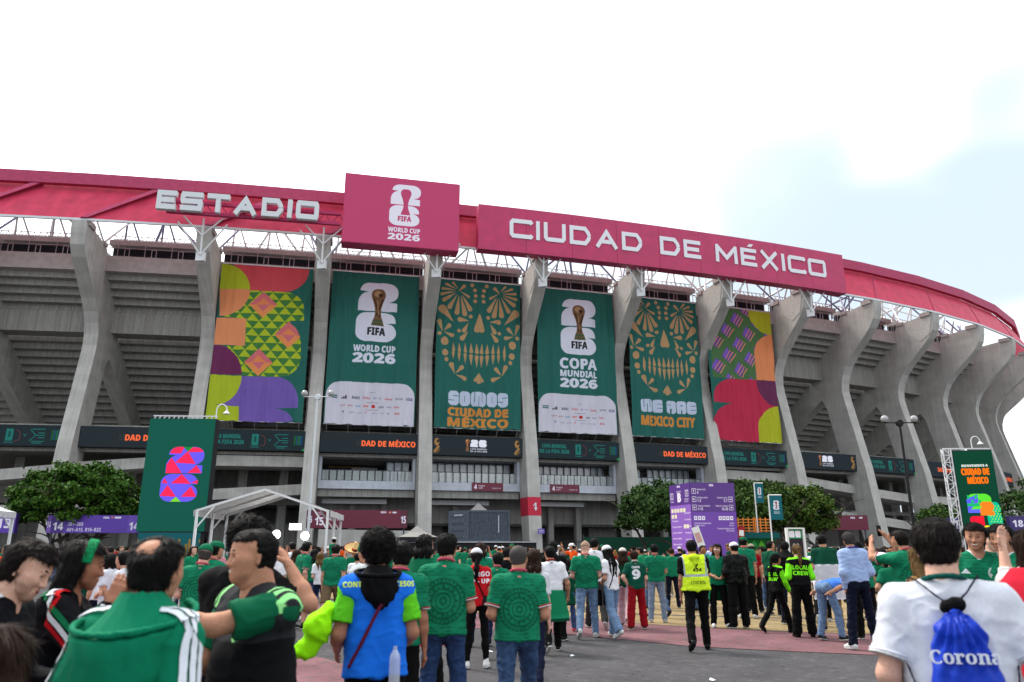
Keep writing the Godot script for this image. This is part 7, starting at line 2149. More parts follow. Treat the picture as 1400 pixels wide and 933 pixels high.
func person(d: Dictionary) -> Node3D:
	var lod: int = d.get("lod", 1)
	var H: float = d.get("H", 1.72)
	var w: float = d.get("w", 1.0)
	var rg := RandomNumberGenerator.new()   # nobody stands quite straight
	rg.seed = (d.get("seed", 1) as int) * 977
	for e in [["hy", 22.0], ["side", 2.2], ["twist", 7.0], ["hr", 4.0]]:
		if not d.has(e[0]) and not d.has("seat"): d[e[0]] = rg.randf_range(-e[1], e[1])
	if not d.has("lean"): d["lean"] = rg.randf_range(0.0, 6.0)
	var J := skeleton(H, w, d)
	var s: float = J.s
	var tb: Basis = J.tb
	var pel: Vector3 = J.pelvis
	var seed_: int = d.get("seed", 1)
	var cb: float = [0.042, 0.022, 0.0105][lod]
	var ch: float = [0.026, 0.0135, 0.0062][lod]
	var chand: float = [0.03, 0.014, 0.0058][lod]
	var root: Node3D
	if d.has("label"):
		root = thing("person", d.label, "person", Vector3(d.x, d.get("y", 0.0), d.z), deg_to_rad(-(d.get("yaw", 0.0) as float)), d.get("group", "people on the forecourt"))
	else:
		root = Node3D.new()
	var q := func(x: float, y: float, z: float) -> Vector3: return pel + tb * Vector3(x * w, y, z) * s
	var tr: String = d.get("tk", "long")
	var sl: String = d.get("sleeve", "short")
	# body: head and hands on finer grids, all one mesh
	var body := Blob.new()
	body.k = 0.03 * s
	for key in ["r", "l"]:
		var sh: Vector3 = J["sh" + key]; var el: Vector3 = J["el" + key]; var wr: Vector3 = J["wr" + key]
		if sl != "long" or lod == 2:
			body.add(sh, el, 0.05 * s * lerpf(1, w, 0.6), 0.041 * s * lerpf(1, w, 0.5))
		body.add(el, el.lerp(wr, 0.35), 0.040 * s, 0.041 * s * lerpf(1, w, 0.4))
		body.add(el.lerp(wr, 0.35), wr + (J["fd" + key] as Vector3) * 0.01, 0.041 * s * lerpf(1, w, 0.4), 0.027 * s)
		if tr == "shorts" or tr == "skirt":
			body.add(J["hip" + key], J["knee" + key], 0.075 * s, 0.055 * s)
			body.add(J["knee" + key], (J["knee" + key] as Vector3).lerp(J["ank" + key], 0.4), 0.052 * s, 0.055 * s)
			body.add((J["knee" + key] as Vector3).lerp(J["ank" + key], 0.4), J["ank" + key], 0.055 * s, 0.036 * s)
	body.add(J.neck + tb * Vector3(0, -0.06 * s, 0.01), J.HT.origin + tb * Vector3(0, -0.06 * s, 0.03), 0.062 * s * lerpf(1, w, 0.7), 0.054 * s * lerpf(1, w, 0.7))
	body.add(J.neck + tb * Vector3(0, -0.05 * s, 0), q.call(0, 0.2, 0), 0.08 * s, 0.09 * s)
	body.add(q.call(0, 0.2, 0), q.call(0, 0.0, 0), 0.08 * s, 0.08 * s)
	body.add(J.shr, J.shl, 0.05 * s, 0.05 * s)
	var list := [[body, cb]]
	var face: bool = d.get("face", false)
	var head := Blob.new()
	head.k = (0.014 if face else 0.022) * J.hs
	head_bones(head, J.HT, J.hs, face and lod > 0, d)
	if face and lod > 0:
		for sg in [-1.0, 1.0]: head.holes.append([J.HT * Vector3(sg * 0.031, 0.007, -0.107), 0.0195 * J.hs])
	head.add(J.HT * Vector3(0, -0.03, 0.02), J.neck + tb * Vector3(0, -0.02 * s, 0.012), 0.055 * s * lerpf(1, w, 0.7), 0.06 * s * lerpf(1, w, 0.7))
	list.append([head, ch])
	for key in ["r", "l"]:
		var hb := Blob.new()
		hb.k = 0.008 * s
		var fdv: Vector3 = J["fd" + key]
		var sg := 1.0 if key == "r" else -1.0
		var inward := (tb * Vector3(-sg, 0, 0))
		inward = (inward - fdv * inward.dot(fdv)).normalized()
		var th := fdv.cross(inward) * sg
		if d.has("palm" + key):
			var pa: Array = d["palm" + key]
			inward = (tb * Vector3(sg * pa[0], pa[1], pa[2]))
			inward = (inward - fdv * inward.dot(fdv)).normalized()
			th = fdv.cross(inward) * sg
		hb.add(J["wr" + key] - fdv * 0.03 * s, (J["wr" + key] as Vector3) + fdv * 0.012 * s, 0.0275 * s, 0.024 * s)
		hand_bones(hb, J["wr" + key], fdv, inward, s, d.get("curl", 0.35), th, lod == 2)
		list.append([hb, chand])
	var skin := cloth(SKIN[d.get("skin", 1)], "skin")
	obj("body", blobs_mesh(list), skin, root)
	# trousers
	var tc: Color = d.get("tc", Color(0.05, 0.05, 0.06))
	var tm: Material = cloth(tc, d.get("tf", ""))
	var tb_ := Blob.new()
	tb_.k = 0.035 * s
	var wide: float = {"long": 1.0, "wide": 1.28, "slim": 0.86, "shorts": 1.12, "skirt": 1.0}[tr]
	for sg in [-1.0, 1.0]:
		tb_.add(q.call(sg * 0.062, 0.10, 0.0), q.call(sg * 0.07, -0.03, 0.012), 0.098 * s * lerpf(1, w, 0.8), 0.108 * s * lerpf(1, w, 0.8))
	for key in ["r", "l"]:
		var hip: Vector3 = J["hip" + key]; var kn: Vector3 = J["knee" + key]; var an: Vector3 = J["ank" + key]
		var ww := lerpf(1.0, w, 0.7)
		if tr == "shorts":
			tb_.add(hip, hip.lerp(kn, 0.95), 0.1 * s * ww, 0.092 * s * ww, 1)
		elif tr != "skirt":
			tb_.add(hip, kn, 0.093 * s * ww * lerpf(1, wide, 0.5), 0.067 * s * wide * ww)
			tb_.add(kn, kn.lerp(an, 0.4), 0.064 * s * wide, 0.066 * s * wide)
			tb_.add(kn.lerp(an, 0.4), an + (an - kn).normalized() * 0.03 * s, 0.066 * s * wide, (0.062 if tr != "slim" else 0.05) * s * wide * (1.1 if tr == "wide" else 1.0), 1)
	if tr == "skirt":
		obj("skirt", loft(J.T, [[0.1 * s, 0.17 * s * w, 0.135 * s, 0], [-0.1 * s, 0.2 * s * w, 0.16 * s, 0], [-0.46 * s, 0.24 * s * w, 0.2 * s, -0.01]], -180, 180, 0.035, seed_), tm, root)
	else:
		obj("shorts" if tr == "shorts" else "trousers", blobs_mesh([[tb_, cb]], 0.011 * s, 1.0, seed_), tm, root)
	# shoes
	var sc: Color = d.get("sc", Color(0.06, 0.06, 0.06))
	for key in ["r", "l"]:
		var sb := Blob.new()
		sb.k = 0.02
		var an: Vector3 = J["ank" + key]; var td: Vector3 = J["toe" + key]
		var dn := Vector3(0, -1, 0)
		dn = (dn - td * dn.dot(td)).normalized()
		var heel := an + dn * 0.042 * s - td * 0.03 * s
		sb.add(heel, heel + td * 0.13 * s, 0.04 * s, 0.04 * s)
		sb.add(heel + td * 0.13 * s, heel + td * 0.2 * s - dn * -0.006, 0.041 * s, 0.032 * s)
		sb.add(an - dn * 0.03 * s, heel, 0.042 * s, 0.04 * s)
		sb.cuts.append([dn, dn.dot(heel) + 0.036 * s])
		var shoe := obj("shoe", blobs_mesh([[sb, [0.03, 0.016, 0.01][lod]]]), cloth(sc, "shiny"), root)
		if lod > 0:
			var so := Blob.new()
			so.k = 0.02
			so.add(heel + dn * 0.012 * s, heel + td * 0.13 * s + dn * 0.012 * s, 0.044 * s, 0.046 * s)
			so.add(heel + td * 0.13 * s + dn * 0.012 * s, heel + td * 0.21 * s + dn * 0.01 * s, 0.045 * s, 0.034 * s)
			so.cuts.append([dn, dn.dot(heel) + 0.044 * s]); so.cuts.append([-dn, -(dn.dot(heel) + 0.018 * s)])
			obj("sole", blobs_mesh([[so, 0.014]]), cloth(d.get("sole", Color(0.75, 0.75, 0.74)), "shiny"), shoe)
	# shirt or jacket
	var loose: float = d.get("loose", 1.0)
	var shb := Blob.new()
	shb.k = 0.05 * s
	var ex := 0.012 * loose * s
	for sg in [-1.0, 1.0]:
		shb.add(q.call(sg * 0.074, 0.36, -0.005), q.call(sg * 0.068, 0.13, -0.005), 0.1 * s * lerpf(1, w, 0.75) + ex, 0.093 * s * lerpf(1, w, 0.85) + ex * 1.6)
		shb.add(q.call(sg * 0.068, 0.13, -0.005), q.call(sg * 0.072, d.get("hem", -0.07) as float, 0.005), 0.093 * s * lerpf(1, w, 0.85) + ex * 1.6, 0.106 * s * lerpf(1, w, 0.75) + ex * 1.7, 1)
	if d.has("belly"): shb.add(q.call(0, 0.2, -0.06), q.call(0, 0.08, -0.07), 0.12 * s * (d.belly as float), 0.125 * s * (d.belly as float))
	shb.add(J.shr, J.shl, 0.055 * s + ex * 0.4, 0.055 * s + ex * 0.4)
	shb.add(J.neck + tb * Vector3(0, -0.035 * s, 0.008), J.shr, 0.064 * s, 0.052 * s + ex * 0.3)
	shb.add(J.neck + tb * Vector3(0, -0.035 * s, 0.008), J.shl, 0.064 * s, 0.052 * s + ex * 0.3)
	for key in ["r", "l"]:
		var sh: Vector3 = J["sh" + key]; var el: Vector3 = J["el" + key]; var wr: Vector3 = J["wr" + key]
		var aw := lerpf(1.0, w, 0.6)
		if d.has("slc"):   # sleeves of another colour
			var sv := Blob.new()
			sv.k = 0.03
			var s0 := sh.lerp(el, 0.12)
			if sl == "short":
				sv.add(s0, sh.lerp(el, 0.76), 0.064 * s * aw + ex * 0.5, 0.064 * s * aw + ex * 0.8, 2)
			else:
				sv.add(s0, el, 0.069 * s * aw + ex * 0.5, 0.056 * s * aw + ex * 0.5)
				sv.add(el, el.lerp(wr, 0.97), 0.055 * s * aw + ex * 0.5, 0.042 * s + ex * 0.3, 1)
			obj("sleeve", blobs_mesh([[sv, cb * 0.9]], 0.007 * s, 1.0, seed_ + 9), cloth(d.slc), root)
			shb.add(sh, sh.lerp(el, 0.2), 0.06 * s * aw + ex * 0.4, 0.06 * s * aw + ex * 0.4, 1)
		elif sl == "short":
			shb.add(sh, sh.lerp(el, 0.74), 0.057 * s * aw + ex * 0.5, 0.059 * s * aw + ex * 0.8, 1)
		elif sl == "long":
			shb.add(sh, el, 0.066 * s * aw + ex * 0.5, 0.054 * s * aw + ex * 0.5)
			shb.add(el, el.lerp(wr, 0.97), 0.053 * s * aw + ex * 0.5, 0.04 * s + ex * 0.3, 1)
		elif sl == "none":
			shb.add(sh, sh.lerp(el, 0.12), 0.062 * s, 0.058 * s, 1)
	var nk := tb * Vector3(0, 1, 0)
	shb.cuts.append([nk, nk.dot(J.neck) + 0.035 * s])
	var smat: Material
	var top_name: String = d.get("top", "shirt")
	if d.has("print"):
		obj(top_name, garment_mesh(shb, cb, (0.007 if lod == 2 else 0.011) * s, seed_, J.T, s), print_mat(d.print), root)
	else:
		obj(top_name, blobs_mesh([[shb, cb]], (0.007 if lod == 2 else 0.011) * s, 1.0, seed_ + 5), cloth(d.get("c", Color(0.05, 0.35, 0.22)), d.get("cf", "")), root)
	if lod > 0 and d.has("cuff") and sl == "short":
		for key in ["r", "l"]:
			var sh: Vector3 = J["sh" + key]; var el: Vector3 = J["el" + key]
			var aw := lerpf(1.0, w, 0.6)
			for e in 2:
				var cf := Blob.new()
				cf.k = 0.001
				var f0: float = [0.70, 0.735][e]
				cf.add(sh.lerp(el, f0), sh.lerp(el, f0 + 0.045), 0.068 * s * aw + ex * 0.95, 0.068 * s * aw + ex * 0.95, 2)
				obj("cuff", blobs_mesh([[cf, 0.015 if lod == 1 else 0.009]]), cloth([d.cuff, Color(0.8, 0.8, 0.8)][e]), root)
	if lod > 0 and d.has("collar"):
		var cl := Blob.new()
		cl.k = 0.01
		for k in 12:
			var a := TAU * k / 12; var b := TAU * (k + 1) / 12
			var rr := 0.064 * s * lerpf(1, w, 0.7) + 0.004
			cl.add(J.neck + tb * Vector3(sin(a) * rr, 0.02 * s + 0.02 * s * cos(a), 0.01 + cos(a) * rr), J.neck + tb * Vector3(sin(b) * rr, 0.02 * s + 0.02 * s * cos(b), 0.01 + cos(b) * rr), 0.011, 0.011)
		obj("collar", blobs_mesh([[cl, 0.011 if lod == 1 else 0.007]]), cloth(d.collar), root)
	d["shirt_form"] = shb
	hair_and_hat(root, d, J, ch, lod, seed_)
	if face and lod > 0: face_parts(root, d, J, lod)
	return root

func hair_and_hat(root: Node3D, d: Dictionary, J: Dictionary, ch: float, lod: int, seed_: int) -> void:
	var T: Transform3D = J.HT
	var r: float = J.hs
	var st: String = d.get("hair", "short")
	var hc: Color = HAIRC[d.get("hc", "dark")]
	var hat: String = d.get("hat", "")
	var f := -T.basis.z.normalized()
	var up := T.basis.y.normalized()
	var o := T.origin
	var hb := Blob.new()
	hb.k = 0.02
	if st != "bald" and st != "shaved":
		var th := {"short": 0.012, "crop": 0.006, "curly": 0.03, "top": 0.014, "long": 0.014, "pony": 0.009, "wavy": 0.016, "bob": 0.015, "balding": 0.005}[st] as float
		hb.add(T * Vector3(0, 0.04, 0.03), T * Vector3(0, 0.046, -0.016), (0.084 + th) * r, (0.078 + th) * r)
		hb.add(T * Vector3(0, -0.02, 0.036), T * Vector3(0, 0.03, 0.03), (0.07 + th * 0.6) * r, (0.08 + th) * r)
		if st == "short" or st == "top": hb.add(T * Vector3(-0.02, 0.1, -0.03), T * Vector3(0.025, 0.105, -0.03), 0.032 * r, 0.032 * r)
		if st == "curly":
			var rg := RandomNumberGenerator.new()
			rg.seed = seed_
			for k in 60:
				var v := Vector3(rg.randfn(), rg.randfn() * 0.8 + 0.5, rg.randfn() + 0.2).normalized()
				if v.y < -0.35 or (v.z < -0.55 and v.y < 0.4): continue
				var c := Vector3(0, 0.045, 0.01) + v * 0.104
				hb.add(T * c, T * (c + Vector3(0.004, 0.006, 0)), rg.randf_range(0.014, 0.024) * r, 0.014 * r)
			hb.k = 0.008
		if st in ["long", "wavy"]:
			var tb: Basis = J.tb
			var L: float = d.get("hl", 0.36)
			for sx in [-0.05, 0.0, 0.05]:
				hb.add(T * Vector3(sx * 1.2, -0.02, 0.05), o + tb * Vector3(sx * 1.7, -0.02 - L * 0.45, 0.105), 0.045 * r, 0.042 * r)
				hb.add(o + tb * Vector3(sx * 1.7, -0.02 - L * 0.45, 0.105), o + tb * Vector3(sx * 1.3, -L, 0.12), 0.042 * r, 0.024 * r)
			for sx in [-1.0, 1.0]: hb.add(T * Vector3(sx * 0.075, 0.02, 0.0), T * Vector3(sx * 0.08, -0.13, 0.015), 0.024 * r, 0.02 * r)
			if st == "wavy": hb.k = 0.012
		if st == "bob":
			for sx in [-1.0, 1.0]: hb.add(T * Vector3(sx * 0.07, 0.02, 0.01), T * Vector3(sx * 0.075, -0.1, 0.02), 0.035 * r, 0.03 * r)
			hb.add(T * Vector3(0, 0, 0.06), T * Vector3(0, -0.11, 0.07), 0.06 * r, 0.045 * r)
		if st == "pony":
			var tb: Basis = J.tb
			var L: float = d.get("hl", 0.32)
			hb.add(T * Vector3(0, 0.04, 0.1), T * Vector3(0, 0.035, 0.14), 0.024 * r, 0.028 * r)
			hb.add(T * Vector3(0, 0.035, 0.14), o + tb * Vector3(0.01, -L * 0.5, 0.16), 0.03 * r, 0.036 * r)
			hb.add(o + tb * Vector3(0.01, -L * 0.5, 0.16), o + tb * Vector3(0, -L, 0.13), 0.036 * r, 0.014 * r)
		# hairline: kept behind the ears or above the brow; nape squared off
		if not st in ["long", "wavy", "bob"]:
			hb.keeps.append([[f, f.dot(o) - 0.002 * r], [-up, -(up.dot(o) + (0.058 if lod == 0 else 0.076) * r)]])
			hb.cuts.append([-up + f * 0.25, -(up.dot(o) - 0.075 * r) + f.dot(o) * 0.25] if st != "pony" else [-up, -(up.dot(o) - 0.4)])
		else:
			hb.keeps.append([[f, f.dot(o) + 0.02 * r], [-up, -(up.dot(o) + 0.08 * r)]])
		if st == "balding":
			var bn := (up * 0.66 - f * 0.75).normalized()
			hb.cuts.append([bn, bn.dot(o) + 0.118 * r])
		if hat in ["cap", "backcap", "beanie"]:
			hb.cuts.append([up, up.dot(o) + 0.05 * r])
		var V := PackedVector3Array(); var N := PackedVector3Array(); var I := PackedInt32Array()
		hb.mesh_into(V, N, I, ch)
		if lod > 0: crease(V, N, I, (0.012 if st == "wavy" else 0.01 if st == "curly" else 0.005) * r, 3.0, seed_)
		if lod > 0:
			strands(V, N, I, T * Vector3(0, 0.125, 0.035), T.basis.y.normalized(), {"curly": 0.03, "long": 0.07, "wavy": 0.06, "pony": 0.055, "bob": 0.06, "crop": 0.014, "balding": 0.035}.get(st, 0.03) as float, st, 5200 if lod == 2 else 900, seed_)
		obj("hair", arrays_mesh(V, N, I), cloth(hc, "hair"), root)
	elif st == "shaved":
		hb.add(T * Vector3(0, 0.037, 0.03), T * Vector3(0, 0.04, -0.01), 0.0865 * r, 0.08 * r)
		hb.add(T * Vector3(0, -0.02, 0.036), T * Vector3(0, 0.03, 0.03), 0.07 * r, 0.083 * r)
		hb.keeps.append([[f, f.dot(o) - 0.004 * r], [-up, -(up.dot(o) + 0.06 * r)]])
		hb.cuts.append([-up + f * 0.25, -(up.dot(o) - 0.07 * r) + f.dot(o) * 0.25])
		obj("hair", blobs_mesh([[hb, ch]]), cloth(hc, "hair"), root)
	if hat in ["cap", "backcap", "beanie"]:
		var cbb := Blob.new()
		cbb.k = 0.015
		var hcol: Color = d.get("hatc", Color(0.85, 0.85, 0.87))
		cbb.add(T * Vector3(0, 0.05, 0.028), T * Vector3(0, 0.055, -0.02), 0.097 * r, 0.091 * r)
		if hat == "beanie": cbb.add(T * Vector3(0, 0.09, 0.03), T * Vector3(0, 0.11, 0.04), 0.07 * r, 0.05 * r)
		var tilt := (up + f * 0.12).normalized()
		cbb.cuts.append([-tilt, -(tilt.dot(o) + (0.025 if hat == "beanie" else 0.042) * r)])
		var cp := obj("cap" if hat != "beanie" else "knit_hat", blobs_mesh([[cbb, ch]]), cloth(hcol), root)
		if hat != "beanie":
			var br := Blob.new()
			br.k = 0.01
			var z := -1.0 if hat == "cap" else 1.0
			for k in 5:
				var a := (k - 2) * 0.36
				br.add(T * Vector3(sin(a) * 0.08, 0.052 - absf(sin(a)) * 0.006, z * cos(a) * 0.08 + 0.005), T * Vector3(sin(a) * 0.1, 0.038 - absf(sin(a)) * 0.02, z * (0.08 + cos(a) * 0.085)), 0.011 * r, 0.008 * r)
			obj("brim", blobs_mesh([[br, minf(ch, 0.013)]]), cloth(hcol), cp)
	if hat == "sombrero":
		var mb := MB.new()
		mb.lathe(Vector3.ZERO, [[0.0, 0.24], [0.035, 0.23], [0.075, 0.1], [0.1, 0.0], [0.16, -0.03], [0.25, -0.01], [0.31, 0.06], [0.315, 0.05], [0.25, -0.03], [0.1, -0.04]], 24)
		var so := obj("sombrero", mb.mesh(), cloth(Color(0.85, 0.74, 0.52)), root)
		so.transform = Transform3D(T.basis.orthonormalized() * Basis(Vector3(1, 0, 0), deg_to_rad(35)), T * Vector3(0, 0.09, 0.02))
		var bm := MB.new()
		bm.lathe(Vector3.ZERO, [[0.103, 0.0], [0.108, 0.01], [0.098, 0.05], [0.09, 0.05]], 20)
		obj("hat_band", bm.mesh(), cloth(Color(0.6, 0.08, 0.08)), so)
		var rm := MB.new()
		rm.lathe(Vector3.ZERO, [[0.305, 0.052], [0.322, 0.056], [0.318, 0.07], [0.305, 0.062]], 28)
		obj("hat_rim", rm.mesh(), cloth(Color(0.6, 0.1, 0.08)), so)
	if hat == "band":
		var bb := Blob.new()
		bb.k = 0.004
		for k in 14:
			var a := PI * k / 14.0; var b := PI * (k + 1) / 14.0
			for zz in [-0.038, -0.022, -0.006]: bb.add(T * Vector3(cos(a) * 0.097, 0.03 + sin(a) * 0.112, zz), T * Vector3(cos(b) * 0.097, 0.03 + sin(b) * 0.112, zz), 0.0105 * r, 0.0105 * r)
		obj("headband", blobs_mesh([[bb, ch]]), cloth(d.get("hatc", Color(0.05, 0.5, 0.3))), root)

func strands(V: PackedVector3Array, N: PackedVector3Array, I: PackedInt32Array, crown: Vector3, up: Vector3, L: float, st: String, count: int, seed_: int) -> void:   # locks lying on the hair, combed away from the crown
	var n := V.size()
	if n == 0: return
	var r := RandomNumberGenerator.new()
	r.seed = seed_ * 31 + 5
	var wd := 0.0011 if count > 2000 else 0.003
	for k in count:
		var i := r.randi() % n
		var p := V[i]; var nn := N[i]
		var t := (p - crown)
		t = t.normalized() * 0.8 - up * (1.1 if st in ["long", "wavy", "pony", "bob"] else 0.55)
		t += Vector3(r.randfn(), r.randfn(), r.randfn()) * (0.9 if st == "curly" else 0.28)
		t = (t - nn * t.dot(nn)).normalized()
		var l := L * r.randf_range(0.5, 1.2)
		var lift := l * (r.randf_range(0.1, 0.5) if st == "curly" else r.randf_range(0.02, 0.13))
		var s := nn.cross(t) * wd * r.randf_range(0.6, 1.8)
		var q := p + t * l * 0.5 + nn * lift
		var e := p + t * l + nn * lift * (0.9 if st == "curly" else 0.2) + (s.normalized() * l * r.randf_range(-0.5, 0.5) if st in ["curly", "wavy"] else Vector3.ZERO)
		var b := V.size()
		var sd := nn.lerp(s.normalized(), r.randf_range(-0.5, 0.5)).normalized()
		for v in [p - s, p + s, q - s * 0.8, q + s * 0.8, e]:
			V.append(v); N.append(sd)
		for v in [b, b + 1, b + 3, b, b + 3, b + 2, b + 2, b + 3, b + 4]: I.append(v)

func face_parts(root: Node3D, d: Dictionary, J: Dictionary, lod: int) -> void:
	var T: Transform3D = J.HT
	var r: float = J.hs
	var cell := 0.004 if lod == 2 else 0.008
	var dark := cloth(Color(0.05, 0.035, 0.03), "shiny")
	var head := root
	for s in [-1.0, 1.0]:
		if not d.get("glasses", false):
			var wb := Blob.new()
			wb.k = 0.002
			wb.add(T * Vector3(s * 0.031, 0.006, -0.0785), T * Vector3(s * 0.0312, 0.006, -0.0785), 0.0122 * r, 0.0122 * r)
			obj("eye", blobs_mesh([[wb, cell]]), cloth(Color(0.74, 0.70, 0.67), "shiny"), head)
			var eb := Blob.new()
			eb.k = 0.002
			eb.add(T * Vector3(s * 0.031, 0.006, -0.0862), T * Vector3(s * 0.031, 0.006, -0.0864), 0.0062 * r, 0.0062 * r)
			obj("iris", blobs_mesh([[eb, cell * 0.7]]), dark, head)
			for e in 2:
				var lid := Blob.new()
				lid.k = 0.004
				for q in 4:
					var a := -1.0 + 0.5 * q; var b := a + 0.5
					var y0 := (0.0145 if e == 0 else -0.003); var hh := (-0.007 if e == 0 else 0.005)
					lid.add(T * Vector3(s * 0.031 + a * 0.0155, y0 + hh * a * a, -0.0895 + a * a * 0.0065), T * Vector3(s * 0.031 + b * 0.0155, y0 + hh * b * b, -0.0895 + b * b * 0.0065), (0.0048 if e == 0 else 0.0034) * r, (0.0048 if e == 0 else 0.0034) * r)
				obj("eyelid", blobs_mesh([[lid, cell * 0.8]]), cloth((SKIN[d.get("skin", 1)] as Color).darkened(0.28 if e == 0 else 0.1), "skin"), head)
		var bb := Blob.new()
		bb.k = 0.004
		bb.add(T * Vector3(s * 0.015, 0.0345, -0.0965), T * Vector3(s * 0.034, 0.037, -0.0925), 0.0045 * r, 0.0048 * r)
		bb.add(T * Vector3(s * 0.034, 0.037, -0.0925), T * Vector3(s * 0.053, 0.0285, -0.0795), 0.0048 * r, 0.003 * r)
		obj("eyebrow", blobs_mesh([[bb, cell]]), cloth(HAIRC[d.get("hc", "dark")], "hair"), head)
	var mo := Blob.new()
	mo.k = 0.003
	var smile: bool = d.get("smile", false)
	for k in 6:
		var a := (k - 3) / 3.0; var b := (k - 2) / 3.0
		var up := 0.011 if smile else 0.0
		mo.add(T * Vector3(a * 0.024, -0.0615 + a * a * up, -0.102 + a * a * 0.013), T * Vector3(b * 0.024, -0.0615 + b * b * up, -0.102 + b * b * 0.013), (0.0058 if smile else 0.004) * r, (0.0058 if smile else 0.004) * r)
	obj("mouth", blobs_mesh([[mo, cell]]), cloth(Color(0.78, 0.74, 0.7) if smile else Color(0.3, 0.13, 0.11), "shiny"), head)
	if true:
		for k in 2:
			var lp := Blob.new()
			lp.k = 0.003
			for e in 6:
				var a := (e - 3) / 3.0; var b := (e - 2) / 3.0
				var yy := (-0.055 if k == 0 else -0.0695) if smile else (-0.0575 if k == 0 else -0.0665)
				lp.add(T * Vector3(a * 0.027, yy + a * a * 0.010 + (0.0 if k == 0 else a * a * 0.006), -0.1015 + a * a * 0.014), T * Vector3(b * 0.027, yy + b * b * 0.010 + (0.0 if k == 0 else b * b * 0.006), -0.1015 + b * b * 0.014), 0.0042 * r, 0.0042 * r)
			obj("lip", blobs_mesh([[lp, cell]]), cloth((SKIN[d.get("skin", 1)] as Color).lerp(Color(0.55, 0.25, 0.23), 0.6), "skin"), head)
	if d.get("beard", false):
		var be := Blob.new()
		be.k = 0.015
		be.add(T * Vector3(0, -0.04, -0.03), T * Vector3(0, -0.086, -0.064), 0.0585 * r, 0.0365 * r)
		for s in [-1.0, 1.0]: be.add(T * Vector3(s * 0.031, -0.035, -0.042), T * Vector3(s * 0.026, -0.062, -0.047), 0.0485 * r, 0.0385 * r)
		be.cuts.append([T.basis.y.normalized() + T.basis.z.normalized() * -0.55, (T.basis.y.normalized() + T.basis.z.normalized() * -0.55).dot(T * Vector3(0, -0.052, -0.085))])
		obj("beard", blobs_mesh([[be, cell * 1.6]]), cloth((HAIRC[d.get("hc", "dark")] as Color).lerp(SKIN[d.get("skin", 1)], 0.84), "skin"), head)
	if d.get("glasses", false):
		for s in [-1.0, 1.0]:
			var gb := Blob.new()
			gb.k = 0.004
			gb.add(T * Vector3(s * 0.02, 0.008, -0.096), T * Vector3(s * 0.045, 0.009, -0.086), 0.017 * r, 0.016 * r)
			obj("lens", blobs_mesh([[gb, 0.009]]), cloth(d.get("glassc", Color(0.04, 0.04, 0.05)), "shiny"), head)

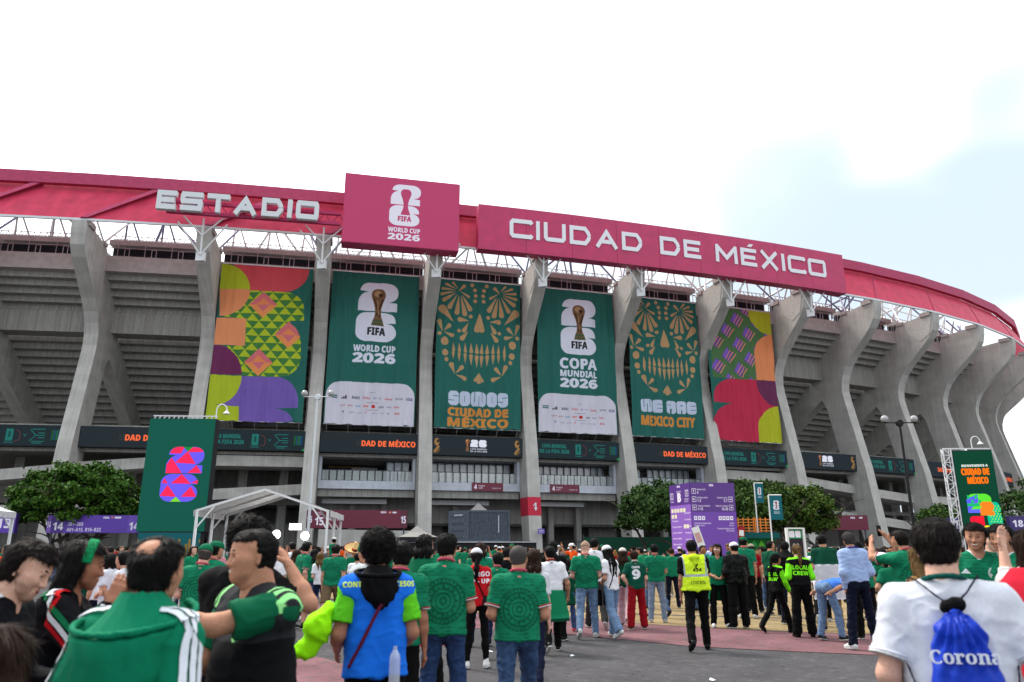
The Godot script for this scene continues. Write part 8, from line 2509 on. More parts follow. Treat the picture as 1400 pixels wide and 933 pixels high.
func shirt_print(key: String) -> Texture2D:
	var g := Color(0.06, 0.45, 0.32)
	var cv: Cv
	var white := Color(0.86, 0.87, 0.89)
	match key:
		"mex", "mex3", "mex9", "mexf", "mexd":
			var dk := Color(0.035, 0.34, 0.235)
			if key == "mex9" or key == "mexd": g = Color(0.03, 0.29, 0.22); dk = Color(0.025, 0.2, 0.15)
			cv = Cv.new(512, 384, g)
			if key != "mex9":
				for q in [[0.19, 0.012], [0.155, 0.02], [0.105, 0.014], [0.07, 0.012], [0.035, 0.02]]:
					var p := PackedVector2Array(); var p2 := PackedVector2Array()
					for k in 48:
						var a := TAU * k / 48
						p.append(Vector2(128 + cos(a) * q[0] * 427, 190 + sin(a) * q[0] * 533)); p2.append(Vector2(128 + cos(a) * (q[0] - q[1]) * 427, 190 + sin(a) * (q[0] - q[1]) * 533))
					cv.fill([p, p2], dk)
				for k in 16:
					var a := TAU * k / 16
					var r1 := 0.15 if k % 2 == 0 else 0.13
					var c := Vector2(128, 190)
					cv.poly(PackedVector2Array([c + Vector2(cos(a) * r1 * 427, sin(a) * r1 * 533), c + Vector2(cos(a + 0.15) * 0.1 * 427, sin(a + 0.15) * 0.1 * 533), c + Vector2(cos(a - 0.15) * 0.1 * 427, sin(a - 0.15) * 0.1 * 533)]), dk)
				for k in 30:
					var a := TAU * k / 30
					cv.disc(128 + cos(a) * 0.172 * 427, 190 + sin(a) * 0.172 * 533, 5, 6, dk)
				var fn := FastNoiseLite.new()
				fn.seed = 8; fn.frequency = 0.02
				for k in 26:
					var y := 22.0 + k * 14.0
					for x in range(0, 500, 24):
						if Vector2((x - 128) / 427.0, (y - 190) / 533.0).length() > 0.21 or x > 256:
							if fn.get_noise_2d(x * 2.0, y * 2.0) > -0.1: cv.line(Vector2(x, y), Vector2(x + 20, y + 9.0 * fn.get_noise_2d(x, y * 3.0)), 4, dk)
			for bx in [0.0, 256.0]:
				cv.poly(pv([bx, 26, bx + 70, 0, bx + 90, 0, bx, 44]), white); cv.poly(pv([bx + 256, 26, bx + 186, 0, bx + 166, 0, bx + 256, 44]), white)
			cv.rect(121, 34, 14, 8, Color(0.75, 0.5, 0.45))
			if key == "mex9":
				cv.text("CHAPA", 128, 66, 26, white, 78, 1, 1.0); cv.text("9", 128, 110, 104, white, 70, 1, 5.0)
			if key == "mex3" or key == "mexf":
				cv.poly(pv([318, 116, 350, 116, 334, 94]), white); cv.disc(424, 112, 20, 28, Color(0.75, 0.78, 0.75)); cv.disc(424, 112, 14, 21, Color(0.2, 0.42, 0.34))
				if key == "mex3": cv.text("3", 392, 158, 52, white, 30, 1, 2.0)
				cv.poly(pv([352, 0, 416, 0, 390, 46, 378, 46]), Color(0.72, 0.52, 0.42))
				cv.line(Vector2(346, 0), Vector2(384, 54), 7, white); cv.line(Vector2(422, 0), Vector2(384, 54), 7, white)
		"away", "away10":
			cv = Cv.new(512, 384, Color(0.84, 0.84, 0.86))
			cv.rect(118, 30, 20, 8, Color(0.15, 0.15, 0.18))
			for bx in [0.0, 256.0]:
				cv.poly(pv([bx, 40, bx + 60, 8, bx + 66, 14, bx, 50]), Color(0.5, 0.1, 0.2)); cv.poly(pv([bx + 256, 40, bx + 196, 8, bx + 190, 14, bx + 256, 50]), Color(0.5, 0.1, 0.2))
			if key == "away10":
				cv.text("VEGA", 128, 58, 20, Color(0.65, 0.1, 0.2), 70, 1); cv.text("10", 128, 96, 92, Color(0.72, 0.08, 0.2), 104, 1, 3.0)
		"topup":
			cv = Cv.new(512, 384, Color(0.72, 0.08, 0.12))
			cv.text("R CARGO", 128, 70, 36, white, 176, 1, 1.0); cv.text("TOP - UP", 128, 126, 34, white, 170, 1, 1.0)
		"access":
			cv = Cv.new(512, 384, Color(0.08, 0.40, 0.82))
			cv.text("CONTROL DE ACCESOS", 128, 52, 17, Color(0.85, 0.92, 0.3), 190, 1, 0.6)
			var lime := Color(0.42, 0.86, 0.15)
			for bx in [0.0, 256.0]:
				cv.poly(pv([bx, 40, bx + 22, 60, bx + 44, 120, bx + 34, 170, bx + 14, 384, bx, 384]), lime)
				cv.poly(pv([bx + 256, 40, bx + 234, 60, bx + 212, 120, bx + 222, 170, bx + 242, 384, bx + 256, 384]), lime)
				cv.poly(pv([bx + 6, 120, bx + 30, 90, bx + 40, 130, bx + 10, 175]), Color(0.08, 0.40, 0.82))
		"vest":
			cv = Cv.new(512, 384, Color(0.80, 0.92, 0.18))
			var sil := Color(0.62, 0.66, 0.68)
			for bx in [0.0, 256.0]:
				cv.line(Vector2(bx + 44, 0), Vector2(bx + 52, 190), 17, sil); cv.line(Vector2(bx + 212, 0), Vector2(bx + 204, 190), 17, sil); cv.rect(bx, 180, 256, 20, sil)
			cv.text("494", 140, 128, 30, Color(0.15, 0.16, 0.1), 62, 1, 0.6); cv.text("CONTROL", 138, 236, 27, Color(0.15, 0.16, 0.1), 104, 1)
		"crew":
			cv = Cv.new(512, 384, Color(0.045, 0.045, 0.05))
			var neon := Color(0.5, 0.93, 0.12)
			for bx in [0.0, 256.0]:
				cv.poly(pv([bx, 0, bx + 100, 0, bx + 156, 0, bx + 256, 0, bx + 256, 60, bx + 200, 44, bx + 128, 34, bx + 56, 44, bx, 60]), neon)
				cv.poly(pv([bx, 50, bx + 24, 60, bx + 10, 384, bx, 384]), neon); cv.poly(pv([bx + 256, 50, bx + 232, 60, bx + 246, 384, bx + 256, 384]), neon)
			cv.text("LOCAL", 128, 104, 40, neon, 126, 1, 1.5); cv.text("CREW", 128, 160, 40, neon, 126, 1, 1.5)
		"training":
			cv = Cv.new(512, 384, Color(0.045, 0.05, 0.06))
			var pale := Color(0.58, 0.88, 0.55)
			var gr := Color(0.15, 0.16, 0.17)
			for bx in [0.0, 256.0]:
				cv.poly(pv([bx, 0, bx + 256, 0, bx + 256, 120, bx + 200, 140, bx + 56, 140, bx, 120]), gr)
				for e in 3:
					cv.line(Vector2(bx + 24 + e * 14, 4), Vector2(bx + 12 + e * 14, 74), 8, pale); cv.line(Vector2(bx + 232 - e * 14, 4), Vector2(bx + 244 - e * 14, 74), 8, pale)
				cv.rect(bx, 60, 12, 200, Color(0.03, 0.33, 0.22)); cv.rect(bx + 244, 60, 12, 200, Color(0.03, 0.33, 0.22))
				cv.poly(pv([bx + 30, 384, bx + 60, 290, bx + 104, 280, bx + 100, 384]), Color(0.04, 0.22, 0.16))
			for e in 3: cv.poly(pv([316 + e * 12.0, 112, 325 + e * 12.0, 112, 322 + e * 10.0, 100 - e * 7.0, 313 + e * 10.0, 103 - e * 7.0]), pale)
			cv.line(Vector2(318, 142), Vector2(346, 128), 8, pale); cv.poly(pv([404, 90, 432, 96, 430, 132, 412, 140, 398, 124]), pale); cv.disc(416, 114, 9, 12, gr)
		"hoodie":
			cv = Cv.new(512, 384, Color(0.02, 0.46, 0.33))
		_:
			cv = Cv.new(512, 384, g)
	return cv.tex()

# ---------- things worn or carried ----------
func extras(p: Node3D, d: Dictionary) -> void:
	var J := skeleton(d.get("H", 1.72), d.get("w", 1.0), d)
	var s: float = J.s
	var w: float = d.get("w", 1.0)
	var tb: Basis = J.tb
	var T: Transform3D = J.T
	for e: String in d.get("ex", []):
		match e:
			"cape":
				var yy := [0.50, 0.22, -0.1, -0.40]
				for k in 3:
					var c: Color = [Color(0.04, 0.38, 0.25), Color(0.80, 0.80, 0.83), Color(0.78, 0.20, 0.24)][k]
					if d.has("cape3"): c = d.cape3[k]
					var y0: float = yy[k] * s; var y1: float = yy[k + 1] * s
					var r0: float = [0.17, 0.235, 0.25][k] * s; var r1: float = [0.235, 0.25, 0.25][k] * s
					obj("flag_band", loft(T, [[y0, r0 * w, r0 * (0.62 if k == 0 else 0.75), 0.0], [(y0 + y1) / 2, (r0 + r1) / 2 * w * 1.03, (r0 + r1) / 2 * 0.76, 0.0], [y1 + 0.001, r1 * w, r1 * 0.74, 0.01]], -105, 105, 0.05 + 0.02 * k, d.get("seed", 1) + k), cloth(c), p)
			"tied":
				obj("tied_jacket", loft(T, [[0.06 * s, 0.19 * s * w, 0.15 * s, 0], [-0.1 * s, 0.22 * s * w, 0.18 * s, 0.01], [-0.38 * s, 0.26 * s * w, 0.22 * s, 0.03]], -125, 125, 0.05, 3), cloth(Color(0.05, 0.45, 0.3)), p)
				obj("tied_hem", loft(T, [[-0.38 * s, 0.262 * s * w, 0.223 * s, 0.03], [-0.4 * s, 0.265 * s * w, 0.225 * s, 0.03], [-0.43 * s, 0.262 * s * w, 0.222 * s, 0.03]], -125, 125, 0.06, 3), cloth(Color(0.03, 0.28, 0.2)), p)
			"hood":
				var st := SurfaceTool.new()
				st.begin(Mesh.PRIMITIVE_TRIANGLES)
				var nt := 48
				var rim := Blob.new()
				rim.k = 0.008
				var last := Vector3.ZERO
				for i in nt + 1:
					var th := deg_to_rad(-155.0 + 310.0 * i / nt)
					var c := 0.5 + 0.5 * cos(th)
					var prof := [[0.066, 0.045], [0.1, 0.015 - 0.035 * c], [0.13 + 0.015 * c, -0.005 - 0.075 * c], [0.155 + 0.03 * c, -0.014 - 0.108 * c], [0.168 + 0.036 * c, 0.004 - 0.10 * c], [0.18 + 0.04 * c, -0.004 - 0.112 * c], [0.17 + 0.034 * c, -0.03 - 0.135 * c], [0.176 + 0.045 * c, -0.06 - 0.175 * c], [0.155 + 0.04 * c, -0.085 - 0.235 * c], [0.1 + 0.02 * c, -0.10 - 0.28 * c]]
					var hz: float = d.get("hoods", 1.0)
					if hz < 1.0:
						for e3 in prof: e3[0] = 0.066 + (e3[0] - 0.066) * hz; e3[1] *= hz
					var pinch := 1.0 - 0.04 * pow(maxf(0.0, cos(th * 2.0 + 0.4)), 4.0)
					for k in prof.size():
						var rr: float = prof[k][0] * (pinch if k > 2 else 1.0) + (0.016 if k > 5 else 0.007) * fold_noise.get_noise_2d(th * 8.0, k * 0.7)
						var sag := -0.03 * pow(c, 3.0) * maxf(0.0, k - 5.0) * 0.3
						st.set_uv(Vector2(float(i) / nt, k / 9.0))
						st.add_vertex(J.neck + tb * Vector3(sin(th) * rr * lerpf(1.0, w, 0.5), prof[k][1] + 0.022 + sag + 0.008 * fold_noise.get_noise_2d(th * 7.0 + 30.0, k), 0.012 + cos(th) * rr) * s)
					var rp: float = prof[4][0] * pinch + 0.006
					var at: Vector3 = J.neck + tb * Vector3(sin(th) * rp * lerpf(1.0, w, 0.5), prof[4][1] + 0.03, 0.012 + cos(th) * rp) * s
					if i > 0: rim.add(last, at, 0.011 * s, 0.011 * s)
					last = at
				if d.get("lod", 1) == 2: obj("hood_rim", blobs_mesh([[rim, 0.007]], 0.004, 2.0, 3), cloth(d.get("hoodc", d.get("c", Color(0.05, 0.05, 0.05)))), p)
				for i in nt:
					for k in 9:
						var e0 := i * 10 + k
						for v in [e0, e0 + 1, e0 + 11, e0, e0 + 11, e0 + 10]: st.add_index(v)
				st.generate_normals()
				obj("hood", st.commit(), cloth(d.get("hoodc", d.get("c", Color(0.05, 0.05, 0.05)))), p)
			"stripes":
				var form: Blob = d["shirt_form"]
				for key in ["r", "l"]:
					var sg := 1.0 if key == "r" else -1.0
					var sh: Vector3 = J["sh" + key]; var el: Vector3 = J["el" + key]; var wr: Vector3 = J["wr" + key]
					var ax := (el - sh).normalized(); var ax2 := (wr - el).normalized()
					var up := tb * Vector3(0, 1, 0)
					var side := tb * Vector3(sg, 0.1, 0.35)
					var s1 := (side - ax * side.dot(ax)).normalized(); var s2 := (side - ax2 * side.dot(ax2)).normalized()
					var nb := J.neck + tb * Vector3(sg * 0.075, -0.045, 0.0) * s as Vector3
					var path := []   # [point inside, outward, across]
					for k in 9: path.append([nb.lerp(sh, k / 8.0), (up * (1.0 - 0.06 * k) + side * 0.07 * k).normalized(), tb * Vector3(0, 0, 1)])
					for k in range(1, 6): path.append([sh.lerp(sh + ax * 0.07 * s, k / 5.0), (up * (0.5 - 0.1 * k)).lerp(s1, 0.2 * k).normalized(), (tb * Vector3(0, 0, 1)).lerp(ax.cross(s1) * -sg, 0.2 * k).normalized()])
					for k in range(1, 10): path.append([(sh + ax * 0.07 * s).lerp(el, k / 9.0), s1, ax.cross(s1) * -sg])
					for k in range(1, 9): path.append([el.lerp(wr, k / 9.0), s2.lerp(s1, 0.3 if k < 3 else 0.0).normalized(), ax2.cross(s2) * -sg])
					for q in 3:
						var st := SurfaceTool.new()
						st.begin(Mesh.PRIMITIVE_TRIANGLES)
						for k in path.size():
							var across: Vector3 = path[k][2]
							for ed in [-1.0, 1.0]:
								var inside: Vector3 = path[k][0] + across * ((q - 1) * 0.031 + ed * 0.0115) * s
								st.add_vertex(form.land(inside, path[k][1], 0.011))
						for k in path.size() - 1:
							var i := k * 2
							for v in [i, i + 1, i + 3, i, i + 3, i + 2]: st.add_index(v)
						st.generate_normals()
						obj("sleeve_stripe", st.commit(), cloth((d.stripes as Array)[q] if d.has("stripes") else d.get("stripec", Color(0.85, 0.87, 0.9))), p)
			"sack":
				var bb := Blob.new()
				bb.k = 0.05
				var z := 0.135
				var up := 0.17
				T = T.translated_local(Vector3(0, up * s, 0))
				bb.add(T * (Vector3(0.0, 0.24, z) * s), T * (Vector3(0.0, 0.15, z + 0.02) * s), 0.022 * s, 0.06 * s)
				for sx in [-0.085, -0.03, 0.03, 0.085]:
					bb.add(T * (Vector3(sx * 0.4, 0.14, z + 0.02) * s), T * (Vector3(sx, -0.12, z + 0.035) * s), 0.045 * s, 0.065 * s)
				var V := PackedVector3Array(); var N := PackedVector3Array(); var I := PackedInt32Array()
				bb.mesh_into(V, N, I, 0.008)
				var inv := T.affine_inverse()
				for i in V.size():   # gathers running out from the drawn neck
					var q := inv * V[i] / s
					var an := atan2(q.x, 0.27 - q.y)
					var rad := Vector2(q.x, 0.27 - q.y).length()
					V[i] += N[i] * (0.010 * sin(an * 34.0) * smoothstep(0.5, 0.05, rad) + 0.006 * fold_noise.get_noise_3d(q.x * 60, q.y * 30, 0))
				crease(V, N, I, 0.004, 1.0, 4)
				var sk := obj("drawstring_bag", arrays_mesh(V, N, I), cloth(Color(0.09, 0.22, 0.68), "shiny"), p)
				var kb := Blob.new()
				kb.add(T * (Vector3(-0.02, 0.25, z + 0.01) * s), T * (Vector3(0.02, 0.255, z + 0.01) * s), 0.026 * s, 0.026 * s)
				obj("neck_knot", blobs_mesh([[kb, 0.008]], 0.006, 2.0, 2), cloth(Color(0.03, 0.03, 0.04)), sk)
				for sg in [-1.0, 1.0]:
					var cm := Blob.new()
					cm.k = 0.002
					var pts := [Vector3(sg * 0.015, 0.26, z + 0.005), Vector3(sg * 0.06, 0.30, 0.128), Vector3(sg * 0.11, 0.355, 0.07), Vector3(sg * 0.125, 0.365, 0.01), Vector3(sg * 0.135, 0.33, -0.06)]
					var pt2 := [Vector3(sg * 0.2, 0.2, -0.02), Vector3(sg * 0.205, 0.1, 0.05), Vector3(sg * 0.17, -0.06, 0.13), Vector3(sg * 0.15, -0.14, 0.16)]
					for k in 4: cm.add(T * (pts[k] * s), T * (pts[k + 1] * s), 0.0045, 0.0045)
					for k in 3: cm.add(T * (pt2[k] * s), T * (pt2[k + 1] * s), 0.0045, 0.0045)
					obj("cord", blobs_mesh([[cm, 0.005]]), cloth(Color(0.06, 0.04, 0.16)), sk)
				var tm := TextMesh.new()
				var f := SystemFont.new()
				f.font_names = PackedStringArray(["Droid Serif"]); f.font_weight = 700
				tm.font = f; tm.text = "Corona"; tm.font_size = 40; tm.pixel_size = 0.0017; tm.depth = 0.012
				var to := obj("print", tm, cloth(Color(0.85, 0.87, 0.92)), sk)
				to.transform = Transform3D(T.basis, T * (Vector3(0.0, 0.07, z + 0.1) * s))
				T = J.T
			"lanyard":
				var lb := Blob.new()
				lb.k = 0.004
				for k in 8:
					var a := -PI / 2 + PI * k / 8.0; var b := -PI / 2 + PI * (k + 1) / 8.0
					lb.add(J.neck + tb * Vector3(sin(a) * 0.078, 0.005 + 0.016 * cos(a), 0.01 + cos(a) * 0.078) * s, J.neck + tb * Vector3(sin(b) * 0.078, 0.005 + 0.016 * cos(b), 0.01 + cos(b) * 0.078) * s, 0.011 * s, 0.011 * s)
				obj("lanyard", blobs_mesh([[lb, 0.007 if d.get("lod", 1) == 2 else 0.012]]), cloth(d.get("lanc", Color(0.15, 0.15, 0.45))), p)
			"strap":
				var sb := Blob.new()
				sb.k = 0.004
				var pts := [Vector3(0.10, 0.5, 0.05), Vector3(0.06, 0.42, 0.125), Vector3(-0.02, 0.28, 0.135), Vector3(-0.10, 0.12, 0.13), Vector3(-0.17, -0.02, 0.09)]
				if d.get("strapside", 1) < 0:
					for k in 5: pts[k] = Vector3(-pts[k].x, pts[k].y, pts[k].z)
				for k in 4: sb.add(T * (pts[k] * Vector3(w, 1, w) * s), T * (pts[k + 1] * Vector3(w, 1, w) * s), 0.013 * s, 0.013 * s)
				obj("strap", blobs_mesh([[sb, 0.013]]), cloth(d.get("strapc", Color(0.03, 0.03, 0.04))), p)
			"bag":
				var bb := Blob.new()
				bb.k = 0.02
				var sd: float = d.get("bagside", 1.0)
				var c := T * (Vector3(sd * 0.2 * w, -0.02, 0.09) * s)
				for q in [-0.05, 0.05]: bb.add(c + Vector3(q, 0.05, 0) * s, c + Vector3(q, -0.05, 0.01) * s, 0.05 * s, 0.055 * s)
				obj("shoulder_bag", blobs_mesh([[bb, 0.02]], 0.006, 1.0, 3), cloth(d.get("bagc", Color(0.035, 0.035, 0.04)), "leather"), p)
			"tote":
				var bb := Blob.new()
				bb.k = 0.02
				var c: Vector3 = J.wrl + Vector3(0, -0.28, 0) * s
				for q in [-0.07, 0.07]: bb.add(c + Vector3(q, 0.12, 0) * s, c + Vector3(q, -0.16, 0) * s, 0.035 * s, 0.045 * s, 1)
				obj("tote_bag", blobs_mesh([[bb, 0.02]], 0.01, 1.0, 3), cloth(d.get("bagc", Color(0.03, 0.03, 0.035))), p)
			"neon_carry":
				var bb := Blob.new()
				bb.k = 0.04
				var c: Vector3 = (J.ell as Vector3) + tb * Vector3(-0.07, 0.02, -0.04)
				bb.add(c + tb * Vector3(0.02, 0.13, 0), c + tb * Vector3(-0.05, 0.02, 0.0), 0.05, 0.075)
				bb.add(c + tb * Vector3(-0.05, 0.02, 0.0), c + tb * Vector3(-0.1, -0.1, 0.0), 0.075, 0.06)
				bb.add(c + tb * Vector3(-0.1, -0.08, 0.0), c + tb * Vector3(-0.2, -0.13, 0.02), 0.055, 0.035)
				obj("neon_jacket", blobs_mesh([[bb, 0.012]], 0.02, 0.8, 8), cloth(Color(0.60, 0.95, 0.06)), p)
			"phone":
				var mb := MB.new()
				var c: Vector3 = (J.wrr as Vector3) + (J.fdr as Vector3) * 0.11 * s
				mb.box(Vector3.ZERO, Vector3(0.075, 0.15, 0.009))
				var o := obj("phone", mb.mesh(), cloth(Color(0.03, 0.03, 0.035), "shiny"), p)
				o.position = c + tb * Vector3(-0.02, 0.02, -0.03)
				o.basis = tb * Basis(Vector3(1, 0, 0), deg_to_rad(d.get("ptilt", 0.0) as float))
			"cup":
				var mb := MB.new()
				mb.lathe(Vector3.ZERO, [[0.0, -0.06], [0.032, -0.06], [0.043, 0.07], [0.04, 0.07], [0.03, -0.05]], 14)
				var o := obj("cup", mb.mesh(), cloth(d.get("cupc", Color(0.7, 0.06, 0.08)), "shiny"), p)
				o.position = (J.wrr as Vector3) + (J.fdr as Vector3) * 0.1 + Vector3(0, 0.03, 0)
			"watch":
				var wb := Blob.new()
				var k: Vector3 = J.wrl; var fd: Vector3 = J.fdl
				wb.add(k - fd * 0.028, k - fd * 0.004, 0.034 * s, 0.033 * s, 2)
				var wo := obj("watch", blobs_mesh([[wb, 0.006]]), cloth(Color(0.2, 0.2, 0.22), "shiny"), p)
				var wf := Blob.new()
				var outw := tb * Vector3(-0.5, 0.1, -0.8)
				outw = (outw - fd * outw.dot(fd)).normalized()
				wf.add(k - fd * 0.016 + outw * 0.03 * s, k - fd * 0.016 + outw * 0.036 * s, 0.019, 0.019, 1)
				obj("dial", blobs_mesh([[wf, 0.005]]), cloth(Color(0.03, 0.035, 0.05), "shiny"), wo)
				var yb := Blob.new()
				yb.add(k - fd * 0.062, k - fd * 0.045, 0.037 * s, 0.036 * s, 2)
				obj("wristband", blobs_mesh([[yb, 0.006]]), cloth(Color(0.75, 0.8, 0.1)), p)
			"bottle":
				var mb := MB.new()
				mb.lathe(Vector3.ZERO, [[0.0, -0.1], [0.034, -0.1], [0.034, 0.04], [0.03, 0.06], [0.013, 0.09], [0.013, 0.11], [0.0, 0.11]], 14)
				var gm := mat(Color(0.85, 0.88, 0.92, 0.35), 0.1)
				gm.transparency = BaseMaterial3D.TRANSPARENCY_ALPHA
				var o := obj("water_bottle", mb.mesh(), gm, p)
				o.position = T * (Vector3(0.085, -0.02, 0.19) * s)
			"scarf":
				obj("shawl", loft(T, [[0.52 * s, 0.12 * s, 0.11 * s, 0], [0.42 * s, 0.23 * s * w, 0.16 * s, 0], [0.1 * s, 0.25 * s * w, 0.19 * s, 0], [-0.25 * s, 0.24 * s * w, 0.2 * s, 0.02]], -150, 120, 0.05, 5), cloth(Color(0.74, 0.12, 0.2)), p)
			"vest":
				var vb := Blob.new()
				vb.k = 0.05 * s
				for sg in [-1.0, 1.0]:
					vb.add(T * (Vector3(sg * 0.082 * w, 0.37, 0) * s), T * (Vector3(sg * 0.075 * w, 0.13, 0) * s), 0.118 * s * lerpf(1, w, 0.75), 0.124 * s * lerpf(1, w, 0.8))
					vb.add(T * (Vector3(sg * 0.075 * w, 0.13, 0) * s), T * (Vector3(sg * 0.085 * w, -0.04, 0.01) * s), 0.124 * s * lerpf(1, w, 0.8), 0.136 * s * lerpf(1, w, 0.8), 1)
					vb.add(J.neck + tb * Vector3(sg * 0.03, -0.03, 0.005) * s, T * (Vector3(sg * 0.135 * w, 0.45, 0.005) * s), 0.078 * s, 0.076 * s)
				var nk := tb * Vector3(0, 1, 0)
				vb.cuts.append([nk, nk.dot(J.neck) + 0.02 * s])
				for sg in [-1.0, 1.0]:
					var sn := (tb * Vector3(sg, 0.12, 0)).normalized()
					vb.cuts.append([sn, sn.dot(T * (Vector3(sg * 0.178 * w, 0.4, 0) * s))])
				obj("safety_vest", garment_mesh(vb, 0.02, 0.012, 3, T, s), print_mat("vest"), p)
				var hb := Blob.new()
				hb.k = 0.03
				hb.add(J.neck + tb * Vector3(-0.05, -0.02, 0.1) * s, J.neck + tb * Vector3(0.05, -0.02, 0.1) * s, 0.045 * s, 0.045 * s)
				hb.add(J.neck + tb * Vector3(0, -0.02, 0.1) * s, J.neck + tb * Vector3(0.0, -0.14, 0.12) * s, 0.055 * s, 0.025 * s)
				obj("vest_hood", blobs_mesh([[hb, 0.02]], 0.01, 1.0, 2), cloth(Color(0.80, 0.92, 0.18)), p)

func build_people() -> void:
	fold_noise.seed = 3
	fold_noise.frequency = 0.5
	fold_noise.fractal_octaves = 2
	var t0 := Time.get_ticks_msec()
	for d: Dictionary in PEOPLE:
		var p := person(d)
		extras(p, d)
	print("named people ", Time.get_ticks_msec() - t0, " ms")
	build_crowd()
	print("crowd ", Time.get_ticks_msec() - t0, " ms")

const POSES := ["arms down", "holding a phone", "hand on hip", "walking", "striding", "arms folded", "taking a photo", "hands together", "raising a hand", "hands in pockets", "reading a phone", "walking off"]

func far_label(i: int, shirt: String, head: String, px: float, z: float) -> String:
	var marks := [[-1.0, 0.16, "before sign 14"], [0.16, 0.2, "before left screen"], [0.2, 0.325, "by the white tent"], [0.325, 0.4, "before sign 15"], [0.4, 0.5, "before the container"], [0.5, 0.56, "before red banded rib"], [0.56, 0.65, "left of the kiosk"], [0.65, 0.725, "before the kiosk"], [0.725, 0.79, "by the photo portal"], [0.79, 0.86, "by right maroon sign"], [0.86, 2.0, "before right screen"]]
	var mk := ""
	for m in marks:
		if px >= m[0] and px < m[1]: mk = m[2]
	var row := "front rows" if z > -26 else ("middle rows" if z > -36 else "far rows")
	return "person in %s, %s, %s, %s %s" % [shirt, head, POSES[i], row, mk]

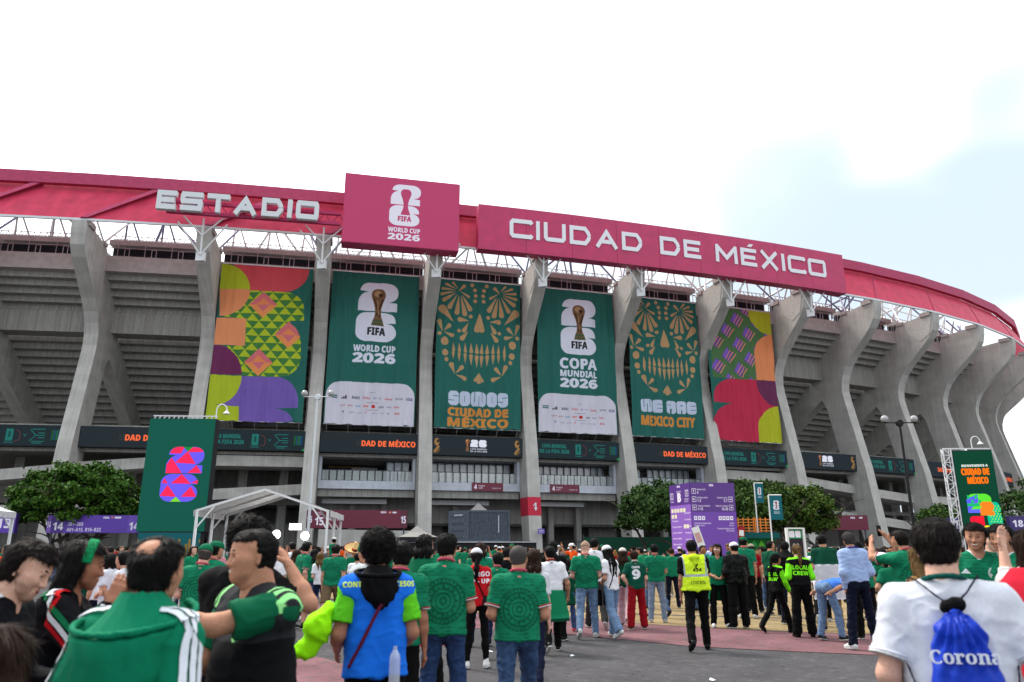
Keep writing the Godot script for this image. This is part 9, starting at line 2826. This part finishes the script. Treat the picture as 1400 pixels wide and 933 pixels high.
func build_crowd() -> void:
	# a dozen figures built once, then copied with other clothes
	var protos := []
	var kinds := [
		{"arml": "down", "armr": "down", "legs": "stand", "hair": "short"}, {"arml": "phone", "armr": "phone", "legs": "ease", "hair": "short", "w": 1.08},
		{"arml": "hip", "armr": "down", "legs": "step", "hair": "short", "hat": "cap", "face": true}, {"arml": "down", "armr": "hold", "legs": "walk", "hair": "long", "w": 0.9, "hl": 0.3},
		{"arml": "fore", "armr": "back", "legs": "walk2", "hair": "short", "hat": "cap", "w": 1.05}, {"arml": "cross", "armr": "cross", "legs": "wide", "hair": "crop", "w": 1.12},
		{"arml": "down", "armr": "photo", "legs": "stand", "hair": "pony", "w": 0.9}, {"arml": "hold", "armr": "hold", "legs": "ease", "hair": "bob", "w": 0.92},
		{"arml": "down", "armr": "up", "legs": "stand", "hair": "short", "hat": "backcap"}, {"arml": "pocket", "armr": "pocket", "legs": "stand", "hair": "curly", "w": 0.98},
		{"arml": "down", "armr": "phone", "legs": "step2", "hair": "wavy", "w": 0.9}, {"arml": "back", "armr": "fore", "legs": "walk", "hair": "balding", "w": 1.1}]
	for k in kinds.size():
		var d: Dictionary = kinds[k].duplicate()
		d.merge({"lod": 0, "H": 1.75, "seed": 100 + k})
		protos.append(person(d))
	var shirts := [["green jersey", Color(0.06, 0.45, 0.32)], ["green jersey", Color(0.05, 0.41, 0.29)], ["green jersey", Color(0.05, 0.48, 0.33)], ["green jersey", Color(0.06, 0.43, 0.3)], ["white jersey", Color(0.82, 0.82, 0.84)], ["white jersey", Color(0.78, 0.78, 0.8)], ["black top", Color(0.05, 0.05, 0.06)], ["navy top", Color(0.07, 0.09, 0.17)], ["red top", Color(0.6, 0.07, 0.1)], ["pale blue shirt", Color(0.5, 0.62, 0.78)], ["grey top", Color(0.35, 0.35, 0.37)], ["dark green jersey", Color(0.03, 0.24, 0.18)], ["orange top", Color(0.85, 0.3, 0.06)], ["pink top", Color(0.75, 0.5, 0.55)]]
	var hairs := ["black", "black", "dark", "dark", "brown", "blonde", "grey"]
	var hats := [["white cap", Color(0.84, 0.84, 0.86)], ["green cap", Color(0.05, 0.36, 0.24)], ["black cap", Color(0.05, 0.05, 0.055)], ["white cap", Color(0.8, 0.8, 0.82)]]
	var pants := [Color(0.06, 0.06, 0.07), Color(0.13, 0.17, 0.27), Color(0.3, 0.38, 0.5), Color(0.5, 0.46, 0.38), Color(0.08, 0.08, 0.1)]
	var r := RandomNumberGenerator.new()
	r.seed = 77
	var placed := []
	for d: Dictionary in PEOPLE: placed.append(Vector2(d.x, d.z))
	var made := 0
	var tries := 0
	while made < 229 and tries < 6000:
		tries += 1
		var u := r.randf()
		var depth := 19.0 + 34.0 * pow(r.randf(), 0.85)
		var px := u * 1.04 - 0.02
		if made > 210: depth = r.randf_range(57.0, 70.0); px = r.randf_range(0.49, 0.62)
		var x := (px - 0.5) * 1400.0 / 1033.0 * depth * 0.97
		var z := -depth
		# keep the open ochre and grey ground in the middle free
		if depth < 25.0 and px > 0.3 and px < 0.62 and r.randf() < 0.6: continue
		if absf(x - 10.3) < 2.2 and absf(z + 41.0) < 2.2: continue
		if absf(x + 18.4) < 2.4 and absf(z + 42.3) < 1.2: continue
		if absf(x - 13.2) < 1.6 and absf(z + 42.5) < 1.8: continue
		if x > -13 and x < 4.5 and z < -60 and z > -77: continue
		if absf(x - 29) < 2.2 and absf(z + 48.3) < 1.4: continue
		if absf(x + 5.85) < 1.4 and absf(z + 48) < 1.4: continue
		var ok := true
		for q: Vector2 in placed:
			if q.distance_to(Vector2(x, z)) < 0.62:
				ok = false
				break
		if not ok: continue
		placed.append(Vector2(x, z))
		var k := r.randi() % protos.size()
		var c: Node3D = (protos[k] as Node3D).duplicate()
		var sh: Array = shirts[r.randi() % shirts.size()] if r.randf() < 0.75 else shirts[r.randi() % 4]
		var hc: String = hairs[r.randi() % hairs.size()]
		var ht: Array = hats[r.randi() % hats.size()]
		var capped: bool = kinds[k].has("hat")
		var hd: String = ht[0] if capped else hc + " hair"
		c.name = numbered("person")
		add_child(c)
		tag(c, far_label(k, sh[0], hd, px, z), "person", "crowd before the stadium")
		var away := r.randf() < 0.72
		c.position = Vector3(x, 0, z)
		c.rotation.y = deg_to_rad(r.randfn(0.0, 35.0) + (0.0 if away else r.randf_range(90.0, 270.0)))
		c.scale = Vector3.ONE * clampf(r.randfn(0.975, 0.045), 0.86, 1.07)
		var skin := cloth(SKIN[r.randi() % 4], "skin")
		var pc: Color = pants[r.randi() % pants.size()]
		for ch in c.get_children():
			var nm := String(ch.name)
			if nm.begins_with("body"): ch.material_override = skin
			elif nm.begins_with("shirt"): ch.material_override = cloth(sh[1]) if sh[0] != "green jersey" or r.randf() < 0.4 else cloth(sh[1])
			elif nm.begins_with("trousers"): ch.material_override = cloth(pc)
			elif nm.begins_with("hair"): ch.material_override = cloth(HAIRC[hc], "hair")
			elif nm.begins_with("cap"):
				ch.material_override = cloth(ht[1])
				for b in ch.get_children(): b.material_override = cloth(ht[1])
			elif nm.begins_with("shoe"): ch.material_override = cloth(Color(0.75, 0.75, 0.75) if made % 3 == 0 else Color(0.06, 0.06, 0.06), "shiny")
		made += 1
	# what lies beyond the three hundred nearest: one mass of heads and shoulders
	var V := PackedVector3Array(); var N := PackedVector3Array(); var C := PackedColorArray(); var I := PackedInt32Array()
	var n := 0
	while n < 330:
		var depth := r.randf_range(38.0, 60.0)
		var x := (r.randf() * 1.05 - 0.525) * 1400.0 / 1033.0 * depth * 0.97
		if x > -12 and x < 4 and depth > 57: continue
		if absf(x - 10.3) < 2.4 and depth < 44: continue
		if absf(x + 18.4) < 2.4 and absf(depth - 42.3) < 1.4: continue
		if absf(x - 13.2) < 1.7 and absf(depth - 42.5) < 2: continue
		n += 1
		var sh: Array = shirts[r.randi() % shirts.size()]
		var tint := {"body": SKIN[r.randi() % 4], "shirt": sh[1], "trousers": pants[r.randi() % 5], "hair": HAIRC[hairs[r.randi() % 7]], "cap": hats[r.randi() % 4][1]}
		var X := Transform3D(Basis(Vector3.UP, r.randfn(0.0, 0.8) + (PI if r.randf() < 0.25 else 0.0)).scaled(Vector3.ONE * r.randf_range(0.9, 1.03)), Vector3(x, 0, -depth))
		for ch in (protos[r.randi() % protos.size()] as Node3D).get_children():
			for key in tint:
				if String(ch.name).begins_with(key) and ch.mesh.get_surface_count():
					var arr: Array = ch.mesh.surface_get_arrays(0)
					var b := V.size()
					var col: Color = (tint[key] as Color).srgb_to_linear()
					for v in arr[Mesh.ARRAY_VERTEX]: V.append(X * v); C.append(col)
					for v in arr[Mesh.ARRAY_NORMAL]: N.append(X.basis * v)
					for i in arr[Mesh.ARRAY_INDEX]: I.append(b + i)
	var ma := []
	ma.resize(Mesh.ARRAY_MAX)
	ma[Mesh.ARRAY_VERTEX] = V; ma[Mesh.ARRAY_NORMAL] = N; ma[Mesh.ARRAY_COLOR] = C; ma[Mesh.ARRAY_INDEX] = I
	var mm := ArrayMesh.new()
	mm.add_surface_from_arrays(Mesh.PRIMITIVE_TRIANGLES, ma)
	var dm := mat(Color.WHITE, 0.9)
	dm.vertex_color_use_as_albedo = true
	dm.metallic_specular = 0.2
	tag(obj("distant_crowd", mm, dm), "dense mass of far spectators beyond the nearer rows", "crowd", "", "stuff")
	for p in protos: (p as Node).free()
